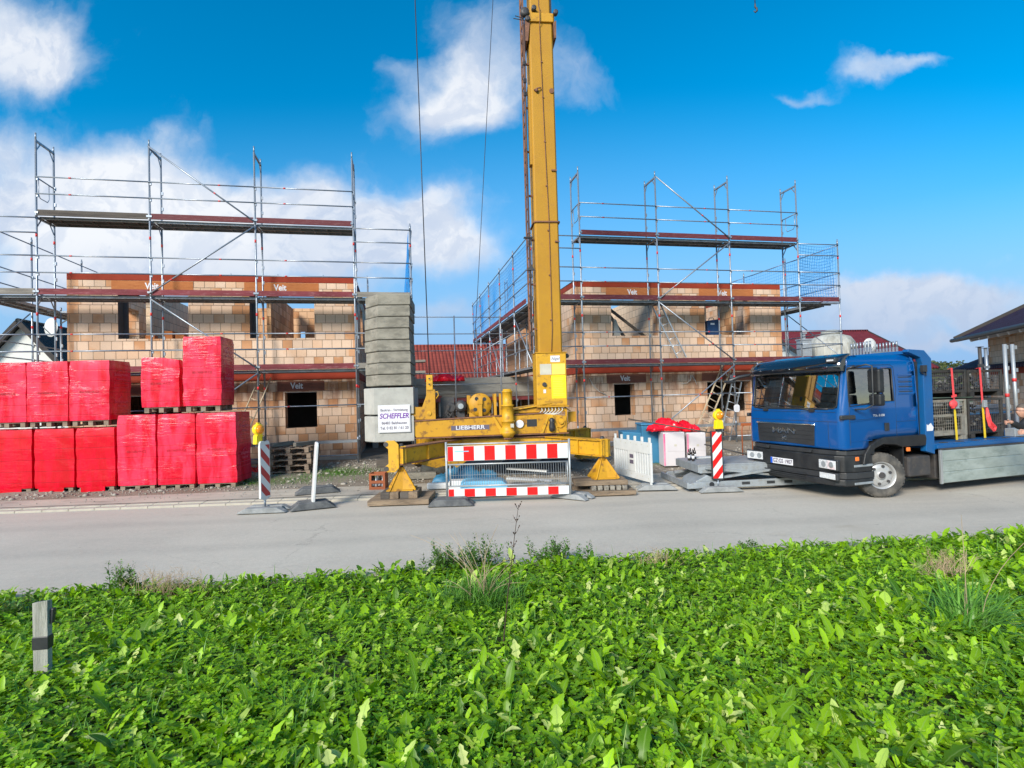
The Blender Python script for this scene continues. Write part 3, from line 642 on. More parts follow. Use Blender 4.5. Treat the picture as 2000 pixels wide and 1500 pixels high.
def vegetation():
    T=[leaf_template('dandelion',i) for i in range(9)]; To=[leaf_template('oval',20+i) for i in range(3)]; Tc=[leaf_template('clover',40+i) for i in range(4)]; Tb=[leaf_template('blade',60+i) for i in range(6)]
    f=Field(); P=bank_points(6800)
    thick=lambda P: .5+.5*np.sin(P[:,0]*1.7+np.sin(P[:,1]*2.3)*1.2)*np.cos(P[:,1]*1.9+P[:,0]*.6)
    th=thick(P); keep=rng.random(len(P))<.55+.45*th; P=P[keep]; th=th[keep]
    for r_ in range(9):
        m=rng.random(len(P))<.86; Q=P[m]; n=len(Q); t=T[r_%9]
        yaw=rng.random(n)*2*PI; el=rng.normal(.55,.34,n).clip(.0,1.2); sc=np.where(rng.random(n)<.22,rng.normal(.165,.03,n),rng.normal(.105,.03,n)).clip(.05,.25)*(.8+.35*th[m])
        pos=np.c_[Q+rng.normal(0,.02,(n,2)),lz(Q)-.005]; f.scatter(t,pos,yaw,el,sc,rng.random(n),rng.uniform(.75,1.25,n))
    for k in range(3):
        Q=bank_points(3600); n=len(Q); f.scatter(To[k],np.c_[Q,lz(Q)],rng.random(n)*2*PI,rng.normal(.7,.35,n).clip(.05,1.3),rng.normal(.078,.02,n).clip(.04,.13),rng.random(n)*.8,rng.uniform(.8,1.2,n))
    # ragged, taller growth where the bank meets the road
    for k in range(46):
        cx_=rng.uniform(-6.5,7.); n=rng.integers(8,26); P2=np.c_[cx_+rng.normal(0,.10,n),near_y(cx_)-.15-np.abs(rng.normal(0,.08,n))]
        f.scatter(To[k%3] if k%2 else T[k%9],np.c_[P2,lz(P2)],rng.random(n)*2*PI,rng.uniform(.0,.6,n),rng.uniform(.07,.17,n)*rng.uniform(.7,1.2),rng.random(n)*.7,rng.uniform(.4,.9,n))
    o=f.build('grass','leaf'); tag(o,'dense bright green broad leaves covering the bank in the foreground',kind='stuff')
    f=Field()
    for k in range(4):
        Q=bank_points(6500); n=len(Q); s=rng.uniform(.016,.031,n); h=rng.uniform(.03,.115,n)
        pos=np.c_[Q,lz(Q)+h-s]; f.scatter(Tc[k],pos,rng.random(n)*2*PI,rng.normal(0,.35,n),s,rng.random(n))
    o=f.build('clover','clover'); o.name='clover_foliage'; tag(o,'small round clover leaves between the broad leaves of the bank',kind='stuff')
    f=Field()
    for k in range(6):
        Q=bank_points(1000); n=len(Q); f.scatter(Tb[k],np.c_[Q,lz(Q)],rng.random(n)*2*PI,rng.normal(.35,.25,n),rng.uniform(.10,.24,n),rng.random(n)*.9,rng.uniform(.5,1.1,n))
    o=f.build('grass','blade'); tag(o,'thin grass blades scattered through the bank',kind='stuff')
    # grass tufts that stand out
    def tuft(name,label,x,y,n,h,spread,lean=(.2,.9),wid=.8,straw=0,dirn=None,mat='blade'):
        t=thing(name,label,'grass tuft',(x,y,lawn_z(x,y) if y<near_y(x) else .02)); f=Field()
        for k in range(6):
            m=n//6; pos=np.c_[rng.normal(0,spread,(m,2)),np.zeros(m)]; yaw=rng.random(m)*2*PI if dirn is None else rng.normal(dirn,.9,m)
            f.scatter(Tb[k],pos,yaw,rng.uniform(lean[0],lean[1],m),h*rng.uniform(.5,1.1,m),(rng.random(m)*.75 if mat=='blade' else rng.random(m)),np.full(m,wid))
        f.build('blades',mat,t)
        if straw:
            mb=MB()
            for _ in range(straw):
                a=random.uniform(0,2*PI); l=random.uniform(.10,.95); H=random.uniform(.6,1.5)*h*1.9; pts=[]; b0=(random.gauss(0,.07),random.gauss(0,.05))
                for i in range(9):
                    q=i/8; pts.append((b0[0]+math.cos(a)*l*q**1.7*H*.95,b0[1]+math.sin(a)*l*q**1.7*.5,H*q*(1-.38*l*q)))
                mb.tube(pts,[.0019]*8+[.0010],4)
            mb.build('dry_stalk','straw',t)
        return t
    p=gz(935,1160,.2); tuft('grass_tuft','tall grass tuft with long dry straws, beside the dark bare weed on the bank',p.x,p.y,1100,.34,.16,wid=1.0,straw=26)
    p=gz(1885,1235,.2); tuft('grass_tuft','long bladed grass tuft leaning over on the bank in front of the truck bed',p.x,p.y,620,.42,.07,lean=(.2,1.5),wid=1.1,straw=3,dirn=-1.2)
    p=gz(590,1400,.2); tuft('grass_tuft','low grass tuft among the broad leaves at the bottom, below the white barrier post',p.x,p.y,120,.26,.05)
    # dry grass clump, left
    def dry(label,px,py,n,h,spread,brown=True,z=.1):
        p=gz(px,py,z); t=thing('dry_plant',label,'dry plant',(p.x,p.y,lawn_z(p.x,p.y))); mb=MB()
        for _ in range(n):
            bx,by=random.gauss(0,spread),random.gauss(0,.06); a=random.gauss(0,.45); H=h*random.uniform(.55,1.1); pts=[]; q0=random.uniform(-.3,.5)
            for i in range(6):
                q=i/5; pts.append((bx+math.sin(a)*H*q+q0*.12*q*q,by+random.uniform(-.01,.01),H*q*math.cos(a*.8)))
            mb.tube(pts,[.0022,.002,.0018,.0015,.0012,.0007],4)
            if random.random()<.7:
                e=Vector(pts[-1])
                for _k in range(4): d=Vector((random.gauss(0,.03),random.gauss(0,.02),random.uniform(.0,.05))); mb.tube([e-Vector((0,0,.02*_k)),e-Vector((0,0,.02*_k))+d],.0012,3)
        mb.build('dry_stalk','straw' if brown else 'stem',t); return t
    dry('clump of dry brown stalks at the edge of the road on the left',322,1150,110,.26,.17)
    dry('reddish brown withered plant standing in the bank on the right',1845,1135,90,.30,.07)
    dry('thin dry stalks at the road edge to the right of the tall grass tuft',1280,1095,40,.22,.12)
    # feathery green weeds along the edge
    def weed(label,px,py,h,n,spread=.06,z=.08):
        p=gz(px,py,z); t=thing('weed',label,'weed',(p.x,p.y,lawn_z(p.x,p.y))); mb=MB(); f=Field()
        for _ in range(n):
            a=random.uniform(0,2*PI); ln=random.uniform(0,.35); H=h*random.uniform(.6,1.05); b=Vector((random.gauss(0,spread),random.gauss(0,spread*.5),0))
            pts=[b+Vector((math.cos(a)*ln*H*q*q,math.sin(a)*ln*H*q*q,H*q)) for q in (0,.25,.5,.75,1)]
            mb.tube(pts,[.0025,.002,.0018,.0014,.0009],4); m=34
            q=rng.uniform(.2,1.,m); pos=np.array([tuple(pts[0].lerp(pts[-1],float(v))) for v in q])+rng.normal(0,.003,(m,3))
            f.scatter(To[0],pos,rng.random(m)*2*PI,rng.uniform(.3,1.4,m),(.075*(1.15-q)+.02),rng.random(m),np.full(m,.9))
        mb.build('stem','stem',t); f.build('leaves','weed',t)
    weed('upright feathery green weed at the road edge by the dry brown clump',240,1150,.36,12)
    weed('feathery weed at the edge of the road just left of the tall grass tuft',870,1108,.34,22,.14)
    weed('leafy weed behind the tall grass tuft against the road',930,1100,.36,20,.12)
    weed('small leafy weed at the road edge right of the dark bare stalk',1090,1088,.30,22,.18)
    weed('small weed poking up at the road edge before the truck front wheel',1465,1068,.15,5)
    weed('low dark bushy weed at the left edge of the picture by the road',15,1190,.22,16,.22)
    weed('little weed sprig at the road edge between barrier posts and crane',795,1115,.14,3,.03)
    weed('weed sprig at the road edge in front of the truck bed',1955,1050,.13,4,.05)
    # the dark bare weed
    p=gz(982,1262,.2); t=thing('bare_weed','tall dark bare weed stalk standing up in front of the barrier','weed',(p.x,p.y,lawn_z(p.x,p.y))); mb=MB()
    H=(at(1012,970,p.y)-at(982,1262,p.y)).z; dx=(at(1012,970,p.y)-at(982,1262,p.y)).x
    main=[Vector((dx*(q**1.2),0.02*math.sin(q*5),H*q)) for q in np.linspace(0,1,12)]
    mb.tube(main,[.0055-.004*i/11 for i in range(12)],6)
    for i in range(5,12):
        for sgn in (-1,1):
            L=random.uniform(.04,.13)*(1.2-i/14); b=main[i]-Vector((0,0,random.uniform(0,.03))); e=b+Vector((sgn*L*.5,random.uniform(-.04,.04),L*.9)); mb.tube([b,b.lerp(e,.5)+Vector((0,0,-.008)),e],[.0018,.0014,.0009],4)
            for _ in range(3): mb.sphere(b.lerp(e,random.uniform(.3,1)),random.uniform(.003,.006),5,4)
    for i in range(5,12): mb.sphere(main[i]+Vector((.003,0,0)),.006,5,4)
    mb.build('stem','stem',t)
    # wooden stake
    p=gz(84,1318,.17); hh=(at(82,1175,p.y)-at(84,1318,p.y)).z
    t=thing('wooden_stake','weathered grey wooden stake with a black band, standing in the bank at the left','stake',(p.x,p.y,lawn_z(p.x,p.y)-.05),.12)
    zt=hh+.05+(p.z-lawn_z(p.x,p.y))
    mb=MB(); mb.add([(-.044,-.022,0),(.044,-.022,0),(.044,.022,0),(-.044,.022,0),(-.048,-.022,zt),(.046,-.022,zt+.012),(.047,.024,zt+.004),(-.046,.024,zt-.006)],[(0,3,2,1),(4,5,6,7),(0,1,5,4),(1,2,6,5),(2,3,7,6),(3,0,4,7)]); mb.build('post','stakewood',t,bevel=.004)
    MB().box(-.050,.050,-.027,.029,zt-.31,zt-.225).build('black_band','black',t,bevel=.004); MB().cbox((.058,.01,zt-.10),(.018,.03,.10),ry=.1).build('rubber_lug','black',t,bevel=.004)
    # gravel and broken bits strewn over the plot and the pavement edge
    f=Field(); V=np.array([(-1,-1,-.6),(1,-1,-.5),(1,1,-.6),(-1,1,-.5),(-.7,-.8,.6),(.8,-.6,.5),(.7,.8,.7),(-.8,.6,.45)]); Fq=[(0,3,2,1),(4,5,6,7),(0,1,5,4),(1,2,6,5),(2,3,7,6),(3,0,4,7)]
    for (n,y_lo,y_hi,smin,smax) in ((5200,12.35,16.2,.006,.020),(420,12.4,15.6,.02,.050),(700,11.3,12.5,.004,.010)):
        x=rng.uniform(-12,9,n); y=y_lo+(y_hi-y_lo)*rng.random(n)+(.088*x if y_lo>12 else .044*x); zz=np.where(y_lo>12,.05+.16*np.clip((y-12.3-.088*x)/3.,0,1),.045 if y_lo>10.8 else .005)
        f.scatter((V,Fq,np.zeros(8)),np.c_[x,y,zz+.002],rng.random(n)*6.28,rng.uniform(0,.5,n),rng.uniform(smin,smax,n),rng.random(n),rng.uniform(.7,1.5,n))
    tag(f.build('gravel','gravel'),'loose gravel and crumbs of stone strewn over the building plot',kind='stuff')
    # tufts on the building plot
    f=Field()
    for (px,py,sx,sy,n,h) in ((610,930,.95,.40,5600,.14),(520,938,.5,.3,2600,.11),(665,922,.45,.28,2200,.16),(1290,925,.5,.35,1100,.12),(1290,905,.4,.2,600,.13),(1180,930,.3,.2,350,.10)):
        c=gz(px,py,.12)
        for k in range(6):
            m=n//6; P_=np.c_[c.x+rng.normal(0,sx,m),c.y+rng.normal(0,sy,m)]; P_=P_[P_[:,1]>12.45+.088*P_[:,0]]; m=len(P_)
            f.scatter(Tb[k],np.c_[P_,np.full(m,.07)+.05*np.clip((P_[:,1]-13)/2,0,1)],rng.random(m)*2*PI,rng.uniform(.2,1.2,m),h*rng.uniform(.6,1.3,m),rng.random(m)*.45,np.full(m,.9))
    tag(f.build('grass','blade'),'patches of short grass on the plot beside the wooden pallets and under the houses',kind='stuff')
# ------------------------------------------------------------------ houses and scaffolds share one facade line
FO = Vector((-11.894, 13.591, 0)); FA = .2083
FU = Vector((math.cos(FA), math.sin(FA), 0)); FN = Vector((-math.sin(FA), math.cos(FA), 0))
def fp(s, d, z=0.): return FO+FU*s+FN*d+Vector((0,0,z))
def pierced(mb, a0, a1, y0, y1, z0, z1, holes, axis='x'):
    """wall slab with rectangular openings; holes = (a_from, a_to, z_from, z_to)"""
    ed = sorted(set([a0,a1]+[h[0] for h in holes]+[h[1] for h in holes])); ed = [e for e in ed if a0 <= e <= a1]
    for i in range(len(ed)-1):
        xa, xb = ed[i], ed[i+1]; hs = sorted([(h[2],h[3]) for h in holes if h[0] <= xa+1e-6 and h[1] >= xb-1e-6])
        z = z0
        for (ha,hb) in hs+[(z1,z1)]:
            if ha > z+1e-4: 
                if axis == 'x': mb.box(xa,xb,y0,y1,z,ha)
                else: mb.box(y0,y1,xa,xb,z,ha)
            z = max(z,hb)
def brick_house(label, s0, w, ups, downs, lin_up, lin_dn, txt_up, txt_dn, mirror=False):
    t = thing('brick_house', label, 'house', tuple(fp(s0,1.0,0)), FA, 'twin brick shells under construction')
    D = 11.8; T = .365; H = 5.43
    L = lambda s: s-s0
    holes = [(L(a),L(b),c,d) for a,b,c,d in ups+downs]
    mb = MB(); mb.box(0,w,-.0,D,-.3,.30); mb.build('foundation','slab',t)
    mb = MB(); pierced(mb,0,w,0,T,.30,H,holes); 
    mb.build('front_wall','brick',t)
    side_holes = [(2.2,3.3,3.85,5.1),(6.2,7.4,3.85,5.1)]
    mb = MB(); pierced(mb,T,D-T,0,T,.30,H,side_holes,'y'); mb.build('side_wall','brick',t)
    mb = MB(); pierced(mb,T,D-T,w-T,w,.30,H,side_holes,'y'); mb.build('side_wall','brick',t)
    mb = MB(); pierced(mb,0,w,D-T,D,.30,4.5,[(1.,2.6,3.8,4.5),(4.4,5.9,3.8,4.5)]); mb.build('back_wall','brick_in',t)
    mb = MB(); mb.box(.003,w-.003,-.012,T,H,H+.175); mb.box(-.012,T,T,D,H,H+.175); mb.box(w-T,w+.012,T,D,H,H+.175); 
    mb.build('ring_beam','ring',t,bevel=.008,seg=1)
    mb = MB(); mb.box(-.01,w+.01,-.014,T+.01,H+.1755,H+.20); mb.box(-.014,T,T+.01,D,H+.1755,H+.20); mb.box(w-T,w+.014,T+.01,D,H+.1755,H+.20); mb.build('membrane','timberdark',t)
    mb = MB(); mb.box(-.02,w+.02,-.030,0.0,2.585,2.81); mb.box(-.030,0,0,D,2.585,2.81); mb.box(w,w+.030,0,D,2.585,2.81); mb.build('slab_edge','ring',t,bevel=.03,seg=2)
    mb = MB(); mb.box(T+.003,w-T-.003,T+.003,D-T-.003,2.60,2.80); mb.build('floor_slab','slab',t)
    mb = MB(); mb.box(.003,w-.003,.003,D-.003,.301,.34); mb.build('floor_slab','slab',t)
    for (a,b,zc,h,mat,tx) in [(a,b,5.275,.295,'lintel',x) for (a,b),x in zip(lin_up,txt_up)]+[(a,b,2.405,.285,'ring_dark',x) for (a,b),x in zip(lin_dn,txt_dn)]:
        mb = MB(); mb.box(L(a),L(b),-.004,.02,zc-h/2,zc+h/2)
        # thin joints of the clay channel blocks
        l = mb.build('lintel',mat,t)
        for k in range(1,int((b-a)/.25)): pass
        text('lettering','Veit',.245,'signwhite',l,(L(tx),-.0065,zc-.0),sx=.84,bold=.006)
    # inner partitions
    if not mirror:
        parts = [((1.75,1.87,.4,4.2),2.80,5.25,'brick_cream',None),((4.95,5.07,.4,4.0),2.80,5.3,'brick_in',None),((.4,w-.4,4.25,4.37),2.8,5.37,'brick_in',[(4.75,5.0,4.25,4.6),(5.25,5.42,4.25,4.52)])]
    else:
        parts = [((3.05,3.17,.4,5.0),2.80,5.40,'brick_cream',None),((5.35,5.47,1.2,5.0),2.80,5.40,'brick_cream',None),((6.0,6.12,.4,1.3),2.8,5.2,'brick_in',None),((.4,w-.4,5.05,5.17),2.8,5.50,'brick_in',[(1.3,2.2,2.81,4.2)])]
    for (x0,x1,y0,y1),z0,z1,mt,hh in parts:
        mb = MB()
        if hh: pierced(mb,x0,x1,y0,y1,z0,z1,hh)
        else: mb.box(x0,x1,y0,y1,z0,z1)
        mb.build('partition_wall',mt,t)
    # ground floor darkness is painted: a dark-coloured inner wall stops the view
    mb = MB(); mb.box(T+.01,w-T-.01,4.2,4.35,.345,2.599); mb.build('partition_wall','reveal_and_shade',t)
    if not mirror:
        for a,b,c,d in ups: mb = MB(); mb.box(L(a)-.0,L(a)+.006,.012,T+.06,c+.006,d); mb.box(L(a)+.006,L(a)+.10,T-.06,T+.03,c+.006,d); mb.build('reveal_lining','reveal_and_shade',t)
        mb = MB(); 
        for sx,h in ((2.0,.10),(2.45,.22),(2.75,.14)): mb.box(L(sx),L(sx)+.22,.06,.28,3.813,3.813+h)
        mb.build('loose_bricks','lintel',t)
    for a,b,c,d in downs: mb = MB(); mb.box(L(a)+.012,L(b)-.012,.004,T,d-.016,d-.001); mb.build('soffit_strip','slab',t)
    return t
def houses():
    brick_house('brick house shell behind the red wrapped pallets, its walls still without a roof',.13,7.52,
        [(1.35,3.11,3.81,5.13),(4.71,6.48,3.81,5.13)],[(5.62,6.50,1.18,2.23),(1.32,2.9,1.18,2.23)],[(1.2,3.25),(4.58,6.62)],[(5.42,6.72),(1.15,3.1)],[2.2,5.55],[5.95,2.1])
    brick_house('brick house shell behind the blue truck and the white plastic barrier',14.52,7.66,
        [(15.78,17.43,3.82,5.13),(19.19,20.94,3.83,5.13)],[(15.80,16.52,1.19,2.23),(19.19,20.85,1.19,2.23)],[(15.62,17.62),(19.0,21.1)],[(15.55,16.95),(19.0,21.1)],[16.55,19.9],[16.2,20.1],mirror=True)
    # timber props leaning in the right house's left upper window
    t = thing('timber_prop','two dark timber props crossing in the left upper window of the right house','prop',tuple(fp(15.85,1.45,3.82)),FA)
    MB().bar((0,.1,1.05),(1.6,.5,.05),.05,.09).build('long_prop','toe_black',t); MB().bar((.02,.2,.95),(.75,.35,.0),.05,.10).build('short_prop','toe_black',t)
    t = thing('cement_bag','pale grey sack leaning at the left side of the right house upper window','sack',tuple(fp(15.9,1.12,3.82)),FA)
    mb = MB(); mb.prism([(0,0),(.22,0),(.26,.08),(.12,.55),(.02,.6)],0,.16); mb.build('sack','conc',t,bevel=.03,seg=3)
    t = thing('tool_box','navy blue steel box with a handle, standing in an upper window opening','box',tuple(fp(19.32,1.06,3.832)),FA)
    mb = MB(); mb.prism([(0,.18),(.07,.0),(.42,.0),(.46,.08),(.46,.56),(.0,.50)],0,.24); mb.build('body','toolbox',t,bevel=.02); MB().tube([(.12,.12,.53),(.15,.12,.6),(.30,.12,.615),(.33,.12,.555)],.012,6).build('handle','black',t)
    MB().box(.12,.27,-.004,.0,.36,.42).build('sticker','signwhite',t)
    # ladders behind the scaffold, bent cables on the wall
    for lab,a,b in (('wooden ladder leaning against the ground floor of the right house under the scaffold diagonal',(18.30,.55,.35),(19.75,.93,2.78)),):
        ladder(lab,fp(*a),fp(*b),.34,'ladderwood')
    ladder('short wooden ladder behind the scaffold post beside the tall red pallet',fp(4.35,.45,.95),fp(5.02,.80,2.76),.30,'ladderwood')
    ladder('light metal ladder on the right house scaffold between first and second deck',fp(17.85,.45,2.92),fp(17.05,.62,4.78),.30,'alu')
    ladder('long aluminium ladder laid against the scaffold at the bottom of the right house',fp(19.35,.6,.3),fp(20.1,.9,2.3),.34,'alu')
    for lab,pts in (('bent pale cable hanging from the right house wall left of its dark window',[(14.95,.99,2.45),(15.05,.95,2.2),(15.25,.94,2.0),(15.5,.96,1.88)]),
                    ('curved pale cable sticking out of the right house wall between the two ground floor windows',[(18.22,.98,2.18),(18.40,.93,2.2),(18.52,.92,2.3),(18.55,.93,2.46)]),
                    ('short straight pale cable sticking out of the wall beside the curved one',[(18.62,.98,2.46),(18.70,.94,2.3),(18.76,.94,2.14)])):
        t = thing('wall_cable',lab,'cable',tuple(fp(pts[0][0],1.0,pts[0][2])),FA)
        MB().tube([Vector((p[0]-pts[0][0],p[1]-1.0,p[2]-pts[0][2])) for p in pts],.012,6).build('cable','whitecable',t)
def ladder(label, a, b, w, mat):
    t = thing('ladder',label,'ladder',tuple(a),FA); inv = rotz(-FA); d = inv @ (b-a); L = d.length; u = d.normalized(); mb = MB()
    side = Vector((math.cos(.5),math.sin(.5),0)) if False else Vector((1,0,0)); side = (side-u*side.dot(u)).normalized()
    for sg in (0,1): MB().bar(side*w*sg,d+side*w*sg,.025,.06,up=(0,1,0)).build('rail',mat,t)
    n = int(L/.28)
    for i in range(1,n+1): mb.tube([u*(i*L/(n+1)),u*(i*L/(n+1))+side*w],.014,6)
    mb.build('rungs',mat,t)

BAY = 2.57
def net_mesh(fn, a0, a1, b0, b1, cell, r):
    """knotted net: strands along both directions through fn(a, b) -> point"""
    mb = MB(); na = max(2,int((a1-a0)/cell)); nb = max(2,int((b1-b0)/cell))
    for i in range(na+1):
        a = a0+(a1-a0)*i/na; mb.tube([fn(a,b0+(b1-b0)*k/10) for k in range(11)],r,3,cap=False)
    for j in range(nb+1):
        b = b0+(b1-b0)*j/nb; m = max(8,int((a1-a0)/.4)); mb.tube([fn(a0+(a1-a0)*k/m,b) for k in range(m+1)],r,3,cap=False)
    return mb
def scaffold(label, s0, toes, right_net, left_net, front_net, house):
    """frame scaffold of three bays in front plus a wing down each side of the house; local frame on the facade line"""
    t = thing('scaffold', label, 'scaffold', tuple(fp(s0,0,0)), FA, 'tube scaffolds round the two brick houses')
    R = .0245; W2 = .73; G = .16
    def post(x,y,top,bands=(2.35,4.35,6.35)):
        mb = MB(); mb.tube([(x,y,G),(x,y,top-.16)],R,10); mb.tube([(x,y,top-.17),(x,y,top)],.019,8)
        for z in (.82,2.82,4.82,6.82):
            if z < top: mb.tube([(x,y,z-.02),(x,y,z+.10)],R+.004,8); mb.cbox((x+.03,y,z+.54),(.03,.045,.09)) if z+.6 < top else 0; mb.cbox((x+.03,y,z+.97),(.03,.045,.09)) if z+1. < top else 0
        o = mb.build('standard','galv',t)
        for z in bands:
            if z < top: MB().tube([(x,y,z-.05),(x,y,z+.03)],R+.003,8).build('red_band','redband',o)
        m3 = MB(); m3.tube([(x,y,.0),(x,y,G+.02)],.017,6); m3.box(x-.075,x+.075,y-.075,y+.075,-.0,.012); m3.build('base_jack','galv_dull',o)
    def frame(x,y0,y1,z,gus=True):
        mb = MB(); mb.bar((x,y0,z-.03),(x,y1,z-.03),.05,.045)
        if gus:
            for yy,sg in ((y0,1),(y1,-1)): mb.bar((x,yy+sg*.02,z-.26),(x,yy+sg*.18,z-.05),.012,.035)
        return mb
    tops = 8.95
    X = [0,BAY,2*BAY,3*BAY]
    for x in X:
        post(x,0,tops); post(x,W2,tops-.03)
        for z in (.82,2.82,4.82,6.82,8.78): frame(x,0,W2,z).build('transom','galv',t)
    # end guards of the top lift (double rail and hanging loop)
    for x,sg in ((0,1),(X[3],-1)):
        mb = MB(); mb.tube([(x,0,7.82),(x,W2,7.80)],.017,6); mb.tube([(x,.10,7.81),(x,.10,7.42),(x,.16,7.33),(x,.46,7.33),(x,.52,7.42),(x,.52,7.81)],.011,6); mb.build('end_guard','galv',t)
    def rail(a,b,name='guard_rail',r=.018,mark=.62):
        a = Vector(a); b = Vector(b); o = MB().tube([a,b],r,8).build(name,'galv',t)
        if mark: m = a.lerp(b,mark); d = (b-a).normalized(); MB().tube([m-d*.03,m+d*.03],r+.002,6).build('red_mark','redband',o)
    for i in range(3):
        for lv in (.82,2.82,4.82,6.82):
            for h in (1.0,.57):
                if lv == .82 and h == .57: continue
                rail((X[i],-.035,lv+h),(X[i+1],-.035,lv+h),mark=.66 if (i+int(lv))%2 else .3)
        rail((X[i],-.035,.43),(X[i+1],-.035,.43),mark=0)
    rail((X[1],-.06,8.76),(X[2],-.06,6.86),'diagonal_brace',.021,.62); rail((X[2],-.06,6.74),(X[1],-.06,4.88),'diagonal_brace',.021,.8)
    rail((X[1],-.06,4.74),(X[2],-.06,2.88),'diagonal_brace',.021,.7); rail((X[2],-.06,2.74),(X[1],-.06,.88),'diagonal_brace',.021,.5)
    def deck(x0,x1,y0,y1,z,wood=False,along='x'):
        mb = MB(); n = 2; w = (y1-y0)/n if along == 'x' else (x1-x0)/n
        for k in range(n):
            if along == 'x':
                a = y0+k*w+.006; b = y0+(k+1)*w-.006; mb.box(x0,x1,a,b,z,z+.012); mb.box(x0,x1,a,a+.02,z-.058,z-.0005); mb.box(x0,x1,b-.02,b,z-.058,z-.0005)
                m = int((x1-x0)/.32)
                for q in range(1,m): xx = x0+(x1-x0)*q/m; mb.box(xx-.012,xx+.012,a+.021,b-.021,z-.035,z-.0005)
            else:
                a = x0+k*w+.006; b = x0+(k+1)*w-.006; mb.box(a,b,y0,y1,z,z+.012); mb.box(a,a+.02,y0,y1,z-.058,z-.0005); mb.box(b-.02,b,y0,y1,z-.058,z-.0005)
                m = int((y1-y0)/.32)
                for q in range(1,m): yy = y0+(y1-y0)*q/m; mb.box(a+.021,b-.021,yy-.012,yy+.012,z-.035,z-.0005)
        mb.build('deck','deckwood' if wood else 'deck',t)
    def toe(x0,x1,y,z,mat,along='x'):
        mb = MB()
        if along == 'x': mb.box(x0+.04,x1-.04,y-.03,y,z+.015,z+.165)
        else: mb.box(y-.03,y,x0+.04,x1-.04,z+.015,z+.165)
        o = mb.build('toe_board',mat,t,bevel=.004,seg=1)
        if along == 'x':
            for x in (x0+.03,x1-.03): MB().cbox((x,y-.02,z+.09),(.07,.05,.05)).build('end_clip','galv',o)
    for lv in (2.82,4.82,6.82):
        for i in range(3):
            deck(X[i]+.03,X[i+1]-.03,.06,.68,lv,wood=(lv == 6.82 and i == 0 and toes['top'][0] == 'toe_black'))
            toe(X[i],X[i+1],-.01,lv,toes[{2.82:'low',4.82:'mid',6.82:'top'}[lv]][i])
    for i in range(3):
        if i != 3: deck(X[i]+.03,X[i+1]-.03,.06,.36,.82)
    # wings: corner bay in front, then bays running back along the house side
    for side in (-1,1):
        xi = X[0]-.84 if side < 0 else X[3]+.84; xo = X[0]-1.57 if side < 0 else X[3]+1.57; xc = X[0] if side < 0 else X[3]
        top = 6.98
        for k in range(6):
            y = k*BAY if k else 0
            post(xo,y,top); 
            if k: post(xi,y,4.9)
            for z in (2.82,4.82): MB().bar((min(xi,xo),y,z-.03),(max(xi,xo),y,z-.03),.05,.045).build('transom','galv',t)
            if k: MB().bar((xi,y,4.45),(xi+side*-.45,y,4.77),.03,.03).bar((xi,y,4.79),(xi+side*-.62,y,4.79),.05,.045).build('bracket','galv',t)
        a,b = sorted((xc,xo))
        for lv in (2.82,4.82):
            deck(a+.03,b-.03,.06,.68,lv); toe(a,b,-.01,lv,toes['corner'])
            for h in (1.0,.57): rail((a,-.035,lv+h),(b,-.035,lv+h),mark=0)
        for z in (6.40,6.78): rail((a,-.035,z),(b,-.035,z),mark=0)
        rail((a,-.035,1.82),(b,-.035,1.82),mark=0)
        for k in range(5):
            y0,y1 = (k*BAY if k else .73),(k+1)*BAY
            deck(min(xi,xo)+.04,max(xi,xo)-.04,y0+.03,y1-.03,4.82,along='y'); deck(min(xi,xo)+.04,max(xi,xo)-.04,y0+.03,y1-.03,2.82,along='y')
            toe(y0,y1,xo+(.03 if side > 0 else 0),4.82,toes['wing'],'y')
            # bracket deck between wing and wall
            if k: mb = MB(); a2,b2 = sorted((xi-side*.04,xi-side*.62)); mb.box(a2,b2,y0+.03,y1-.03,4.81,4.83); mb.build('bracket_deck','deck',t)
            yk0 = k*BAY
            for h in (1.0,.57,1.96):
                rail((xo+side*.035,yk0,4.82+h),(xo+side*.035,y1,4.82+h),mark=0)
            for h in (1.0,.57): rail((xo+side*.035,yk0,2.82+h),(xo+side*.035,y1,2.82+h),mark=0)
            if k%2 == 0 and k < 4: rail((xo+side*.05,yk0,2.9),(xo+side*.05,y1,4.74),'diagonal_brace',.018,0)
        if (side > 0 and right_net) or (side < 0 and left_net):
            sag = lambda y,z: Vector((xo-side*(.05+.05*math.sin(y*1.9)*math.sin((z-4.9)*1.6)),y,z-.05*math.sin((y%BAY)/BAY*PI)*(1 if z > 6 else .2)))
            net_mesh(sag,.05,5*BAY,4.92,6.76,.115,.0055).build('safety_net','netblue',t)
        if side > 0 and front_net:
            def fnt(a,b):
                e = (a-xc)/(xo-xc); pull = .20*math.sin((b-4.95)/1.85*PI)*e**3+.06*math.sin((b-4.95)*7)*e**3
                return Vector((a-.03-pull*1.,.02+.12*math.sin(e*PI)*math.sin((b-4.9)*2.),b-.10*math.sin(e*PI)*(b-4.9)/1.9))
            net_mesh(fnt,xc+.04,xo-.03,4.92,6.78,.10,.0065).build('safety_net','netblue',t)
    # scaffold at the back of the house: only its frame tips rise over the wall
    for k in range(4):
        x = .05+k*2.05+(0.9 if s0 < 5 else 4.15-1.2*0)-.0; x = X[0]+1.05+k*2.13 if s0 < 5 else X[0]+.3+k*2.2
        post(x,13.35,8.32,()); post(x,12.62,8.25,())
        mb = frame(x,12.62,13.35,8.10); mb.build('transom','galv',t)
    for z in (7.6,7.2): pass
    return t
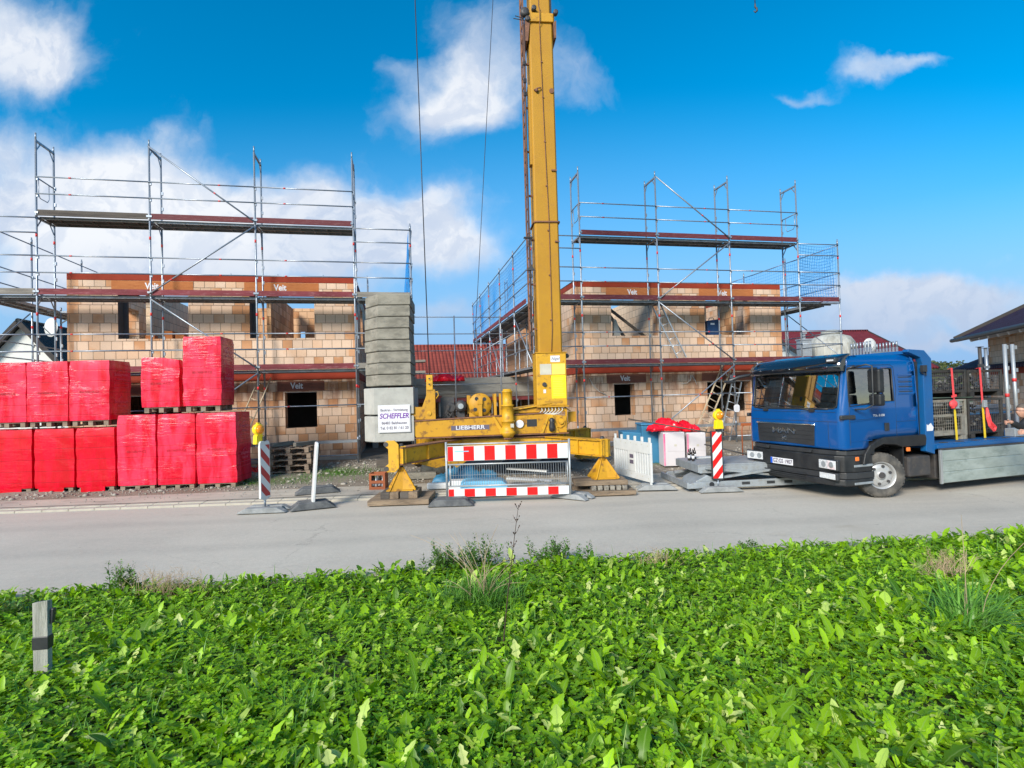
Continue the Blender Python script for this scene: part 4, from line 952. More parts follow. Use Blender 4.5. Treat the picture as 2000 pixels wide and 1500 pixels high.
def scaffolds():
    a = scaffold('scaffold with bright red toe boards round the brick house behind the red pallets',0.,
        dict(top=['toe_black','toe_red','toe_red'],mid=['toe_bright','toe_bright','toe_bright'],low=['toe_bright','toe_bright','toe_bright'],corner='toe_grey',wing='toe_grey'),True,False,False,None)
    b = scaffold('scaffold with dark maroon toe boards and blue nets round the brick house behind the truck',14.42,
        dict(top=['toe_red']*3,mid=['toe_red']*3,low=['toe_red']*3,corner='toe_red',wing='toe_bright'),True,True,True,None)
    # notice hanging on the right scaffold's post
    p = fp(19.56,-.06,0); p.z = at(1435,798,p.y).z
    t = thing('notice_plate','small white plate hanging on the right scaffold post beside the truck mirror','sign',tuple(p),FA)
    MB().prism([(-.07,-.11),(.07,-.11),(.10,-.06),(.10,.09),(.05,.13),(-.05,.13),(-.10,.09),(-.10,-.06)],-.012,0).build('plate','signwhite',t)
    mb = MB()
    for k in range(4): mb.box(-.05,.05,-.0135,-.0125,.05-.035*k,.058-.035*k)
    mb.build('faint_lines','greylabel',t)
    # two stacks of formwork ledges right of the ballast
    for lab,z0 in (('upper of the two dark boards sticking out beside the ballast tower',None),('lower of the two dark boards sticking out beside the ballast tower',1)):
        y = 706 if z0 is None else 727; c = at(812,y,15.2)
        t = thing('board',lab,'board',tuple(c),FA); MB().box(-.28,.26,-.2,.2,-.03,.03).build('plank','toe_black',t); MB().box(-.28,.26,-.205,-.2005,-.03,.03).build('pale_edge','toe_grey',t)

# ------------------------------------------------------------------ what stands behind
def gable_house(name,label,c,rz,w,d,eave,ridge,wall,tiles,over=.4,axis='x'):
    """ridge along local x"""
    t = thing(name,label,'house',c,rz); MB().box(-w/2,w/2,-d/2,d/2,-.3,eave).build('wall',wall,t)
    for sx in (-w/2,w/2-.3): MB().prism([(-d/2,eave),(d/2,eave),(0,ridge-.05)],sx,sx+.3,axis='X').build('gable',wall,t)
    sl = (ridge-eave)/(d/2); L = math.hypot(d/2+over,(d/2+over)*sl)
    for sg in (-1,1):
        a = math.atan(sl); mb = MB(); mb.box(-w/2-over,w/2+over,0,L,0,.12)
        X = Matrix.Translation((0,0,ridge)) @ (Matrix.Rotation(-a,4,'X') if sg > 0 else Matrix.Rotation(PI,4,'Z') @ Matrix.Rotation(-a,4,'X'))
        o = mb.build('roof',tiles,t); o.matrix_local = X
        for xa in (-w/2-over-.03,w/2+over-.12): e = MB().box(xa,xa+.15,0,L,-.08,.16).build('verge_board','timberdark',t); e.matrix_local = X
    mb = MB(); mb.tube([(-w/2-over,0,ridge+.12),(w/2+over,0,ridge+.12)],.12,8); mb.build('ridge_tiles',tiles,t)
    return t
def dish(label,c,rz,r,parent_note=None):
    t = thing('satellite_dish',label,'satellite dish',c,rz); mb = MB()
    mb.lathe([(.01,.10*r),(r*.5,.04*r),(r*.8,-.06*r),(r,-.2*r),(r,-.23*r),(r*.5,.0)],axis='Y',n=24); mb.build('reflector','dish',t)
    MB().tube([(0,-.02,-r*.9),(0,-r*.8,-.2*r),(0,-r*.9,0)],.02,6).build('feed_arm','galv_dull',t); MB().tube([(0,.05,0),(0,.25,0),(0,.3,-1.2)],.025,6).build('mount','galv_dull',t)
def background():
    # low concrete garages between the houses, with dark openings
    c = fp(7.9,4.3,0); t = thing('garage_shell','low unfinished concrete garages between the two brick houses behind the crane','garage',tuple(c),FA)
    Wd = 6.5
    MB().box(0,Wd,0,.25,2.08,2.66).build('parapet','formwork',t); 
    mb = MB(); mb.box(-.0,Wd,.02,.24,1.92,2.075); mb.build('slab_edge','toe_grey',t)
    mb = MB(); mb.box(0,Wd,-.10,.0,1.78,1.91); mb.box(2.2,2.5,-.12,-.101,1.78,2.02); mb.build('formwork_beam','paint_maroon',t)
    for x in (0,2.4,4.4,Wd-.2): MB().box(x,x+.2,.02,.3,.2,1.915).build('column','slab',t)
    mb = MB(); mb.box(0,Wd,5.2,5.4,.2,2.6); mb.box(0,.2,.31,5.19,.2,2.6); mb.box(Wd-.2,Wd,.31,5.19,.2,2.6); mb.build('wall','brick_in',t)
    MB().box(.0,Wd,.26,5.5,2.42,2.6).build('roof_slab','slab',t)
    mb = MB(); mb.box(.5,2.0,-.04,-.005,1.93,2.05); mb.box(2.9,6.,-.04,-.005,1.93,2.05); mb.build('board','toe_grey',t)
    c2 = at(870,735,19.6)
    t = thing('film_heap','crumpled red film lying on the garage parapet right of the crane rope','film',(c2.x,c2.y,c2.z-.18)); crumple(t,1.3,.6,.36,'foil_dark',seed=3)
    # thin scaffold behind the garages
    t = thing('tube_scaffold','thin tubes of a rear scaffold in front of the red tiled roof','scaffold',tuple(fp(7.9,4.0,2.6)),FA)
    for z in (2.55,1.95,1.35,.55,.15): MB().tube([(.4,-.5,z-.35),(6.2,-.5,z-.35)],.018,6).build('guard_rail','galv',t)
    for x in (2.95,4.6,5.6): MB().tube([(x,-.5,-2.4),(x,-.5,2.25)],.0245,8).build('standard','galv',t)
    for x in (3.9,4.9): MB().tube([(x,.6,-2.4),(x,.6,1.9)],.0245,8).build('standard','galv',t)
    MB().tube([(3.6,-.5,.8),(6.2,-.5,2.2)],.018,6).build('diagonal_brace','galv',t)
    # red tiled house behind
    c = fp(10.6,19.5,0); t = gable_house('tiled_house','house with a red tiled roof behind the crane between the two brick houses',(c.x,c.y,.1),FA,15.,9.,2.2,5.05,'plaster','tile_red')
    # white gabled house far left
    c = at(45,628,27.); t = gable_house('white_house','white gabled house with a dark tiled roof behind the left scaffold',(c.x-1.04,33.9,.0),.15+PI/2,14.,7.0,2.15,c.z-.12,'plaster','tile_black',over=.35)
    p = at(104,640,24.); dish('grey satellite dish seen through the left scaffold',(p.x,p.y,p.z),-.3,.42)
    # maroon roofed house right, with dish; dirty white tank
    p = at(1600,705,44.); t = gable_house('maroon_house','house with a maroon tiled roof behind the truck cab',(p.x,44.,.2),.12,8.,12.,3.0,6.1,'plaster','tile_maroon')
    p = at(1696,676,36.); dish('pale round satellite dish on the maroon roof above the truck cab',(p.x,p.y,p.z),.2,.52)
    p = at(1625,700,30.); t = thing('storage_tank','dirty white round tank with a domed top behind the scaffold, above the truck cab','tank',(p.x,p.y,0))
    R_ = (at(1665,690,30.)-at(1583,690,30.)).x/2; zt = at(1625,652,30.).z
    mb = MB(); mb.lathe([(R_,0),(R_,zt-.75),(R_*.97,zt-.5),(R_*.8,zt-.2),(R_*.5,zt-.08),(.45,zt-.05)],n=36); mb.build('body','tank',t)
    mb = MB(); mb.lathe([(.5,zt-.05),(.5,zt+.12),(.3,zt+.2)],n=16); mb.build('hatch','tank',t)
    mb = MB()
    for k in range(18): a = 2*PI*k/18; mb.tube([(R_*1.01*math.cos(a),R_*1.01*math.sin(a),0),(R_*1.01*math.cos(a),R_*1.01*math.sin(a),zt-.6)],.03,4)
    mb.build('seam','tank',t)
    p = at(1570,665,29.); t = thing('small_chimney','small grey vent left of the white tank','vent',(p.x,p.y,p.z-1.2)); MB().box(-.3,.3,-.2,.2,0,1.2).box(-.34,.34,-.24,.24,1.203,1.27).box(-.06,.06,-.06,.06,1.273,1.55).box(-.12,.12,-.12,.12,1.553,1.62).build('stack','galv_dull',t)
    # finished brick house at the right edge: we see its long side running back from us
    c = at(1931,700,23.6); t = thing('brick_building','finished brick building with a purple tiled roof beyond the truck bed','house',(c.x,c.y,0),math.atan2(-.93,-.37))
    ze = at(1884,657,23.4).z; tn = .50
    MB().box(0,13,0,9,-.2,ze+.05).build('wall','brick',t); MB().box(0,13,-.02,-.001,2.25,2.5).build('slab_edge','ring',t)
    rf = lambda x0,x1,y0,y1,o=0.: [(x0,y0,ze+(y0+.85)*tn+o),(x1,y0,ze+(y0+.85)*tn+o),(x1,y1,ze+(y1+.85)*tn+o),(x0,y1,ze+(y1+.85)*tn+o)]
    mb = MB(); A = rf(-.8,14,-.85,5.)+rf(-.8,14,-.85,5.,-.14); mb.add(A,[(0,1,2,3),(4,7,6,5),(0,4,5,1),(1,5,6,2),(2,6,7,3),(3,7,4,0)]); mb.build('roof','tile_dark',t)
    MB().prism([(0.,ze+.05),(9.0,ze+.05),(4.6,ze+.05+4.4*tn)],.0,.3,axis='X').build('gable','brick',t)
    MB().tube([(-1.05,-.95,ze-.06),(14,-.95,ze-.06)],.09,8).build('gutter','darksteel',t); mb = MB(); mb.bar((-1.03,-.85,ze+.02),(-1.03,5.,ze+.02+5.85*tn),.06,.2); mb.build('verge_board','timberdark',t)
    for k in range(12): MB().prism([(-.78,ze-.10),(-.01,ze+.15),(-.01,ze-.08),(-.72,ze-.24)],.35+.85*k,.50+.85*k,axis='X').build('rafter_end','signwhite',t)
    # low annex roof left of it
    c = at(1858,722,27.); t = thing('low_annex','low building whose dark roof shows between the wire crates and the brick building','building',(c.x,c.y,0),math.atan2(-.93,-.37)); z0 = c.z; z1 = at(1934,700,27.).z
    MB().box(.6,8,.6,7,-.2,z0).build('wall','brick',t); mb = MB(); A = [(-.2,0,z0),(9,0,z0),(9,4.2,z0+4.2*.42),(-.2,4.2,z0+4.2*.42)]; A += [(p[0],p[1],p[2]-.12) for p in A]; mb.add(A,[(0,1,2,3),(4,7,6,5),(0,4,5,1),(1,5,6,2),(2,6,7,3),(3,7,4,0)]); mb.build('roof','tile_dark',t)
    # wooded hill far away
    mb = MB(); vs = []; fs = []; nx, ny = 60, 8
    for i in range(nx+1):
        for j in range(ny+1):
            x = 120+280*i/nx; y = 330+60*j/ny; h = (15+3*math.sin(i*.12+1)+1.5*math.sin(i*.4))*math.sin(PI*min(1,max(0,(i)/nx)))**.6*math.sin(PI*.5*min(1,j/5))
            vs.append((x,y,h-1))
    for i in range(nx):
        for j in range(ny): a_ = i*(ny+1)+j; fs.append((a_,a_+ny+1,a_+ny+2,a_+1))
    tag(mb.add(vs,fs,smooth=True).build('hill','field'),'wooded hill on the horizon behind the truck bed',kind='structure')
    f = Field(); T = leaf_template('oval',3); n = 9000; i = rng.integers(0,len(vs),n); V = np.array(vs)[i]+rng.normal(0,2.2,(n,3))*[1,1,.45]+[0,0,1.5]
    for _ in range(1): f.scatter(T,V,rng.random(n)*6.28,rng.uniform(0,1.5,n),rng.uniform(1.3,3.0,n),rng.random(n),np.full(n,2.2))
    tag(f.build('woods','treefar'),'far woods covering the hill on the horizon',kind='stuff')

def crumple(parent, L, Wd, H, mat, seed=1, name='film', fall=0.):
    """crumpled sheet of film: a folded, wrinkled lump"""
    r = random.Random(seed); nx, ny = 34, 16; ph = [r.uniform(0,6.28) for _ in range(8)]; vs = []; fs = []
    for i in range(nx+1):
        for j in range(ny+1):
            u = i/nx; v = j/ny; e = math.sin(PI*min(1,max(0,u)))**.28*math.sin(PI*v)**.4
            h = H*e*(.50+.22*math.sin(u*11+ph[0]+v*3)+.16*abs(math.sin(u*21+ph[1]-v*9))+.16*abs(math.sin(u*31+v*17+ph[2]))-.12*abs(math.sin(u*13-v*21+ph[5])))
            x = L*(u-.5)+.05*L*math.sin(v*9+ph[3]); y = Wd*(v-.5)+.10*Wd*math.sin(u*13+ph[4]); vs.append((x,y,h-fall*(1-e)*(1 if v < .5 else .3)+r.uniform(-.012,.012)))
    for i in range(nx):
        for j in range(ny): a = i*(ny+1)+j; fs.append((a,a+ny+1,a+ny+2,a+1))
    o = MB().add(vs,fs,smooth=True).build(name,mat,parent); m = o.modifiers.new('s','SOLIDIFY'); m.thickness = .004
    return o
# ------------------------------------------------------------------ crane
CR = Vector((-.35, 12.45, 0)); CA = .10
def crane():
    t = thing('tower_crane','yellow tower crane standing on outrigger feet between the two brick houses','crane',tuple(CR))
    inv = lambda p: Vector(p)-CR
    # base: hub and four arms
    mb = MB(); mb.box(-.95,1.25,-.55,.75,.72,1.02); mb.build('base_frame','crane_pale',t,bevel=.012)
    mb = MB(); mb.box(-1.0,1.3,-.60,.80,1.021,1.045); mb.build('base_top_plate','rust',t)
    feet = {'fl':(-2.16,10.42,.22),'fr':(1.76,10.80,.27),'bl':(-2.4,14.3,.25),'br':(1.9,14.4,.25)}
    hub = {'fl':(-.80,-.42),'fr':(1.05,-.42),'bl':(-.8,.6),'br':(1.05,.6)}
    for k,(fx,fy,fz) in feet.items():
        a = Vector((hub[k][0],hub[k][1],.87)); b = inv((fx,fy,.86)); d = (b-a).normalized(); b2 = b+d*.10
        n = Vector((-d.y,d.x,0)); up = Vector((0,0,1))
        mb = MB(); mb.bar(a+up*-.0,b2,.16,.29,up=(0,0,1)); o = mb.build('outrigger_arm','crane_pale' if k[0]=='f' else 'crane',t,bevel=.006)
        m2 = MB()
        for zz in (.155,-.155): m2.bar(a+up*zz,b2+up*zz,.26,.022,up=(0,0,1))
        m2.build('flange','rust' if k == 'fl' else 'crane',o)
        m3 = MB()
        for q in (.35,.62,.99): c = a.lerp(b2,q); m3.bar(c-d*.01,c+d*.01,.25,.285)
        m3.build('stiffener','crane_pale',o)
        # screw jack and pyramid foot
        p = inv((fx,fy,0)); m4 = MB(); m4.tube([p+up*(fz+.30),p+up*1.06],.030,10); m4.lathe([(.05,.98),(.05,1.05),(.03,1.09)],c=(p.x,p.y,0),n=10); m4.build('jack_screw','darksteel',t)
        m6 = MB(); m6.cbox((p.x,p.y,.86),(.17,.20,.36),rz=.3); m6.build('jack_bracket','crane_pale',t,bevel=.01)
        m5 = MB(); A = Vector((p.x,p.y,fz)); s = .24; h = .37
        for q in range(4):
            an = PI/4+q*PI/2+.25; an2 = an+PI/2; c0 = A+Vector((math.cos(an)*s*1.35,math.sin(an)*s*1.35,0)); c1 = A+Vector((math.cos(an2)*s*1.35,math.sin(an2)*s*1.35,0))
            t0 = A+Vector((math.cos(an)*.05,math.sin(an)*.05,h)); t1 = A+Vector((math.cos(an2)*.05,math.sin(an2)*.05,h)); mid = (c0+c1)/2*1.0+(A-(c0+c1)/2)*.10
            m5.add([c0,mid,(t0+t1)/2,t0],[(0,1,2,3)]); m5.add([mid,c1,t1,(t0+t1)/2],[(0,1,2,3)])
            m5.bar(c0+up*.0,t0,.016,.05)
        m5.box(A.x-.25,A.x+.25,A.y-.25,A.y+.25,fz,fz+.018); m5.lathe([(.055,h-.03),(.055,h+.03),(.035,h+.05)],c=tuple(A),n=12); m5.build('foot','crane',t)
    # end lug plate on the front-left arm
    e = inv((-2.36,10.30,0)); ang = math.atan2((inv((-2.16,10.42,0))-Vector((-.8,-.42,0))).y,(inv((-2.16,10.42,0))-Vector((-.8,-.42,0))).x)
    X = Matrix.Translation((e.x,e.y,.86)) @ rotz(ang+PI-1.05)
    mb = MB(); mb.prism([(-.04,-.30),(.10,-.30),(.18,-.22),(.18,.22),(.10,.30),(-.04,.30),(-.10,.26),(-.10,.20),(-.02,.14),(-.02,-.14),(-.10,-.20),(-.10,-.26)],-.02,.02,X=X); mb.build('lug_plate','crane_pale',t,bevel=.006)
    mb = MB(); 
    for z in (-.23,.23): mb.lathe([(.045,-.03),(.045,.03)],c=(-.06,0,z),axis='Y',n=14,X=X)
    mb.build('lug_pin','darksteel',t)
    # lower tie rod and hinge plates under the arm
    mb = MB(); p = inv((-1.55,11.0,0)); X = Matrix.Translation((p.x,p.y,.60)) @ rotz(.45); mb.prism([(-.45,.06),(.55,.16),(.62,.02),(.40,-.10),(.30,-.02),(-.05,-.07)],-.03,.03,X=X); mb.build('hinge_plate','crane',t,bevel=.006)
    # slewing ring
    mb = MB(); mb.lathe([(.62,1.045),(.62,1.10),(.55,1.10),(.55,1.13)],n=32); mb.build('slewing_ring','darksteel',t)
    # upper frame in its own slewed frame
    R = rotz(CA)
    def xf(mb): mb.v = [tuple(R @ Vector(p)) for p in mb.v]; return mb
    ub = MB(); ub.prism([(-1.80,1.11),(1.46,1.11),(1.46,1.47),(.95,1.53),(-2.02,1.44)],-.72,-.66); ub.prism([(-1.80,1.11),(1.46,1.11),(1.46,1.47),(.95,1.53),(-2.02,1.44)],.60,.66)
    ub.box(-1.95,1.40,-.655,.595,1.12,1.16); o = xf(ub).build('upper_frame','crane',t,bevel=.008)
    m2 = MB()
    for y in (-.74,.58): m2.prism([(-2.10,1.445),(.95,1.535),(.95,1.56),(-2.10,1.47)],y,y+.14); m2.box(-1.85,1.5,y,y+.12,1.085,1.108)
    xf(m2).build('flange','rust',o)
    # raised wedge carrying the mast foot
    m3 = MB(); m3.prism([(.28,1.56),(1.46,1.56),(1.46,1.20),(1.50,1.20),(1.50,1.62),(1.16,1.72),(.28,1.60)],-.60,-.54); m3.prism([(.28,1.56),(1.50,1.56),(1.50,1.62),(1.16,1.72),(.28,1.60)],.3,.36); m3.box(.55,1.5,-.535,.295,1.60,1.63); xf(m3).build('mast_foot','crane',t,bevel=.006)
    m3 = MB(); m3.prism([(.24,1.615),(1.16,1.735),(1.16,1.76),(.24,1.64)],-.66,.40); xf(m3).build('top_plate','crane_pale',t)
    # manufacturer's lettering plate
    m3 = MB(); m3.box(-1.06,-.24,-.7235,-.7205,1.235,1.335); pl = xf(m3).build('name_plate','ink',t)
    lt = text('lettering','LIEBHERR',.118,'signwhite',pl,tuple(R @ Vector((-.65,-.7265,1.285))),(PI/2,0,CA),sx=1.25,bold=.002)
    # round pale lamp, holes, latches on the frame
    m3 = MB(); m3.lathe([(.085,-.76),(.085,-.721)],c=(.42,0,1.33),axis='Y',n=24); xf(m3).build('round_plate','signwhite',t)
    m3 = MB(); m3.box(.58,.80,-.7225,-.7205,1.26,1.42); xf(m3).build('dark_opening','black',t)
    m3 = MB(); m3.lathe([(.02,0),(.06,.02),(.07,.10),(.05,.2),(.065,.26),(.03,.3)],c=(1.12,-.78,1.14),n=12); xf(m3).build('limit_switch','black',t)
    m3 = MB(); m3.prism([(1.0,1.11),(1.28,1.11),(1.16,1.5),(1.08,1.52)],-.75,-.723); m3.prism([(.86,1.11),(.93,1.11),(1.08,1.5),(1.04,1.52)],-.75,-.723); xf(m3).build('gusset','crane_pale',t)
    m3 = MB(); m3.lathe([(.06,-.77),(.06,-.723)],c=(1.33,0,1.36),axis='Y',n=14); m3.tube([(1.24,-.74,1.25),(1.30,-.75,1.22),(1.40,-.75,1.28),(1.42,-.74,1.38)],.008,5); xf(m3).build('pin_boss','crane_pale',t)
    m3 = MB(); m3.box(1.56,1.74,-.4,-.36,1.32,1.55); m3.tube([(1.48,-.38,1.66),(1.62,-.38,1.56)],.012,5); m3.tube([(1.48,-.38,1.22),(1.62,-.38,1.34)],.012,5); xf(m3).build('side_flag','crane',t)
    m3 = MB(); m3.prism([(-.0,1.12),(.10,1.12),(-.12,1.50),(-.17,1.50)],-.78,-.723); xf(m3).build('rib','crane_pale',t)
    # post with rings
    m3 = MB(); m3.lathe([(.10,1.05),(.125,1.10),(.155,1.13),(.155,1.18),(.135,1.19),(.135,1.38),(.15,1.385),(.15,1.42),(.125,1.425),(.125,1.72),(.14,1.725),(.14,1.75),(.105,1.755),(.105,2.02),(.115,2.025),(.115,2.05),(.09,2.05),(.09,2.09)],c=(.16,-.80,0),n=24); xf(m3).build('tow_post','crane_pale',t)
    m3 = MB(); m3.lathe([(.06,1.0),(.11,1.03),(.06,1.055)],c=(.16,-.80,0),n=12); xf(m3).build('post_foot','rust',t)
    m3 = MB(); m3.box(.20,.27,-.965,-.937,1.27,1.35); xf(m3).build('sticker','greylabel',t)
    # winch: drum, bearing bracket, motor
    m3 = MB(); m3.lathe([(.05,-.66),(.245,-.655),(.25,-.64),(.25,-.62),(.12,-.615),(.12,-.25),(.25,-.245),(.25,-.22),(.05,-.21)],c=(-.42,0,1.77),axis='Y',n=30); dr = xf(m3).build('winch_drum','crane',t)
    m3 = MB()
    for a in (.9,2.1,3.9,5.3): m3.lathe([(.042,-.6625),(.042,-.658)],c=(-.42+.15*math.cos(a),0,1.77+.15*math.sin(a)),axis='Y',n=14)
    xf(m3).build('drum_hole','black',dr)
    m3 = MB(); m3.box(-.46,-.38,-.71,-.67,1.46,1.80); m3.box(-.48,-.37,-.72,-.66,1.78,1.88); xf(m3).build('bearing_bracket','crane',t,bevel=.006)
    m3 = MB(); m3.box(-.66,-.20,-.60,-.2,1.50,1.60); m3.box(-.70,-.62,-.55,-.2,1.58,1.98); m3.box(-.12,-.06,-.62,-.2,1.5,2.0); m3.box(.0,.05,-.62,-.5,1.5,2.0); xf(m3).build('winch_frame','crane',t,bevel=.006)
    m3 = MB(); m3.lathe([(.05,-.72),(.10,-.70),(.125,-.66),(.125,-.35),(.10,-.32)],c=(-.84,0,1.75),axis='Y',n=20); m3.box(-.92,-.76,-.6,-.38,1.5,1.64); 
    for k in range(10): a = 2*PI*k/10; m3.cbox((-.84+.128*math.cos(a),-.5,1.75+.128*math.sin(a)),(.02,.3,.012),ry=-a)
    xf(m3).build('winch_motor','darksteel',t)
    m3 = MB(); m3.lathe([(.06,-.735),(.045,-.722)],c=(-.84,0,1.75),axis='Y',n=16); xf(m3).build('motor_cap','galv_dull',t)
    m3 = MB(); m3.lathe([(.09,-.5),(.11,-.45),(.11,-.2)],c=(-1.05,0,1.72),axis='Y',n=14); m3.tube([(-1.1,-.55,1.8),(-1.17,-.56,1.6),(-1.1,-.57,1.5),(-1.02,-.56,1.62)],.012,5); xf(m3).build('gearbox','darksteel',t)
    m3 = MB()
    for k in range(9): a0 = -1.25+.11*k; m3.tube([(a0,-.45,1.48),(a0+.05,-.50-.02*(k%3),1.62+.03*(k%4)),(a0+.16,-.48,1.55),(a0+.22,-.40,1.50)],.010,5)
    m3.box(-1.28,-.98,-.40,-.1,1.48,1.95); m3.box(-.02,.30,-.35,.1,1.5,1.72); xf(m3).build('cabling','darksteel',t)
    m3 = MB(); m3.box(-1.30,-.72,-.30,.30,1.16,1.44); m3.box(.30,1.3,-.50,.40,1.05,1.12); xf(m3).build('gear_housing','rust',t)
    # rope anchor lever
    m3 = MB(); m3.prism([(-2.05,1.50),(-1.38,1.48),(-1.38,2.12),(-1.42,2.14),(-1.42,2.42),(-1.56,2.42),(-1.57,2.0),(-1.66,1.76),(-1.78,1.76),(-2.02,1.82)],-.70,-.66); xf(m3).build('anchor_plate','crane',t,bevel=.006)
    m3 = MB(); m3.box(-1.56,-1.43,-.72,-.64,2.12,2.44); m3.lathe([(.035,-.735),(.035,-.63)],c=(-1.495,0,2.36),axis='Y',n=12); m3.lathe([(.035,-.735),(.035,-.63)],c=(-1.495,0,2.24),axis='Y',n=12); m3.lathe([(.05,-.72),(.05,-.70)],c=(-1.52,0,1.62),axis='Y',n=14); m3.tube([(-1.40,-.68,2.06),(-1.33,-.68,2.08),(-1.31,-.68,2.0),(-1.36,-.68,1.93)],.012,6); xf(m3).build('anchor_head','crane_pale',t)
    m3 = MB()
    for z in (2.36,2.24): m3.lathe([(.019,-.74),(.019,-.625)],c=(-1.495,0,z),axis='Y',n=10)
    xf(m3).build('anchor_hole','black',t)
    # control box with its labels
    bx0,bx1,by0,by1,bz0,bz1 = .83,1.50,-.66,-.10,1.70,2.86
    m3 = MB(); m3.box(bx0,bx1,by0,by1,bz0,bz1); cb = xf(m3).build('control_box','crane_pale',t,bevel=.012)
    m3 = MB(); m3.box(bx0-.01,bx1+.02,by0-.02,by1,bz1+.002,bz1+.02); m3.box(bx0-.01,bx1+.02,by0-.02,by1,bz0-.03,bz0-.002); xf(m3).build('box_rim','crane',cb)
    def lab(x0,x1,z0,z1,mat,nm='label'): return xf(MB().box(x0,x1,by0-.0035,by0-.0005,z0,z1)).build(nm,mat,cb)
    l1 = lab(1.16,1.475,1.86,2.36,'yellowlabel','warning_label'); lab(1.18,1.47,2.385,2.62,'yellowlabel2','faded_label'); lab(.91,1.165,2.385,2.62,'greylabel','faded_label')
    l4 = lab(1.15,1.36,2.66,2.80,'signwhite','name_label'); text('lettering','Nigel',.082,'ink',l4,tuple(R @ Vector((1.255,by0-.005,2.73))),(PI/2,0,CA),ext=.001,shear=.35)
    mb = MB()
    for k in range(11): mb.box(1.19,1.44-.02*(k%3),by0-.0045,by0-.0038,2.30-.038*k,2.308-.038*k)
    xf(mb).build('faint_lines','yellowlabel2',l1)
    mb = MB()
    for z in (1.80,1.77): mb.box(1.0,1.4,by0-.004,by0-.001,z-.006,z)
    xf(mb).build('rust_streak','rust',cb)
    m3 = MB(); m3.lathe([(.045,by0-.035),(.05,by0-.001)],c=(1.0,0,2.17),axis='Y',n=16); xf(m3).build('switch','darksteel',cb); lab(.975,1.03,1.98,2.06,'signwhite')
    m3 = MB(); m3.lathe([(.055,-.02),(.055,.02)],c=(bx1+.045,-.5,2.80),axis='Y',n=14); xf(m3).build('eye_bolt','darksteel',cb)
    # hoses under the box
    m3 = MB()
    for k in range(7):
        x0 = .92+.075*k; m3.tube([(x0,-.62,1.69),(x0+.02,-.66,1.60),(x0-.07,-.68,1.53),(x0-.22,-.68,1.50),(x0-.34,-.67,1.49)],.011,6)
    xf(m3).build('hoses','whitecable',t)
    # telescopic mast: outer tube with chamfered corners, collar, inner tube
    mx,my,hw = 1.175,-.30,.272
    def octo(w,c,z0,z1,lean0=0.,lean1=0.):
        pts = [(-w,-w+c),(-w+c,-w),(w-c,-w),(w,-w+c),(w,w-c),(w-c,w),(-w+c,w),(-w,w-c)]; m = MB()
        vs = [(mx+p[0]+lean0,my+p[1],z0) for p in pts]+[(mx+p[0]+lean1,my+p[1],z1) for p in pts]
        m.add(vs,[tuple(range(8))[::-1],tuple(range(8,16))]+[(i,(i+1)%8,8+(i+1)%8,8+i) for i in range(8)]); return m
    o = xf(octo(hw,.035,2.885,10.35)).build('mast_tube','mast',t,bevel=.006)
    m3 = octo(hw+.03,.04,5.78,5.81); xf(m3).build('mast_band','rust',o)
    m3 = MB(); m3.tube([(mx+.02,my-hw-.012,2.9),(mx+.05,my-hw-.015,3.4),(mx+.05,my-hw-.015,5.8),(mx+.0,my-hw-.015,8.2),(mx-.03,my-hw-.015,10.2),(mx-.03,my-hw-.08,10.3),(mx-.03,my-hw-.08,10.55),(mx-.03,my-hw+.03,10.7),(mx-.03,my-hw+.03,14.5)],.009,6); xf(m3).build('mast_cable','rust',t)
    m3 = MB()
    for z in (3.6,4.6,5.6,6.6,7.6,8.6,9.4): m3.cbox((mx+.03-.011*(z-5.8 if z > 5.8 else 0),my-hw-.008,z),(.04,.03,.025))
    xf(m3).build('cable_clip','rust',t)
    m3 = MB(); m3.lathe([(.055,-.02),(.055,.02),(.03,.025)],c=(mx+.20,my-hw,8.75),axis='Y',n=16); m3.tube([(mx-.20,my-hw-.02,8.75),(mx-.12,my-hw-.06,8.78),(mx-.04,my-hw-.03,8.80)],.014,6); m3.sphere((mx-.14,my-hw-.03,8.74),.04,8,6); m3.cbox((mx+.2,my-hw-.015,6.95),(.12,.04,.03)); m3.cbox((mx+.22,my-hw-.015,5.35),(.1,.04,.03)); xf(m3).build('mast_fitting','rust',t)
    xf(octo(.315,.04,10.30,10.50)).build('mast_collar','crane',t,bevel=.01)
    m3 = MB(); m3.prism([(mx-.36,9.86),(mx-.30,9.86),(mx-.25,10.29),(mx-.36,10.35)],my-.30,my+.30); m3.prism([(mx+.34,9.95),(mx+.30,9.95),(mx+.28,10.29),(mx+.35,10.35)],my-.30,my+.30); xf(m3).build('collar_guide','rust',t)
    for dx,z in ((-.36,10.50),(-.30,10.35),(.34,10.52),(-.15,10.60)): m3 = MB(); m3.lathe([(.03,-.05),(.095 if dx < -.3 else .055,-.045),(.095 if dx < -.3 else .055,.045),(.03,.05)],c=(mx+dx,my-.30,z),axis='Y',n=18); xf(m3).build('collar_roller','darksteel',t)
    m3 = MB(); m3.tube([(mx-.36,my-.3,10.32),(mx-.62,my-.32,10.34)],.010,5); xf(m3).build('collar_pin','darksteel',t); m3 = MB(); m3.tube([(mx-.40,my-.3,10.37),(mx-.58,my-.32,10.40)],.010,5); xf(m3).build('collar_pin','darksteel',t)
    o2 = xf(octo(.235,.03,10.50,15.5)).build('inner_mast','mast',t,bevel=.006)
    m3 = MB(); m3.box(mx+.237,mx+.262,my-.24,my-.2,10.52,15.5); xf(m3).build('rope_channel','black',o2)
    # ladder up the left face
    m3 = MB(); lx = mx-hw-.085
    for y in (my-.19,my+.19): m3.box(lx-.055,lx-.015,y-.02,y+.02,2.95,15.4)
    for k in range(44): m3.tube([(lx-.03,my-.17,3.1+.28*k),(lx-.03,my+.17,3.1+.28*k)],.010,5)
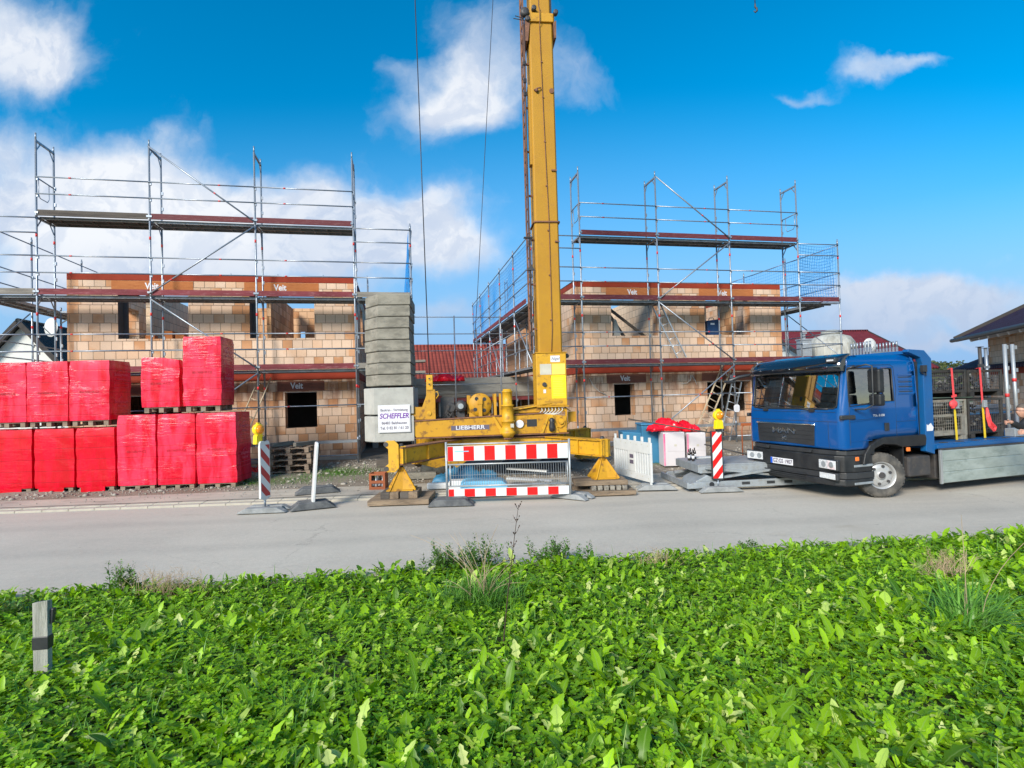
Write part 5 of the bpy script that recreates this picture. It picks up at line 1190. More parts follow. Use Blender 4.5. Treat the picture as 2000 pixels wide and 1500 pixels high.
    for k in range(7): m3.box(lx-.02,mx-hw+.0,my-.16,my-.12,3.4+1.*k,3.44+1.*k)
    xf(m3).build('mast_ladder','rust',t)
    m3 = MB(); m3.box(mx-hw-.055,mx-hw-.002,my-.24,my-.05,7.1,8.9); xf(m3).build('side_strip','mast',t)
    m3 = MB(); 
    for k,z in enumerate((9.4,9.0,8.7,5.35,4.6,4.1,3.6,3.3)): m3.cbox((lx-.03,my-.22,z),(.07,.05,.08))
    for z in (5.45,): m3.box(lx-.16,lx+.04,my-.25,my-.15,z,z+.02)
    m3.prism([(lx-.12,4.72),(lx+.05,4.72),(lx-.0,4.86)],my-.26,my-.2); xf(m3).build('ladder_fitting','darksteel',t)
    # two thin ropes beside the ladder, running down
    m3 = MB(); m3.tube([(mx-.37,my-.30,10.30),(lx-.06,my-.23,2.9)],.008,5); m3.tube([(mx-.40,my-.30,10.30),(lx-.09,my-.23,5.)],.006,5); xf(m3).build('guide_rope','cable',t)
    # hoist ropes going up out of the picture
    a = R @ Vector((-1.495,-.68,2.40)); b = inv(at(808.5,-60,11.9)); MB().tube([a,b],.0115,6).build('hoist_rope','cable',t)
    a = inv(at(925,700,14.2)); b = inv(at(966,-60,14.2)); MB().tube([a,a.lerp(b,.15)+Vector((.01,0,0)),b],.009,6).build('hoist_rope','cable',t)
    p = at(1475,14,13.); h = thing('crane_hook','dark crane hook hanging on its rope at the top right of the sky','hook',tuple(p))
    MB().tube([(0,0,.05),(0,0,.8)],.012,6).build('rope','cable',h); MB().tube([(0,0,.08),(.0,0,.0),(.035,0,-.03),(.04,0,-.09),(.0,0,-.13),(-.04,0,-.09)],[.018,.022,.024,.024,.018,.008],8).build('hook','darksteel',h)
    # ballast: stacked concrete blocks, each a thing of its own
    def slab(label,z0,z1,w,d,ch,mat,yo=0.,off=0.,name='ballast_slab'):
        c = CR+R @ Vector((-2.38+off,-.05+yo,0)); tt = thing(name,label,'concrete block',(c.x,c.y,z0),CA+.02*off,'concrete ballast blocks of the crane'); H = z1-z0-.013
        pl = [(-w/2,-d/2+ch*1.3),(-w/2+ch,-d/2),(w/2,-d/2),(w/2,d/2),(-w/2+ch,d/2),(-w/2,d/2-ch*1.3)]
        mb = MB(); b_ = .014
        ins = [(p[0]*(1-2*b_/w)+0,p[1]*(1-2*b_/d)) for p in pl]; n = len(pl)
        vs = [(p[0],p[1],0) for p in ins]+[(p[0],p[1],b_) for p in pl]+[(p[0],p[1],H-b_) for p in pl]+[(p[0],p[1],H) for p in ins]
        fs = [tuple(range(n))[::-1],tuple(3*n+i for i in range(n))]+[(k*n+i,k*n+(i+1)%n,(k+1)*n+(i+1)%n,(k+1)*n+i) for k in range(3) for i in range(n)]
        mb.add(vs,fs); o = mb.build('block',mat,tt); return tt
    order = ['lowest','second','third','fourth','fifth','sixth','seventh','topmost']
    for k in range(8):
        z0 = 2.23+.2465*k; slab(f'weathered concrete ballast slab, {order[k]} of the eight thin slabs beside the crane',z0,z0+.2465,1.00+random.uniform(-.012,.012),1.35,.33,'conc_old',off=random.uniform(-.018,.018))
    lo = slab('big pale grey concrete block at the very bottom of the ballast tower',1.04,1.60,1.08,1.40,.26,'conc')
    up = slab('big grey concrete block with the white sign, directly under the thin slabs',1.62,2.20,1.08,1.40,.26,'conc')
    # company sign
    s = thing('company_sign','white company sign with purple lettering fixed to the big concrete ballast block','sign',tuple(CR+R @ Vector((-2.245,-.772,1.53))),CA)
    MB().box(-.335,.335,-.012,-.001,-.29,.29).build('plate','signwhite',s,bevel=.004)
    mb = MB(); mb.box(-.318,.318,-.0145,-.0125,-.275,-.270); mb.box(-.318,.318,-.0145,-.0125,.270,.275); mb.box(-.318,-.313,-.0145,-.0125,-.269,.269); mb.box(.313,.318,-.0145,-.0125,-.269,.269); mb.build('border','greylabel',s)
    text('lettering','Baukran - Vermietung',.080,'ink',s,(0,-.014,.185),ext=.001,sx=.80,bold=.001); text('lettering','SCHEFFLER',.150,'purple',s,(0,-.014,.055),ext=.001,sx=.82,bold=.0035,shear=.2)
    text('lettering','86483 Balzhausen',.080,'ink',s,(0,-.014,-.09),ext=.001,sx=.92,bold=.0012); text('lettering','Tel. 0 82 81 / 61 20',.085,'ink',s,(0,-.014,-.195),ext=.001,sx=.87,bold=.0012)
def timber(label,c,rz,L,w,h,mat,group=None,cat='timber',name='timber_beam'):
    t = thing(name,label,cat,c,rz,group); MB().box(-L/2,L/2,-w/2,w/2,0,h).build('beam',mat,t,bevel=.008,seg=2); return t
def pads():
    # left pad: wide planks with four cut sleepers on top
    g = 'timber packing under the crane feet'
    for k,(y,dz) in enumerate(((10.10,0),(10.42,0),(10.72,0))):
        lab = ['front broad plank at the bottom of the packing under the left crane foot','middle broad plank at the bottom of the packing under the left crane foot','rear broad plank at the bottom of the packing under the left crane foot'][k]
        timber(lab,(-2.15,y,.0),.03,1.12,.30,.095,'sleeper',g)
    xs = [-2.42,-2.25,-2.06,-1.90]; labs = ['leftmost, nearly black','second from the left, grey','third from the left, nearly black','rightmost, brown']
    for k,x in enumerate(xs): timber(f'short sleeper block under the left crane foot, {labs[k]}',(x,10.36,.097),PI/2+.03,.60,.165,.12,'toe_black' if k in (0,2) else 'sleeper',g)
    for k,(y) in enumerate((10.45,10.78,11.1)):
        lab = ['front','middle','rear'][k]; timber(f'{lab} plank at the bottom of the packing under the right crane foot',(1.72,y,0.0),.04,1.15,.30,.085,'sleeper',g)
    for k in range(6): timber(f'square timber end under the right crane foot, {["leftmost","second from left","third from left","fourth from left","fifth from left","rightmost"][k]} of six',(1.50+.118*k,10.68,.087),PI/2+.04,.62,.085,.085,'woodgrey',g)
    for k,y in enumerate((10.56,10.84)): timber(f'{["front","rear"][k]} plank on top of the packing under the right crane foot',(1.66,y,.174),.03,1.02,.26,.09,'sleeper',g)
    # mossy beams and lumps under the crane
    p = gz(820,932,.14); timber('pale mossy concrete beam lying on the ground under the crane, right of the left foot',(p.x,p.y+.2,.08),.02,.72,.2,.15,'conc_old',None,'beam','concrete_beam')
    p = gz(800,905,.3); timber('dark timber stack lying across under the crane base',(p.x+.2,p.y+.6,.12),.05,2.3,.35,.25,'toe_black')
    for lab,px,py,s in (('grey rock lump under the crane base beside the pale beam',838,915,.24),('pale boulder under the crane base, seen left of the barrier',862,915,.26)):
        p = gz(px,py+12,.12); t = thing('stone',lab,'stone',(p.x,p.y+.3,.10)); mb = MB(); mb.sphere((0,0,s*.7),s,10,8,(1.1,.9,.85)); o = mb.build('lump','conc_old',t); 
        for v in o.data.vertices: v.co *= 1+.12*math.sin(v.co.x*19+v.co.z*13)+.08*math.sin(v.co.y*31)
    # stuff behind the barrier
    p = gz(945,962,.08); t = thing('blue_sheet_bundle','light blue plastic bundle lying on the ground behind the red and white barrier','bundle',(p.x,p.y+.15,.06),.05)
    mb = MB(); mb.prism([(-.46,0),(.50,0),(.46,.16),(.36,.25),(-.36,.26),(-.46,.20)],-.25,.25); mb.build('bundle','tarp',t,bevel=.03,seg=3)
    p = gz(892,960,.08); t = thing('white_block','white foam block beside the blue bundle behind the barrier','block',(p.x-.0,p.y+.25,.06)); MB().box(-.16,.17,-.15,.15,0,.21).build('block','whiteplastic',t,bevel=.01)
    p = gz(905,930,.1); t = thing('blue_tarp','dark blue tarpaulin hanging under the crane base behind the barrier','tarpaulin',(p.x+.1,p.y-.5,.06)); crumple(t,1.35,.7,.42,'bin',seed=8,name='tarpaulin')
    for k,(px,py,L,rz,tl) in enumerate(((1030,925,.95,-.22,.06),(1035,940,1.0,-.30,.03),(1085,948,.7,.35,.0))):
        p = gz(px,py,.15); t = thing('board',['pale board, upper one of those lying behind the barrier','pale board, lower one of those lying behind the barrier','pale board lying slanted at the right end behind the barrier'][k],'board',(p.x,p.y+.2,.16+.05*(1-k)),rz); MB().cbox((0,0,0),(L,.14,.035),ry=tl).build('plank','ladderwood' if k == 2 else 'whiteplastic',t)
    p = gz(1075,955,.08); t = thing('pale_sack','pale crumpled paper sack on the ground behind the right end of the barrier','sack',(p.x,p.y+.25,.05)); crumple(t,.7,.45,.20,'conc_kerb',seed=5,name='sack')
    p = gz(1010,925,.1); t = thing('dark_tarp','black crumpled sheet under the crane base','sheet',(p.x+.35,p.y+.6,.05)); crumple(t,1.9,.9,.5,'black',seed=11,name='sheet')
    p = gz(848,962,.02); t = thing('white_board','white rounded plastic board lying at the foot of the barrier','board',(p.x+.12,p.y+.25,.05),.02); MB().box(-.30,.30,-.07,.07,0,.13).build('board','whiteplastic',t,bevel=.03,seg=3)
    # bottle crate
    p = gz(736,955,.06); t = thing('bottle_crate','brown plastic bottle crate standing left of the left crane foot','crate',(p.x,p.y+.18,.04),.0)
    mb = MB(); 
    for y in (-.15,.13): mb.box(-.17,.17,y,y+.02,0,.06); mb.box(-.17,.17,y,y+.02,.13,.19); mb.box(-.17,.17,y,y+.02,.30,.34); mb.box(-.17,-.12,y,y+.02,.0605,.1295); mb.box(.12,.17,y,y+.02,.0605,.1295); mb.box(-.17,-.12,y,y+.02,.1905,.2995); mb.box(.12,.17,y,y+.02,.1905,.2995)
    mb.box(-.17,-.15,-.129,.129,0,.34); mb.box(.15,.17,-.129,.129,0,.34); mb.box(-.149,.149,-.129,.129,0,.02); mb.build('crate_body','crateorange',t)
    for k in range(8):
        x = -.105+.07*(k%4); y = -.08+.12*(k//4); b = thing('bottle',f'{"empty clear" if k%2 else "empty brown"} bottle in the brown crate, {["front","rear"][k//4]} row, {["first","second","third","fourth"][k%4]} from the left','bottle',(p.x+x,p.y+.18+y,.062),0,'bottles in the brown crate'); bottle(b,'glassbrown' if k%2 == 0 else 'galv_dull')
def bottle(t,mat,h=.26,label=True):
    MB().lathe([(.026,0),(.031,.006),(.031,h*.55),(.026,h*.66),(.013,h*.80),(.0125,h*.97),(.014,h*.975),(.014,h)],n=12).build('glass',mat,t)
    if label: MB().lathe([(.0318,h*.2),(.0318,h*.45)],n=12).build('paper_label','signwhite',t)

# ------------------------------------------------------------------ pallets in red film
def pallet_mesh(w=.84,d=.8,h=.13):
    mb = MB()
    for x in (-w/2+.05,0,w/2-.05):
        for y in (-d/2+.05,0,d/2-.05): mb.box(x-.05,x+.05,y-.05,y+.05,.02,.10)
        mb.box(x-.05,x+.05,-d/2,d/2,0,.019)
    for y in (-d/2+.05,0,d/2-.05): mb.box(-w/2,w/2,y-.05,y+.05,.1005,.118)
    for k in range(5): x = -w/2+.06+(w-.12)*k/4; mb.box(x-.055,x+.055,-d/2,d/2,.1185,h+.004)
    return mb
def film_mesh(w,d,z0,z1,seed,sag=0.):
    """stack wrapped in stretched film: slightly bulging, soft-cornered, with tiers"""
    r = random.Random(seed); n = 10; loop = []
    for (sx,sy) in ((-1,-1),(1,-1),(1,1),(-1,1)): loop.append((sx*w/2,sy*d/2))
    pts = []
    for i in range(4):
        a = Vector(loop[i]+(0,)); b = Vector(loop[(i+1)%4]+(0,))
        for k in range(n): pts.append((a.lerp(b,(k+.0)/n),k/n))
    m = len(pts); zs = list(np.linspace(z0,z1,15)); vs = []; fs = []
    tier = [r.uniform(-.008,.008) for _ in range(20)]
    for j,z in enumerate(zs):
        off = tier[int((z-z0)/.245)]
        for k,(p,q) in enumerate(pts):
            f = 1+.006*math.sin(j*1.7+k*.9+seed)+r.uniform(-.003,.003); c_ = .985 if (k%n == 0) else 1.
            if j == 0: f *= .985
            top = 0.
            if j >= len(zs)-2: f *= (.992 if j == len(zs)-2 else .965)
            x = p.x*f*c_+off; y = p.y*f*c_+off*.5; zz = z
            if sag: zz = z-(z-z0)/(z1-z0)*sag*max(0,(x/w+.5))**2.2*(.6+.4*math.sin(y*5))
            vs.append((x,y,zz+r.uniform(-.003,.003)))
    for j in range(len(zs)-1):
        for k in range(m): fs.append((j*m+k,j*m+(k+1)%m,(j+1)*m+(k+1)%m,(j+1)*m+k))
    o = len(vs); top = len(zs)-1
    cx = [(vs[top*m+k][0],vs[top*m+k][1],vs[top*m+k][2]) for k in range(m)]
    # top with a shallow crumpled centre
    ring2 = [(c[0]*.6,c[1]*.6,c[2]+r.uniform(-.006,.012)) for c in cx]; vs += ring2; fs += [(top*m+k,top*m+(k+1)%m,o+(k+1)%m,o+k) for k in range(m)]
    vs.append((0,0,sum(c[2] for c in cx)/m+.01)); fs += [(o+k,o+(k+1)%m,o+m) for k in range(m)]
    fs.append(tuple(range(m))[::-1])
    return MB().add(vs,fs,smooth=True)
def wrapped(label,x,y,z,w,h,rz,seed,printed=True,skirt=False,sag=0.,d=.80,deep=False):
    w -= .045
    t = thing('wrapped_pallet',label,'brick pallet',(x,y,z),rz,'pallets of bricks wrapped in red film'); p = pallet_mesh(w-.10,d-.06); p.build('pallet','wood',t)
    f = film_mesh(w,d,.125,h,seed,sag).build('film_wrap','foil_deep' if deep else 'foil',t); 
    m = f.modifiers.new('e','EDGE_SPLIT'); m.split_angle = math.radians(50); m.use_edge_sharp = False
    if skirt:
        mb = MB(); mb.box(-w/2+.10,w/2-.22,-d/2-.010,-d/2-.004,.0,.13); mb.build('film_skirt','foil_deep',t)
    if printed:
        r = random.Random(seed)
        # faint printing on the side that shows, and a code on the front
        x1 = w/2+.020
        def sidetxt(s,sz,yy,zz,sx=1.): text('print',s,sz,'foilprint',f,(x1,yy,zz),(PI/2,0,PI/2),ext=.0006,sx=sx,bold=.0008)
        z0 = h-.32
        for q in range(2):
            zz = z0-.62*q
            if zz-.3 < .15: break
            if q == 0 or True:
                sidetxt('Schlagmann',.105,0,zz,1.0); sidetxt('POROTON',.06,0,zz-.11)
                mb = MB(); mb.tube([(x1,-.10,zz+.055),(x1,0,zz+.11),(x1,.10,zz+.055)],.004,4)
                zb = zz-.30
                if zb > .2:
                    mb.box(x1,x1+.001,-.26,.26,zb,zb+.006); mb.box(x1,x1+.001,-.26,.26,zb+.10,zb+.106); mb.box(x1,x1+.001,-.26,-.254,zb+.0065,zb+.0995); mb.box(x1,x1+.001,.254,.26,zb+.0065,zb+.0995)
                mb.build('print','foilprint',f)
        text('print','8517680 M CZ',.075,'foilink',f,(0,-d/2-.012,h*.52),(PI/2,0,0),ext=.0006,sx=.9)
    return t
def pallets():
    a = .07; Y = 12.56; z0 = .05
    xs = [(-11.28,.90),(-10.33,.90),(-9.40,.88)]; nm = ['leftmost','second','third']
    lab = ['bottom row pallet in dark red film, next to the cut off one','bottom row pallet in red film, middle one of the three short ones','bottom row pallet in red film, short one touching the taller pallets']
    for k,(x,w) in enumerate(xs): wrapped(lab[k],x,Y,z0,w,1.44,a,10+k,printed=False,skirt=True,deep=True)
    wrapped('bottom row pallet in dark red film cut by the left edge of the picture',-12.22,Y,z0,.9,1.44,a,19,printed=False,skirt=True,deep=True)
    xs = [(-8.50,.88),(-7.60,.86),(-6.70,.92)]; lab = ['taller bottom row pallet in red film, nearest to the short ones','taller bottom row pallet in red film, between two equally tall ones','taller bottom row pallet in red film at the end beside the empty pallets']
    for k,(x,w) in enumerate(xs): wrapped(lab[k],x,Y+.02,z0,w,1.70,a,20+k,printed=True)
    xs = [(-11.42,.92),(-10.47,.92),(-9.53,.90)]; lab = ['upper row pallet in red film cut by the left edge','upper row pallet in red film, middle one of the left group','upper row pallet in red film with its printed side showing beside the gap']
    for k,(x,w) in enumerate(xs): wrapped(lab[k],x,Y,z0+1.49,w,1.47,a+.02,30+k)
    wrapped('upper pallet with its red film torn and slumped, left of the tall one',-7.98,Y+.05,z0+1.74,.86,1.26,a+.05,41,sag=.36)
    wrapped('tallest pallet in red film, standing alone at the right of the upper row',-7.0,Y-.02,z0+1.745,.86,1.68,a+.07,43)
    # loose film on the ground and a pile of empty pallets
    p = gz(500,928,.1); t = thing('film_scrap','scrap of dark red film on the ground between the wrapped and the empty pallets','film',(p.x+.0,p.y+.3,.08)); crumple(t,.75,.5,.34,'foil_dark',seed=2)
    c = gz(560,930,.1); zb = .09; names = ['lowest','second from the ground','third from the ground','fourth from the ground','topmost, lying upside down']
    base = None
    for k in range(5):
        w = 1.05; 
        lab = f'empty wooden pallet in the pile beside the red pallets, {names[k]}'
        loc = (c.x+random.uniform(-.03,.03),c.y+.55+random.uniform(-.03,.03),zb+.145*k)
        if base is None: base = thing('wooden_pallet',lab,'pallet',loc,.12,'empty wooden pallets'); pallet_mesh(1.0,1.1).build('boards','wood',base)
        else: dup(base,lab,loc,.12+random.uniform(-.05,.05))
    for k,(x) in enumerate((-.28,.30)): timber(f'short squared timber lying on the pile of empty pallets, {["left","right"][k]} one',(c.x+x-.02,c.y+.5,zb+.145*5),PI/2-.35,.75,.09,.10,'woodgrey',name='timber_block')
    timber('thin board sticking out under the pile of empty pallets towards the white beacon',(c.x+.95,c.y+.9,.10),.10,1.2,.22,.03,'woodgrey',name='board')

# ------------------------------------------------------------------ beacons, barriers
def rubber_foot(parent,mat,L=.82,W_=.40,H=.12,rz=0.):
    """recycled plastic base plate with sloped ends and slots"""
    mb = MB(); X = rotz(rz)
    mb.prism([(-L/2,0),(L/2,0),(L/2-.04,.03),(L/2-.16,H),(-L/2+.16,H),(-L/2+.04,.03)],-W_/2,-W_*.12,X=X); mb.prism([(-L/2,0),(L/2,0),(L/2-.04,.03),(L/2-.16,H),(-L/2+.16,H),(-L/2+.04,.03)],W_*.12,W_/2,X=X)
    for a,b in ((-L*.36,-L*.20),(-L*.07,L*.07),(L*.20,L*.36)): mb.box(a,b,-W_*.119,W_*.119,0,H*.9,X=X)
    mb.box(-L*.199,-L*.071,-W_*.119,W_*.119,0,H*.35,X=X); mb.box(L*.071,L*.199,-W_*.119,W_*.119,0,H*.35,X=X)
    return mb.build('base_plate',mat,parent,bevel=.012,seg=2)
def warn_lamp(parent,x,y,z,ry=0.):
    X = Matrix.Translation((x,y,z)) @ rotz(ry)
    mb = MB(); mb.prism([(-.085,-.17),(.085,-.17),(.07,-.02),(.055,.0),(-.055,.0),(-.07,-.02)],-.045,.045,X=X); mb.lathe([(.03,-.05),(.095,-.045),(.105,-.02),(.105,.02),(.095,.045),(.03,.05)],c=(0,0,.09),axis='Y',n=26,X=X); o = mb.build('warning_lamp','lampyellow',parent,bevel=.006)
    m2 = MB()
    for s in (-1,1): m2.lathe([(.078,.0),(.072,.022),(.04,.04),(.001,.046)] if s > 0 else [(.001,-.046),(.04,-.04),(.072,-.022),(.078,.0)],c=(0,s*.046,.09),axis='Y',n=22,X=X)
    m2.build('lens','amber',o); MB().box(-.03,.03,-.02,.02,.195,.215,X=X).build('sensor','lampyellow',o); MB().box(-.05,.05,-.03,.03,-.215,-.171,X=X).build('bracket','black',o)
def stripes(mb_a,mb_b,w,h,n,y,slant=.5,z0=0.):
    """diagonal stripes clipped to a w x h plate"""
    def clip(poly):
        for ax,sg,lim in ((1,1,z0),(1,-1,z0+h)):
            out = []
            for i in range(len(poly)):
                a = poly[i]; b = poly[(i+1)%len(poly)]; fa = sg*(a[ax]-lim); fb = sg*(b[ax]-lim)
                if fa >= 0: out.append(a)
                if (fa >= 0) != (fb >= 0): q = fa/(fa-fb); out.append((a[0]+(b[0]-a[0])*q,a[1]+(b[1]-a[1])*q))
            poly = out
            if not poly: return None
        return poly
    sh = h/n; sl = w*slant*2
    for k in range(-4,n+4):
        za = z0+k*sh; p = clip([(-w/2,za+sl/2),(w/2,za-sl/2),(w/2,za+sh-sl/2),(-w/2,za+sh+sl/2)])
        if p: (mb_a if k%2 == 0 else mb_b).prism(p,y-.0015,y)
def beacons():
    # left beacon with lamp, seen nearly edge-on
    t = thing('traffic_beacon','striped beacon with a yellow lamp, standing in front of the empty wooden pallets','traffic beacon',(-4.50,9.78,.0),.0)
    rubber_foot(t,'rubberpale',.86,.42,.09,.06); MB().tube([(0,0,.06),(0,0,.25)],.02,8).build('stem','galv',t)
    X = rotz(1.30); mb = MB(); mb.prism([(-.125,.24),(.0,.19),(.125,.24),(.125,1.22),(.10,1.26),(-.10,1.26),(-.125,1.22)],-.022,.022,X=X); bl = mb.build('blade','whiteplastic',t,bevel=.008)
    a,b = MB(),MB(); stripes(a,b,.22,.92,6,-.0225,.5,z0=.27)
    for m,mt,nm in ((a,'shaded_red_stripe','red_stripe'),(b,'white','white_stripe')): m.v = [tuple(X @ Vector(p)) for p in m.v]; m.build(nm,mt,bl)
    MB().cbox((-.02,.0,1.30),(.10,.07,.09)).build('lamp_mount','black',t,bevel=.01); warn_lamp(t,-.07,-.06,1.38,1.15)
    # middle beacon seen from its white edge
    t = thing('traffic_beacon','white beacon seen from the edge with black rubber base, right of the striped one','traffic beacon',(-3.72,9.98,.0),.0)
    rubber_foot(t,'rubber',.80,.40,.12,.42); X = rotz(-1.15) @ Matrix.Rotation(.10,4,'Y'); mb = MB(); mb.prism([(-.13,.09),(.13,.09),(.13,1.14),(.08,1.20),(-.08,1.20),(-.13,1.14)],-.025,.025,X=Matrix.Rotation(.085,4,'Y') @ rotz(-1.12)); mb.build('blade','whiteplastic',t,bevel=.012,seg=3)
    t = thing('rubber_base','empty black rubber base lying on the pavement behind the white beacon','rubber base',(-4.12,11.35,.045),.0); rubber_foot(t,'rubber',.90,.42,.12,.36)
    # right beacon facing us
    t = thing('traffic_beacon','upright beacon with red and white diagonal stripes and amber lamp, standing left of the truck','traffic beacon',(3.93,10.52,.0),.03)
    rubber_foot(t,'rubberpale',.84,.42,.10,0.); MB().tube([(0,0,.06),(0,0,.20)],.02,8).build('stem','galv',t)
    mb = MB(); mb.prism([(-.115,.22),(.0,.15),(.115,.22),(.115,1.15),(-.115,1.15)],-.015,.03); bl = mb.build('blade','black',t,bevel=.006)
    a,b = MB(),MB(); stripes(a,b,.185,.90,6,-.0155,-.62,z0=.235); a.build('red_stripe','red',bl); b.build('white_stripe','white',bl)
    MB().cbox((.04,.01,1.18),(.09,.06,.07)).build('lamp_mount','black',t,bevel=.01); warn_lamp(t,.04,-.02,1.36,.25)
def barriers():
    t = thing('barrier_fence','metal fence barrier with red and white striped boards in front of the crane','barrier',(-.115,10.06,.0),.005)
    for x in (-1.14,1.14): MB().tube([(x,0,.03),(x,0,1.12)],.021,10).build('post','galv_dull',t)
    mb = MB()
    for z in (1.075,.70,.30): mb.tube([(-1.12,0,z),(1.12,0,z)],.015,8)
    for x in (-1.075,1.095): mb.tube([(x,0,.30),(x,0,.70)],.013,6)
    mb.build('rail','galv_dull',t)
    mb = MB()
    for k in range(49): x = -1.06+k*2.12/48; mb.tube([(x,.0,.30),(x,.0,.70)],.0035,4,cap=False)
    mb.tube([(-1.07,0,.50),(1.09,0,.50)],.0035,4); mb.build('mesh_infill','galv_dull',t)
    for (z0,z1,nm) in ((.765,1.04,'upper_board'),(.10,.255,'lower_board')):
        mb = MB(); mb.box(-1.115,1.115,-.020,.012,z0,z1); o = mb.build(nm,'whiteplastic',t,bevel=.004,seg=1)
        a,b = MB(),MB(); W_ = 2.22; n = 13; 
        edges = [-1.11]; q = .100
        cur = -1.11; k = 0
        while cur < 1.11-1e-6:
            w = .10 if k == 0 else .193; nx = min(1.11,cur+w); MB().box(cur,nx,-.0225,-.0205,z0+.006,z1-.006).build(*(('red_panel','red') if k%2 == 0 else ('white_panel','white')),o); cur = nx; k += 1
    MB().box(-.98,-.72,-.0245,-.023,.935,.95).build('scratch','tarp',t)
    t2 = thing('rubber_base','black rubber base holding the left post of the striped barrier','rubber base',(-1.16,9.90,.0),.0); rubber_foot(t2,'rubber',.84,.40,.12,.02)
    t2 = thing('rubber_base','pale dusty rubber base holding the right post of the striped barrier','rubber base',(1.08,10.25,.0),-.35); rubber_foot(t2,'rubberpale',.78,.40,.09,-.3)
    # white plastic barrier, turned away
    A = Vector((2.27,12.25,0)); B = Vector((2.72,10.75,0)); L = (B-A).length; rz = math.atan2((B-A).y,(B-A).x)
    t = thing('plastic_barrier','white plastic barrier with a comb of pegs on top, standing askew right of the crane','barrier',tuple(A),rz)
    H = 1.0; mb = MB(); hol = []
    z1 = .93
    mb.box(0,L,-.02,.02,.70,z1); mb.box(0,L,-.02,.02,.14,.28); mb.box(0,.05,-.02,.02,.2801,.6999); mb.box(L-.05,L,-.02,.02,.2801,.6999)
    n = 15
    for k in range(n+1): x = .05+(L-.1)*k/n; mb.box(x-.021,x+.021,-.018,.018,.2801,.6999)
    mb.box(L*.42,L*.60,-.021,.021,.281,.699)
    for k in range(6): x = .06+(L-.12)*k/5; mb.box(x-.03,x+.03,-.018,.018,z1+.0005,z1+.10)
    mb.box(0.01,.06,-.019,.019,.0,.1395); mb.box(L-.07,L-.02,-.019,.019,.0,.1395)
    mb.build('panel','whiteplastic',t,bevel=.006)
    MB().box(L*.46,L*.56,-.024,-.0215,.56,.64).box(L*.46,L*.56,-.024,-.0215,.44,.52).build('sticker','ink',t)
    mb = MB()
    for k in range(7): 
        for z in (.86,.21): mb.lathe([(.014,-.0235),(.014,-.0205)],c=(.10+(L-.2)*k/6,0,z+.02*(k%2)),axis='Y',n=8)
    mb.build('rivet','greylabel',t)
    t2 = thing('rubber_base','grey rubber base under the near end of the white plastic barrier','rubber base',(2.82,10.88,.0),.0); rubber_foot(t2,'rubberpale',.80,.36,.10,-.05)
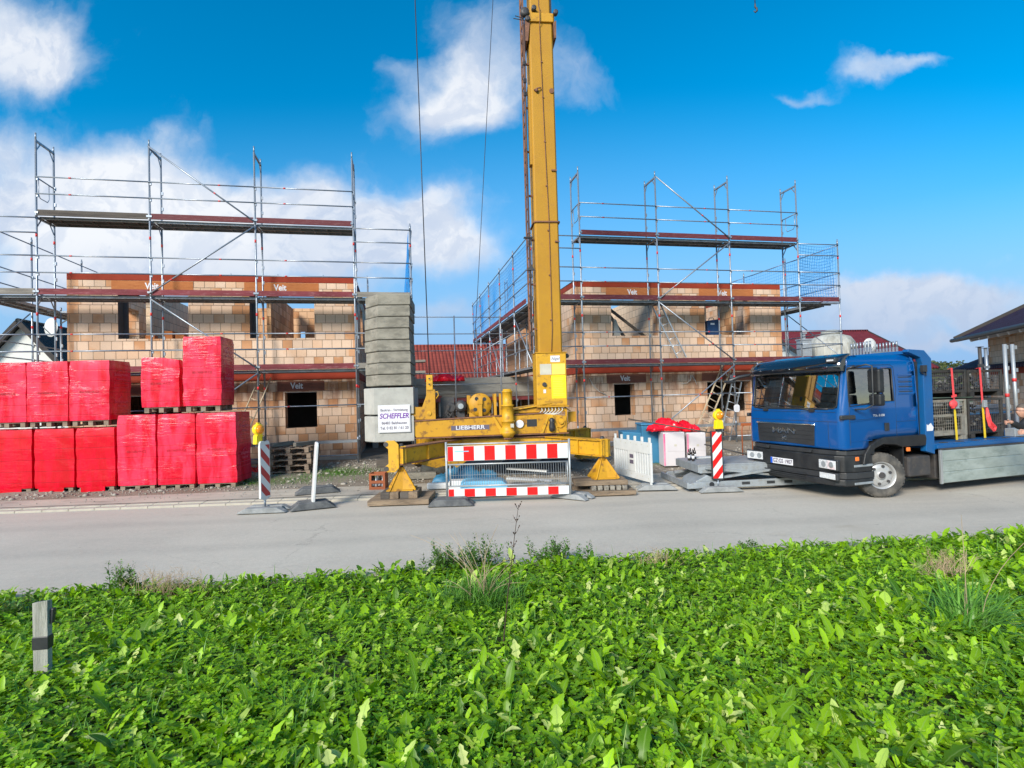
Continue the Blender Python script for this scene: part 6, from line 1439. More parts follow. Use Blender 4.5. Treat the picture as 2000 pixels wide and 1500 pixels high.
def yard():
    """bins, cabinets, film, lifting platform and bottles to the left of the truck"""
    p = gz(1290,893,.12); Yb = 13.9
    a = at(1215,836,Yb); b = at(1292,828,Yb)
    t = thing('blue_bin','larger blue plastic bin with the red film on it','bin',(at(1270,880,Yb).x+.02,Yb+.15,.12),.0); h = at(1270,830,Yb).z-.12
    mb = MB(); w = .26; mb.add([(-w+.03,-.25,0),(w-.03,-.25,0),(w-.03,.25,0),(-w+.03,.25,0),(-w,-.3,h),(w,-.3,h),(w,.3,h),(-w,.3,h)],[(0,3,2,1),(4,5,6,7),(0,1,5,4),(1,2,6,5),(2,3,7,6),(3,0,4,7)]); mb.build('body','bin',t,bevel=.02); MB().box(-w-.02,w+.02,-.33,.33,h,h+.05).build('lid','bin',t,bevel=.02)
    t = thing('blue_bin','smaller blue bin standing half hidden behind the white plastic barrier','bin',(at(1237,880,Yb).x-.02,Yb+.25,.12),.0); h = at(1240,842,Yb).z-.12
    mb = MB(); w = .25; mb.add([(-w+.03,-.25,0),(w-.03,-.25,0),(w-.03,.25,0),(-w+.03,.25,0),(-w,-.3,h),(w,-.3,h-.05),(w,.3,h),(-w,.3,h)],[(0,3,2,1),(4,5,6,7),(0,1,5,4),(1,2,6,5),(2,3,7,6),(3,0,4,7)]); mb.build('body','bin',t,bevel=.02)
    for k,(xa,xb,lab) in enumerate(((1295,1337,'white cabinet with a pinkish side beside the blue bin, under the red film'),(1341,1378,'white cabinet standing to the right of the other one, behind the beer bottles'))):
        Y = 13.2+.1*k; pa = at(xa,845,Y); pb = at(xb,845,Y); w = pb.x-pa.x; t = thing('white_cabinet',lab,'cabinet',((pa.x+pb.x)/2,Y+.22,.12),.0,'white cabinets'); h = pa.z-.12
        MB().box(-w/2,w/2,-.22,.22,0,h).build('body','whitebox',t,bevel=.015); MB().box(-w/2+.09,w/2-.01,-.226,-.2205,.36,h-.03).build('door','whitebox',t,bevel=.003)
        MB().box(-w/2+.002,-w/2+.045,-.2245,-.2205,.02,h-.03).build('film_strip','pinkfilm',t); MB().box(.0,.06,-.2285,-.2265,h-.34,h-.29).build('badge','greylabel',t)
    c = at(1308,838,13.6); t = thing('film_heap','crumpled bright red film heaped between the blue bin and the white cabinets','film',(c.x,13.62,c.z+.0),-.03); crumple(t,1.08,.48,.33,'foil_dark',seed=7,fall=.03)
    c = at(1349,843,13.4); t = thing('film_scrap','small red film lump lying on top of a white cabinet','film',(c.x,13.5,c.z+.01)); crumple(t,.42,.36,.22,'foil_dark',seed=12)
    p = gz(1310,906,.1); t = thing('film_scrap','small scrap of red film on the ground in front of the white cabinets','film',(p.x,p.y,.09)); crumple(t,.4,.22,.14,'foil_dark',seed=9)
    a = at(1227,818,13.3); b = at(1392,846,12.6); t = thing('long_pole','long thin brown pole lying across the blue bin and the white cabinets','pole',tuple(a)); MB().tube([(0,0,0),b-a],.018,6).build('pole','toe_black',t)
    a = at(1376,868,12.9); b = at(1465,889,12.3); t = thing('long_pole','dark pole slanting down to the lifting platform left of the truck','pole',tuple(a)); MB().tube([(0,0,0),b-a],.018,6).build('pole','darksteel',t)
    # galvanised lifting platform
    P = gz(1312,935,.05); Q = gz(1512,945,.05)
    t = thing('lifting_platform','grey galvanised lifting platform lying on the pavement between the white cabinets and the truck','platform',(3.62,11.05,.05),.06)
    mb = MB(); mb.box(0,2.1,-.35,.85,.40,.43); mb.prism([(0,.26),(0.0,.40),(2.1,.40),(2.1,.26)],-.37,-.34); mb.prism([(0,.26),(0.0,.40),(2.1,.40),(2.1,.26)],.84,.87); mb.box(-.03,-.0,-.37,.87,.27,.42); mb.build('deck_plate','galv_dull',t,bevel=.006)
    mb = MB(); mb.prism([(-.30,.0),(2.3,.0),(2.3,.15),(.9,.13),(-.18,.12),(-.30,.09)],-.55,-.50); mb.prism([(-.30,.0),(2.3,.0),(2.3,.12),(-.18,.12)],.95,1.0); mb.box(-.33,-.29,-.55,1.0,.0,.12); mb.build('base_frame','galv_dull',t,bevel=.006)
    mb = MB(); mb.bar((-.10,-.45,.13),(1.9,-.45,.36),.04,.09,up=(0,1,0)); mb.bar((2.0,-.40,.12),(.1,-.40,.37),.04,.09,up=(0,1,0)); mb.bar((-.10,.8,.13),(1.9,.8,.36),.04,.09,up=(0,1,0)); mb.build('scissor_arm','galv_dull',t)
    mb = MB(); 
    for x in (.75,1.25,1.6): mb.box(x,x+.16,-.5535,-.551,.045,.10)
    mb.lathe([(.05,-.56),(.05,-.552)],c=(.15,0,.07),axis='Y',n=12); mb.build('slot','black',t)
    mb = MB(); mb.prism([(-.2,.0),(.35,.0),(.28,.16),(.1,.24),(-.12,.14)],-.49,.2); mb.build('ramp_plate','galv_dull',t,bevel=.01)
    for k,(px,py) in enumerate(((1349,897),(1354,900),(1357,896),(1346,899))):
        q = gz(px,py,.485); b = thing('beer_bottle',f'dark beer bottle on the lifting platform, {["behind, left of the pair in front","front, second from left","rightmost of the four","leftmost of the four"][k]}','bottle',(q.x,q.y,.482),0,'beer bottles on the platform'); bottle(b,'glassbrown',.24)
    q = gz(1385,896,.49); t = thing('white_sheet','flat white paper lying on the lifting platform behind the bottles','sheet',(q.x,q.y+.3,.484),.1); MB().box(-.28,.25,-.12,.15,0,.012).build('sheet','whiteplastic',t)
    # orange hand truck half hidden by the cab
    q = at(1460,850,14.); t = thing('hand_truck','orange tube hand truck standing behind the truck\'s left front corner','hand truck',(q.x,14.,.12)); 
    h = at(1460,830,14.).z-.12
    for x in (-.14,.12): MB().tube([(x,0,.05),(x,0,h-.12),(x+.03,.02,h-.03),(x+.10,.05,h)],.016,8).build('frame_tube','crateorange',t)
    MB().box(-.16,.16,.0,.02,h-.02,h+.05).build('top_plate','crateorange',t); MB().box(-.2,.2,-.2,.1,.0,.03).build('toe_plate','crateorange',t)
    # warning flag stake by the right foot
    q = gz(1181,905,.1); t = thing('marker_stake','short dark stake with a red top behind the right crane foot','stake',(q.x,q.y,.05)); MB().tube([(0,0,0),(0,0,.42)],.02,6).build('stake','toe_black',t); MB().box(-.03,.03,-.03,.03,.42,.58).build('red_top','redband',t)
# ------------------------------------------------------------------ truck
TO = Vector((6.38, 9.40, 0)); TA = math.radians(17.5)
def tp(x,y,z=0.): return TO+rotz(TA) @ Vector((x,y,z))
def truck():
    W_ = 2.26
    t = thing('flatbed_truck','blue flatbed truck with an aluminium sideboard folded down, loaded with wire crates','truck',tuple(TO),TA)
    # ---- cab shell: loops at several heights round a rounded plan, window openings left out
    zl = [.86,.90,1.02,1.20,1.36,1.46,1.535,1.57,1.63,1.66,1.74,1.9,2.05,2.17,2.23,2.28,2.34,2.40,2.445,2.475]
    def xfront(z):   # front surface
        if z < 1.5: return -.835-.012*math.sin((z-.86)/.64*PI)
        q = (z-1.5)/.975; return -.835+.17*q+.30*max(0,(z-2.22)/.26)**2.2
    def inset(z): 
        q = max(0,(z-1.5)/.9); return .012+.035*q+.10*max(0,(z-2.30)/.18)**2
    def rear(z): return .86-.02*max(0,(z-2.2)/.25)
    # perimeter stations: near side rear -> front -> front corner -> front face -> far corner -> far side
    sx = [1.,.90,.70,.55,.42,.35,.33,.08,.04,.01,-.15,-.30,-.45,-.60,-.67,-.70]          # x positions on the side (1. = rear)
    cor = 7
    fy = [.10,.14,.20,.35,.52,.60,.9,1.13,1.36,1.66,1.74,1.91,2.06,2.12,2.16]
    def loop(z):
        xf = xfront(z); ins = inset(z); r = .11; L = []
        for s in sx: L.append(((rear(z) if s == 1. else s), ins))
        for k in range(1,cor):
            a = PI/2*k/cor; L.append((xf+r-r*math.sin(a)*1.0, ins+r-r*math.cos(a)) if False else (-.70+(xf+.70)*math.sin(a)**1.15, ins+(.10)*(1-math.cos(a))**1.1))
        for y in fy:
            bow = .035*(1-((y-W_/2)/(W_/2))**2)*1.0; L.append((xf-bow+.035*(1-((.10-W_/2)/(W_/2))**2)*0,y))
        far = [(p[0],W_-p[1]) for p in L[:len(sx)+cor-1]][::-1]
        return L+far
    loops = [loop(z) for z in zl]; m = len(loops[0]); vs = [(p[0],p[1],z) for z,lp in zip(zl,loops) for p in lp]; fs = []
    def hole(pa,pb,z0,z1):
        xm = (pa[0]+pb[0])/2; ym = (pa[1]+pb[1])/2; zm = (z0+z1)/2
        side = abs(ym-W_/2) > 1.0 and xm > -.705
        if side:
            if -.70 < xm < .01 and 1.66 < zm < 2.23: return True
            if -.67 < xm < -.15 and 1.63 < zm < 1.66: return True
            if .08 < xm < .33 and 1.66 < zm < 2.23: return True
            if -.26 < xm and zm < 1.02: return True
            return False
        if .14 < ym < 2.12 and xm < -.6 and 1.57 < zm < 2.23: return True
        return False
    for j in range(len(zl)-1):
        for k in range(m-1):
            if not hole(loops[j][k],loops[j][k+1],zl[j],zl[j+1]): fs.append((j*m+k,j*m+k+1,(j+1)*m+k+1,(j+1)*m+k))
    top = (len(zl)-1)*m; fs.append(tuple(top+k for k in range(m)))
    mb = MB(); mb.add(vs,[f[::-1] for f in fs],smooth=True); mb.sm[-1] = False
    cab = mb.build('cab','blue',t); md = cab.modifiers.new('s','SOLIDIFY'); md.thickness = .02; md.offset = -1
    # back wall of the cab
    MB().box(.83,.855,.05,W_-.05,.9,2.42).build('rear_wall','blue2',t)
    # ---- glass
    rw = MB(); zz = [1.55,1.70,1.9,2.1,2.235]; yy = list(np.linspace(.125,2.135,13)); 
    rw.add([(xfront(z)-.035*(1-((y-W_/2)/(W_/2))**2)+.012,y,z) for z in zz for y in yy],[(j*13+k,j*13+k+1,(j+1)*13+k+1,(j+1)*13+k)[::-1] for j in range(4) for k in range(12)],smooth=True); rw.build('windscreen','glass',t)
    for y,sg in ((.035,1),(W_-.035,-1)):
        s1 = MB(); yt = y+sg*.022; s1.add([(-.70,y,1.62),(.02,y,1.655),(.02,yt,2.24),(-.70,yt,2.24)],[(0,1,2,3) if sg > 0 else (3,2,1,0)]); s1.add([(.07,y,1.65),(.34,y,1.65),(.34,yt,2.24),(.07,yt,2.24)],[(0,1,2,3) if sg > 0 else (3,2,1,0)]); s1.build('side_window','glass_side',t)
    # rubber frames round the windows
    def frame(pts,w,mat='black',nm='window_frame'): return MB().tube(pts,w,6,closed=True).build(nm,mat,t)
    for y0,sg in ((.018,1),(W_-.018,-1)):
        y1 = y0+sg*.022
        frame([(-.685,y0,1.60),(-.20,y0,1.635),(.0,y0,1.665),(.005,y1,2.22),(-.02,y1,2.245),(-.66,y1,2.245),(-.69,y1,2.2)],.013); frame([(.085,y0,1.665),(.325,y0,1.665),(.325,y1,2.21),(.31,y1,2.235),(.09,y1,2.235)],.012)
    wf = lambda y,z: (xfront(z)-.035*(1-((y-W_/2)/(W_/2))**2)-.002,y,z)
    frame([wf(.15,1.60),wf(.20,1.562),wf(.6,1.56),wf(1.13,1.558),wf(1.7,1.56),wf(2.06,1.562),wf(2.11,1.60),wf(2.12,1.9),wf(2.11,2.22),wf(1.6,2.225),wf(1.13,2.225),wf(.6,2.225),wf(.15,2.22),wf(.14,1.9)],.014)
    # ---- interior
    mb = MB(); mb.box(-.70,.80,.08,W_-.08,.92,1.0); mb.box(-.76,-.42,.10,W_-.10,1.02,1.50); mb.prism([(-.76,1.50),(-.42,1.50),(-.50,1.58),(-.74,1.56)],.12,W_-.12); mb.build('dashboard','interior',t,bevel=.01)
    for k,y in enumerate((.55,1.13,1.70)): MB().box(.05,.50,y-.24,y+.24,1.01,1.32).cbox((.50,y,1.62),(.14,.46,.62),ry=.12).box(.46,.60,y-.14,y+.14,1.95,2.12).build('seat','interior',t,bevel=.03,seg=3)
    mb = MB(); q = [(-.36+.0*math.cos(a),.55+.21*math.cos(a),1.60+.17*math.sin(a)) for a in np.linspace(0,2*PI,20,endpoint=False)]; q = [(p[0]+(p[2]-1.6)*.8,p[1],p[2]) for p in q]; mb.tube(q,.015,6,closed=True); mb.tube([(-.5,.55,1.45),(-.36,.55,1.60)],.03,8); mb.build('steering_wheel','black',t)
    MB().box(-.60,.82,.12,W_-.12,2.38,2.40).box(-.70,-.52,.15,W_-.15,2.26,2.37).build('headliner','cream',t)
    MB().box(.815,.825,.3,1.0,1.75,2.1).box(.815,.825,1.25,1.95,1.75,2.1).build('rear_window_lining','cream',t)
    MB().cbox((-.66,1.75,1.60),(.02,.16,.10),rz=.2).cbox((-.64,1.95,1.61),(.02,.10,.13)).build('papers','signwhite',t)
    # ---- sun visor
    mb = MB(); n = 16; ys = np.linspace(.04,2.14,n); prof = [(.035,2.20),(-.045,2.205),(-.075,2.26),(-.045,2.36),(.03,2.44),(.14,2.505),(.17,2.49),(.06,2.42)]
    vs = []; 
    for y in ys:
        bow = .045*(1-((y-W_/2)/(W_/2))**2)-.0; e = .06*max(0,abs(y-W_/2)-.85)**1.3*4
        for (dx,z) in prof: vs.append((-.80+dx-bow+e,y,z-.02*max(0,(y-1.6))))
    k_ = len(prof); fs = [(i*k_+j,i*k_+(j+1)%k_,(i+1)*k_+(j+1)%k_,(i+1)*k_+j)[::-1] for i in range(n-1) for j in range(k_)]+[tuple(range(k_)),tuple((n-1)*k_+j for j in range(k_))[::-1]]
    mb.add(vs,fs,smooth=True); mb.sm[-1] = mb.sm[-2] = False; vi = mb.build('sun_visor','visor',t)
    mb = MB()
    for y in (.25,.65,1.05,1.45,1.80,2.02): mb.sphere((-.80-.078-.045*(1-((y-W_/2)/(W_/2))**2),y,2.29),.010,6,4)
    mb.build('screw','chrome',vi); MB().box(-.885,-.80,.09,.29,2.35,2.44).build('roof_lamp','black',t,bevel=.02,seg=3); MB().box(-.895,-.886,.12,.25,2.38,2.41).build('lamp_lens','lens',t)
    # ---- grille with chrome bar and lettering
    def fpz(y,z,o=.0): return (xfront(z)-.035*(1-((y-W_/2)/(W_/2))**2)-o,y,z)
    gy0,gy1 = .56,1.96; n = 15; ys = np.linspace(gy0,gy1,n); vs = []
    for y in ys:
        e = .07*abs((y-1.26)/.7)**6; zb = .90+.02*(1-abs((y-1.26)/.7)); sh = .05*((y-1.26)/.7)
        for z in (zb,.93,1.24,1.265): vs.append(fpz(y-sh*(1.26-z)*1.5,z,.012))
    fs = [(i*4+j,i*4+j+1,(i+1)*4+j+1,(i+1)*4+j) for i in range(n-1) for j in range(3)]
    gr = MB().add(vs,fs,smooth=True).build('grille','black',t)
    mb = MB(); mb.tube([Vector(fpz(y,1.275,.014)) for y in np.linspace(gy0-.01,gy1+.01,17)],.017,8); mb.build('chrome_bar','chrome',t)
    mb = MB()
    for z in (1.0,1.08,1.16): mb.tube([Vector(fpz(y,z,.011)) for y in np.linspace(gy0+.05,gy1-.05,15)],.006,5)
    mb.build('grille_bar','black',gr)
    text('lettering','MAN',.145,'chrome',gr,(-.905,1.26,1.135),(PI/2,0,-PI/2),ext=.004,sx=1.75,bold=.002)
    mb = MB(); mb.box(-.900,-.893,1.205,1.315,.965,.972); mb.box(-.900,-.893,1.205,1.315,1.045,1.052); mb.box(-.900,-.893,1.205,1.212,.973,1.044); mb.box(-.900,-.893,1.308,1.315,.973,1.044); mb.tube([(-.897,1.29,.985),(-.897,1.28,1.015),(-.897,1.25,1.012),(-.897,1.235,1.03),(-.897,1.225,1.02)],.006,5); mb.tube([(-.897,1.25,1.01),(-.897,1.25,.985)],.004,5); mb.build('lion_emblem','chrome',gr)
    # seams and creases
    mb = MB(); mb.tube([Vector(fpz(y,1.335,.0005)) for y in np.linspace(.12,2.14,21)],.004,5); mb.tube([Vector(fpz(y,1.50,.0005)) for y in np.linspace(.16,2.1,21)],.0035,5)
    for y in (.30,1.96): mb.tube([fpz(y,z,.0) for z in (1.34,1.2,1.05,.92,.87)],.0035,5)
    for y,sg in ((.010,1),(W_-.010,-1)):
        yy_ = lambda z: y+sg*.035*max(0,(z-1.5)/.9)+(.004 if sg < 0 else -.0)
        mb.tube([(-.705,yy_(z),z) for z in (.93,1.2,1.5,1.8,2.1,2.27)]+[(-.66,yy_(2.3),2.30),(.30,yy_(2.3),2.30),(.37,yy_(2.27),2.26),(.40,yy_(1.9),1.9),(.36,yy_(1.7),1.68),(.36,y,1.05)],.0035,5)
        mb.tube([(.36,y,1.30),(.84,y,1.30)],.0025,5); mb.tube([(-.70,y,1.36),(-.05,y,1.375)],.0025,5)
    mb.build('panel_seam','black',t)
    for y,sg in ((.010,-1),(W_-.010,1)):
        MB().bar((-.70,y-.004*-sg,1.335),(.0,y-.004*-sg,1.375),.006,.010).build('pressed_crease','blue',t); MB().bar((-.70,y,1.0),(-.22,y,1.005),.008,.012).build('pressed_crease','blue',t); mb = MB()
        for k in range(5): z = 2.12-.085*k; yv = y-sg*(-.0)-sg*0; mb.bar((.46,y-sg*.035*((z-1.5)/.9),z),(.80-.0*k,y-sg*.035*((z-1.5)/.9),z),.012,.030)
        mb.build('vent_ribs','blue',t,bevel=.003)
    mb = MB()
    for y,sg in ((.010,-1),(W_-.010,1)):
        for k in range(4): z = 2.078-.085*k; mb.bar((.47,y-sg*.035*((z-1.5)/.9)+sg*.0005,z),(.79,y-sg*.035*((z-1.5)/.9)+sg*.0005,z),.010,.014)
    mb.build('vent_slot','black',t)
    for y,sg in ((.0,1),(W_,-1)):
        MB().box(.07,.17,y-.012 if sg > 0 else y-.01,y+.012,1.15,1.29).build('door_handle','black',t,bevel=.008)
        MB().cbox((-.74,y+.02*sg,1.415),(.30,.05,.075),rz=sg*-.1).build('corner_lamp','black',t,bevel=.02,seg=3)
    text('lettering','TGL 8.250',.052,'signwhite',cab,(-.06,-.004,1.425),ext=.001,sx=1.2,bold=.001)
    # ---- bumper, lamps, plate, steps
    pl = [(-.20,.03),(-.62,.015),(-.80,.06),(-.885,.18),(-.93,.5),(-.95,W_/2),(-.93,W_-.5),(-.885,W_-.18),(-.80,W_-.06),(-.62,W_-.015),(-.20,W_-.03)]
    def ring(z0,z1,k=0.,ins=0.):
        q = [(p[0]+k,p[1]) for p in pl]; m_ = MB(); m_.prism(q,z0,z1,axis='Z'); return m_
    bm = ring(.47,.76); o = bm.build('bumper','blackdust',t,bevel=.02,seg=3)
    ring(.36,.468,.03).build('bumper_middle','black',t,bevel=.01); ring(.24,.358,.0).build('lower_bumper','blackdust',t,bevel=.025,seg=3)
    ring(.762,.84,.05).build('step_strip','black',t,bevel=.01)
    mb = MB(); 
    for k in range(3): mb.box(-.957,-.93,.75,1.75,.30+.035*k,.312+.035*k)
    mb.build('air_slats','black',t); MB().box(-.945,-.90,1.62,1.78,.775,.83).build('grab_recess','black',t,bevel=.01); MB().box(-.945,-.90,.62,.80,.775,.83).build('grab_recess','black',t,bevel=.01)
    p = MB().box(-.962,-.952,1.01,1.55,.50,.615).build('number_plate','signwhite',t,bevel=.003); MB().box(-.9645,-.9625,1.50,1.548,.502,.613).build('plate_band','plateblue',p)
    text('lettering','GZ:GS 1907',.105,'ink',p,(-.966,1.255,.557),(PI/2,0,-PI/2),ext=.001,sx=.88,bold=.0015)
    for y0,y1,sg in ((.06,.50,1),(W_-.50,W_-.06,-1)):
        xo = -.915; a = .13*sg
        for (z0,z1,wd,nm) in ((.53,.68,.0,'headlight'),(.36,.455,.02,'fog_light')):
            c = ((y0+y1)/2); X = Matrix.Translation((-.925,c,0)) @ rotz(-a)
            MB().box(-.012,.05,-.23+wd,.23-wd,z0-.02,z1+.02,X=X).build('lamp_surround','black',t,bevel=.02,seg=3)
            h = MB().box(-.024,-.013,-.20+wd,.20-wd,z0,z1,X=X).build(nm,'lens',t,bevel=.02,seg=3)
            if nm == 'headlight':
                for dy in (-.10,.07): MB().lathe([(.052,-.004),(.052,.0)],c=(0,0,0),axis='X',n=16,X=X @ Matrix.Translation((-.0255,dy,(z0+z1)/2))).build('reflector','galv_dull',h)
    for y,sg in ((.0,1),(W_,-1)):
        a,b = sorted((y+sg*.012,y+sg*.30)); MB().box(-.64,-.22,a,b,.26,.30).box(-.64,-.22,a,b,.56,.60).build('step','galv_dull',t,bevel=.006); MB().box(-.66,-.20,y+sg*.10 if sg > 0 else b-.01,(y+sg*.10+.02) if sg > 0 else b,.30,.76).build('step_back','black',t)
        MB().cbox((-.57,y+sg*.02,.70),(.08,.03,.07)).build('side_lamp','orange',t,bevel=.01)
    # ---- mirrors
    for sg,y in ((-1,-.0),(1,W_)):
        yy = y+sg*.22
        MB().cbox((-.37,yy,2.02),(.12,.24,.40),rz=sg*.10).build('mirror_housing','blackdust',t,bevel=.035,seg=4); MB().cbox((-.36,yy-.0,1.70),(.12,.23,.20),rz=sg*.10).build('mirror_housing','blackdust',t,bevel=.035,seg=4)
        MB().tube([(-.58,y+sg*.0,2.26),(-.50,y+sg*.16,2.30),(-.44,yy,2.27),(-.44,yy,1.62),(-.50,y+sg*.12,1.55),(-.60,y,1.54)],.014,8).build('mirror_arm','black',t)
    MB().tube([(-.70,W_-.02,2.24),(-.95,W_+.10,2.20),(-1.12,W_+.20,2.12)],[.03,.035,.05],8).cbox((-1.12,W_+.18,2.10),(.10,.26,.05),ry=.3).build('front_mirror','black',t,bevel=.012)
    MB().tube([(-.70,.02,2.24),(-.62,-.05,2.28)],.02,6).build('mirror_bracket','black',t)
    # ---- wipers
    mb = MB()
    for y0,y1,z1 in ((.62,1.22,1.60),(1.72,2.0,1.60)): a = Vector(fpz(y0,1.53,.02)); b = Vector(fpz(y1,1.60,.02)); mb.tube([a,b],.010,6); mb.tube([b-Vector((0,.40,.005)),b+Vector((0,.35,.03))],.008,5); mb.cbox(tuple(a),(.04,.10,.05))
    mb.build('wiper','black',t)
    mb = MB(); mb.tube([Vector(fpz(y,1.555,.006)) for y in np.linspace(.3,1.95,12)],.014,6); mb.build('wiper_tray','black',t)
    # ---- fender and chassis
    fo = [(-.47,.60),(-.42,.78),(-.30,.92),(-.12,1.01),(.06,1.045),(1.02,1.045),(1.04,.97),(1.02,.85),(.45,.85),(.30,.90),(.0,.92),(-.18,.86),(-.31,.75),(-.39,.60)]
    for sg,y in ((1,-.02),(-1,W_+.02)):
        a,b = sorted((y,y+sg*.34)); MB().prism(fo,a,b).build('fender','blackdust',t,bevel=.018,seg=3); a,b = sorted((y+sg*.05,y+sg*.30)); MB().box(.50,.53,a,b,.18,.85).build('mud_flap','blackdust',t)
    mb = MB(); 
    for y in (.70,1.50): mb.box(-.75,6.2,y,y+.07,.52,.74)
    mb.box(-.6,.6,.5,1.76,.40,.60); mb.box(.55,.95,.45,.9,.25,.70); mb.build('chassis','black',t); MB().box(.65,1.20,.04,.42,.30,.66).box(1.4,2.1,.10,.60,.20,.66).build('tank_box','darksteel',t,bevel=.03)
    MB().cbox((.60,.0,.80),(.08,.03,.07)).build('side_marker','orange',t,bevel=.01)
    MB().box(.86,.99,.06,W_-.06,.86,2.35).build('gap_shade','black',t)  # solid black box, painted shade of the gap behind the cab
    # ---- wheels
    def wheel(x,y,steer,front=True):
        out = -1 if y < 1 else 1
        w = thing('wheel',None,None,(x,y,.385),steer); w.parent = t; r = .385; wd = .22
        mb = MB(); mb.lathe([(.235,-wd*.45),(.30,-wd*.50),(.355,-wd*.47),(.380,-wd*.36),(.385,-wd*.2),(.385,wd*.2),(.380,wd*.36),(.355,wd*.47),(.30,wd*.5),(.235,wd*.45)],axis='Y',n=48,caps=False); mb.build('tyre','tyre',w)
        m2 = MB()
        for k in range(40): a = 2*PI*k/40; m2.cbox((.383*math.cos(a),0,.383*math.sin(a)),(.012,wd*.74,.030),ry=-a)
        m2.build('tread','tyre',w)
        s = out; f = lambda q: q*s
        mb = MB(); mb.lathe([(.238,f(wd*.45)),(.222,f(wd*.42)),(.205,f(wd*.25)),(.20,f(.02)),(.10,f(.0)),(.10,f(wd*.20)),(.075,f(wd*.22)),(.07,f(wd*.42)),(.03,f(wd*.44))],axis='Y',n=36,caps=False); mb.build('rim','rim',w)
        m3 = MB(); m3.lathe([(.205,f(.028)),(.19,f(.055)),(.115,f(.065))],axis='Y',n=36); rc = m3.build('wheel_disc','rim',w)
        m4 = MB(); 
        for k in range(6): a = 2*PI*k/6+.3; m4.lathe([(.024,f(.050)),(.024,f(.085))] if s > 0 else [(.024,f(.085)),(.024,f(.050))],c=(.155*math.cos(a),0,.155*math.sin(a)),axis='Y',n=10)
        m4.lathe([(.06,f(.07)),(.055,f(wd*.46))] if s > 0 else [(.055,f(wd*.46)),(.06,f(.07))],axis='Y',n=16); m4.build('hub','darksteel',rc)
    wheel(.01,.10,-.40); wheel(.01,W_-.12,-.40)
    for y in (.13,W_-.13): wheel(4.75,y,0.)
    # ---- headboard and bed
    MB().prism([(1.03,.74),(1.24,.68),(1.25,2.40),(1.08,2.55),(.70,2.57),(.68,2.52),(.98,2.42),(1.03,2.30)],-.01,.10).build('headboard_post','blue2',t,bevel=.01); MB().prism([(1.03,.74),(1.24,.68),(1.25,2.40),(1.08,2.55),(.70,2.57),(.68,2.52),(.98,2.42),(1.03,2.30)],W_-.10,W_+.01).build('headboard_post','blue2',t,bevel=.01)
    MB().box(1.10,1.22,.101,W_-.101,.84,2.36).prism([(.70,2.49),(1.10,2.40),(1.10,2.52),(.72,2.55)],.101,W_-.101).build('headboard','blue2',t,bevel=.01)
    MB().cbox((1.02,-.03,2.22),(.10,.06,.12)).tube([(.98,-.02,2.15),(1.05,-.05,2.10),(1.08,-.02,2.16)],.012,5).build('cable_socket','black',t,bevel=.01)
    m5 = MB(); m5.prism([(1.055,1.10),(1.20,1.10),(1.225,1.16),(1.16,1.24),(1.09,1.20),(1.06,1.22)],-.0135,-.011); m5.build('sticker','signwhite',t)
    MB().box(1.25,6.3,.0,W_,.76,.86).build('bed_floor','blue2',t,bevel=.006); MB().box(1.27,6.3,-.035,-.001,.775,.84).build('bed_rim','blue2',t,bevel=.006)
    mb = MB()
    for k in range(9): mb.box(1.5+.42*k,1.62+.42*k,.02,.10,.8605,.872)
    mb.build('lashing_point','darksteel',t)
    # folded-down sideboard of ribbed aluminium planks
    x0,x1 = 1.29,4.45
    mb = MB(); 
    for k in range(3): z0 = .155+.195*k; mb.prism([(-.057,z0+.0005),(-.068,z0+.012),(-.062,z0+.180),(-.055,z0+.1955),(-.03,z0+.1955),(-.03,z0+.0005)],x0+.05,x1,axis='X')
    sb = mb.build('sideboard','alu_board',t); MB().box(x0,x0+.048,-.068,-.028,.145,.75).build('edge_profile','alu',sb,bevel=.004); MB().box(x0+.0,x1,-.06,-.03,.745,.775).build('hinge_strip','darksteel',sb)
    mb = MB(); 
    for k in range(3): z0 = .155+.195*k; mb.prism([(-.057,z0+.0005),(-.068,z0+.012),(-.062,z0+.180),(-.055,z0+.1955),(-.03,z0+.1955),(-.03,z0+.0005)],x1+.08,x1+1.8,axis='X')
    mb.build('sideboard','alu_board',t)
    # a post socket at the end of the board
    MB().box(3.62,3.90,.12,.30,.862,1.02).build('stake_socket','galv_dull',t,bevel=.01)
    # ---- load: wire crates
    def wirecrate(label,x,y,z,w,h,mat,solid=0.,seed=1):
        c = tp(x,y,z); k = thing('wire_crate',label,'crate',tuple(c),TA,'wire crates on the truck bed'); d = .85; r = random.Random(seed)
        mb = MB(); 
        for px in (.0,w-.045):
            for py in (.0,d-.045): mb.box(px,px+.045,py,py+.045,0,h)
        for zz in (.09,h-.045):
            for py in (.0,d-.045): mb.box(.046,w-.046,py,py+.035,zz,zz+.045)
            for px in (.0,w-.045): mb.box(px,px+.035,.046,d-.046,zz,zz+.045)
        mb.box(.046,w-.046,.036,d-.036,.095,.115); 
        for px in (.0,w-.16): mb.box(px,px+.16,.0,d,-.0,.088)
        mb.build('frame',mat,k,bevel=.004,seg=1)
        z0 = .135
        if solid:
            m_ = MB(); pierced(m_,.046,w-.046,.004,.016,z0,z0+solid,[(.20,w-.14,z0+.05,z0+solid-.05)]); m_.box(.046,w-.046,d-.02,d-.008,z0,z0+solid); m_.build('side_panel',mat,k)
        zz0 = z0
        for py in (.010,d-.012):
            m_ = MB()
            n = int(w/.06)
            for i in range(n+1): xx = .05+(w-.1)*i/n; m_.tube([(xx,py,zz0),(xx,py,h-.05)],.0035,4,cap=False)
            n = int((h-zz0-.05)/.06)
            for i in range(1,n+1): zz = zz0+(h-.05-zz0)*i/(n+1); m_.tube([(.046,py,zz),(w-.046,py,zz)],.0035,4,cap=False)
            m_.build('wire_mesh','darksteel' if mat == 'cratedark' else mat,k)
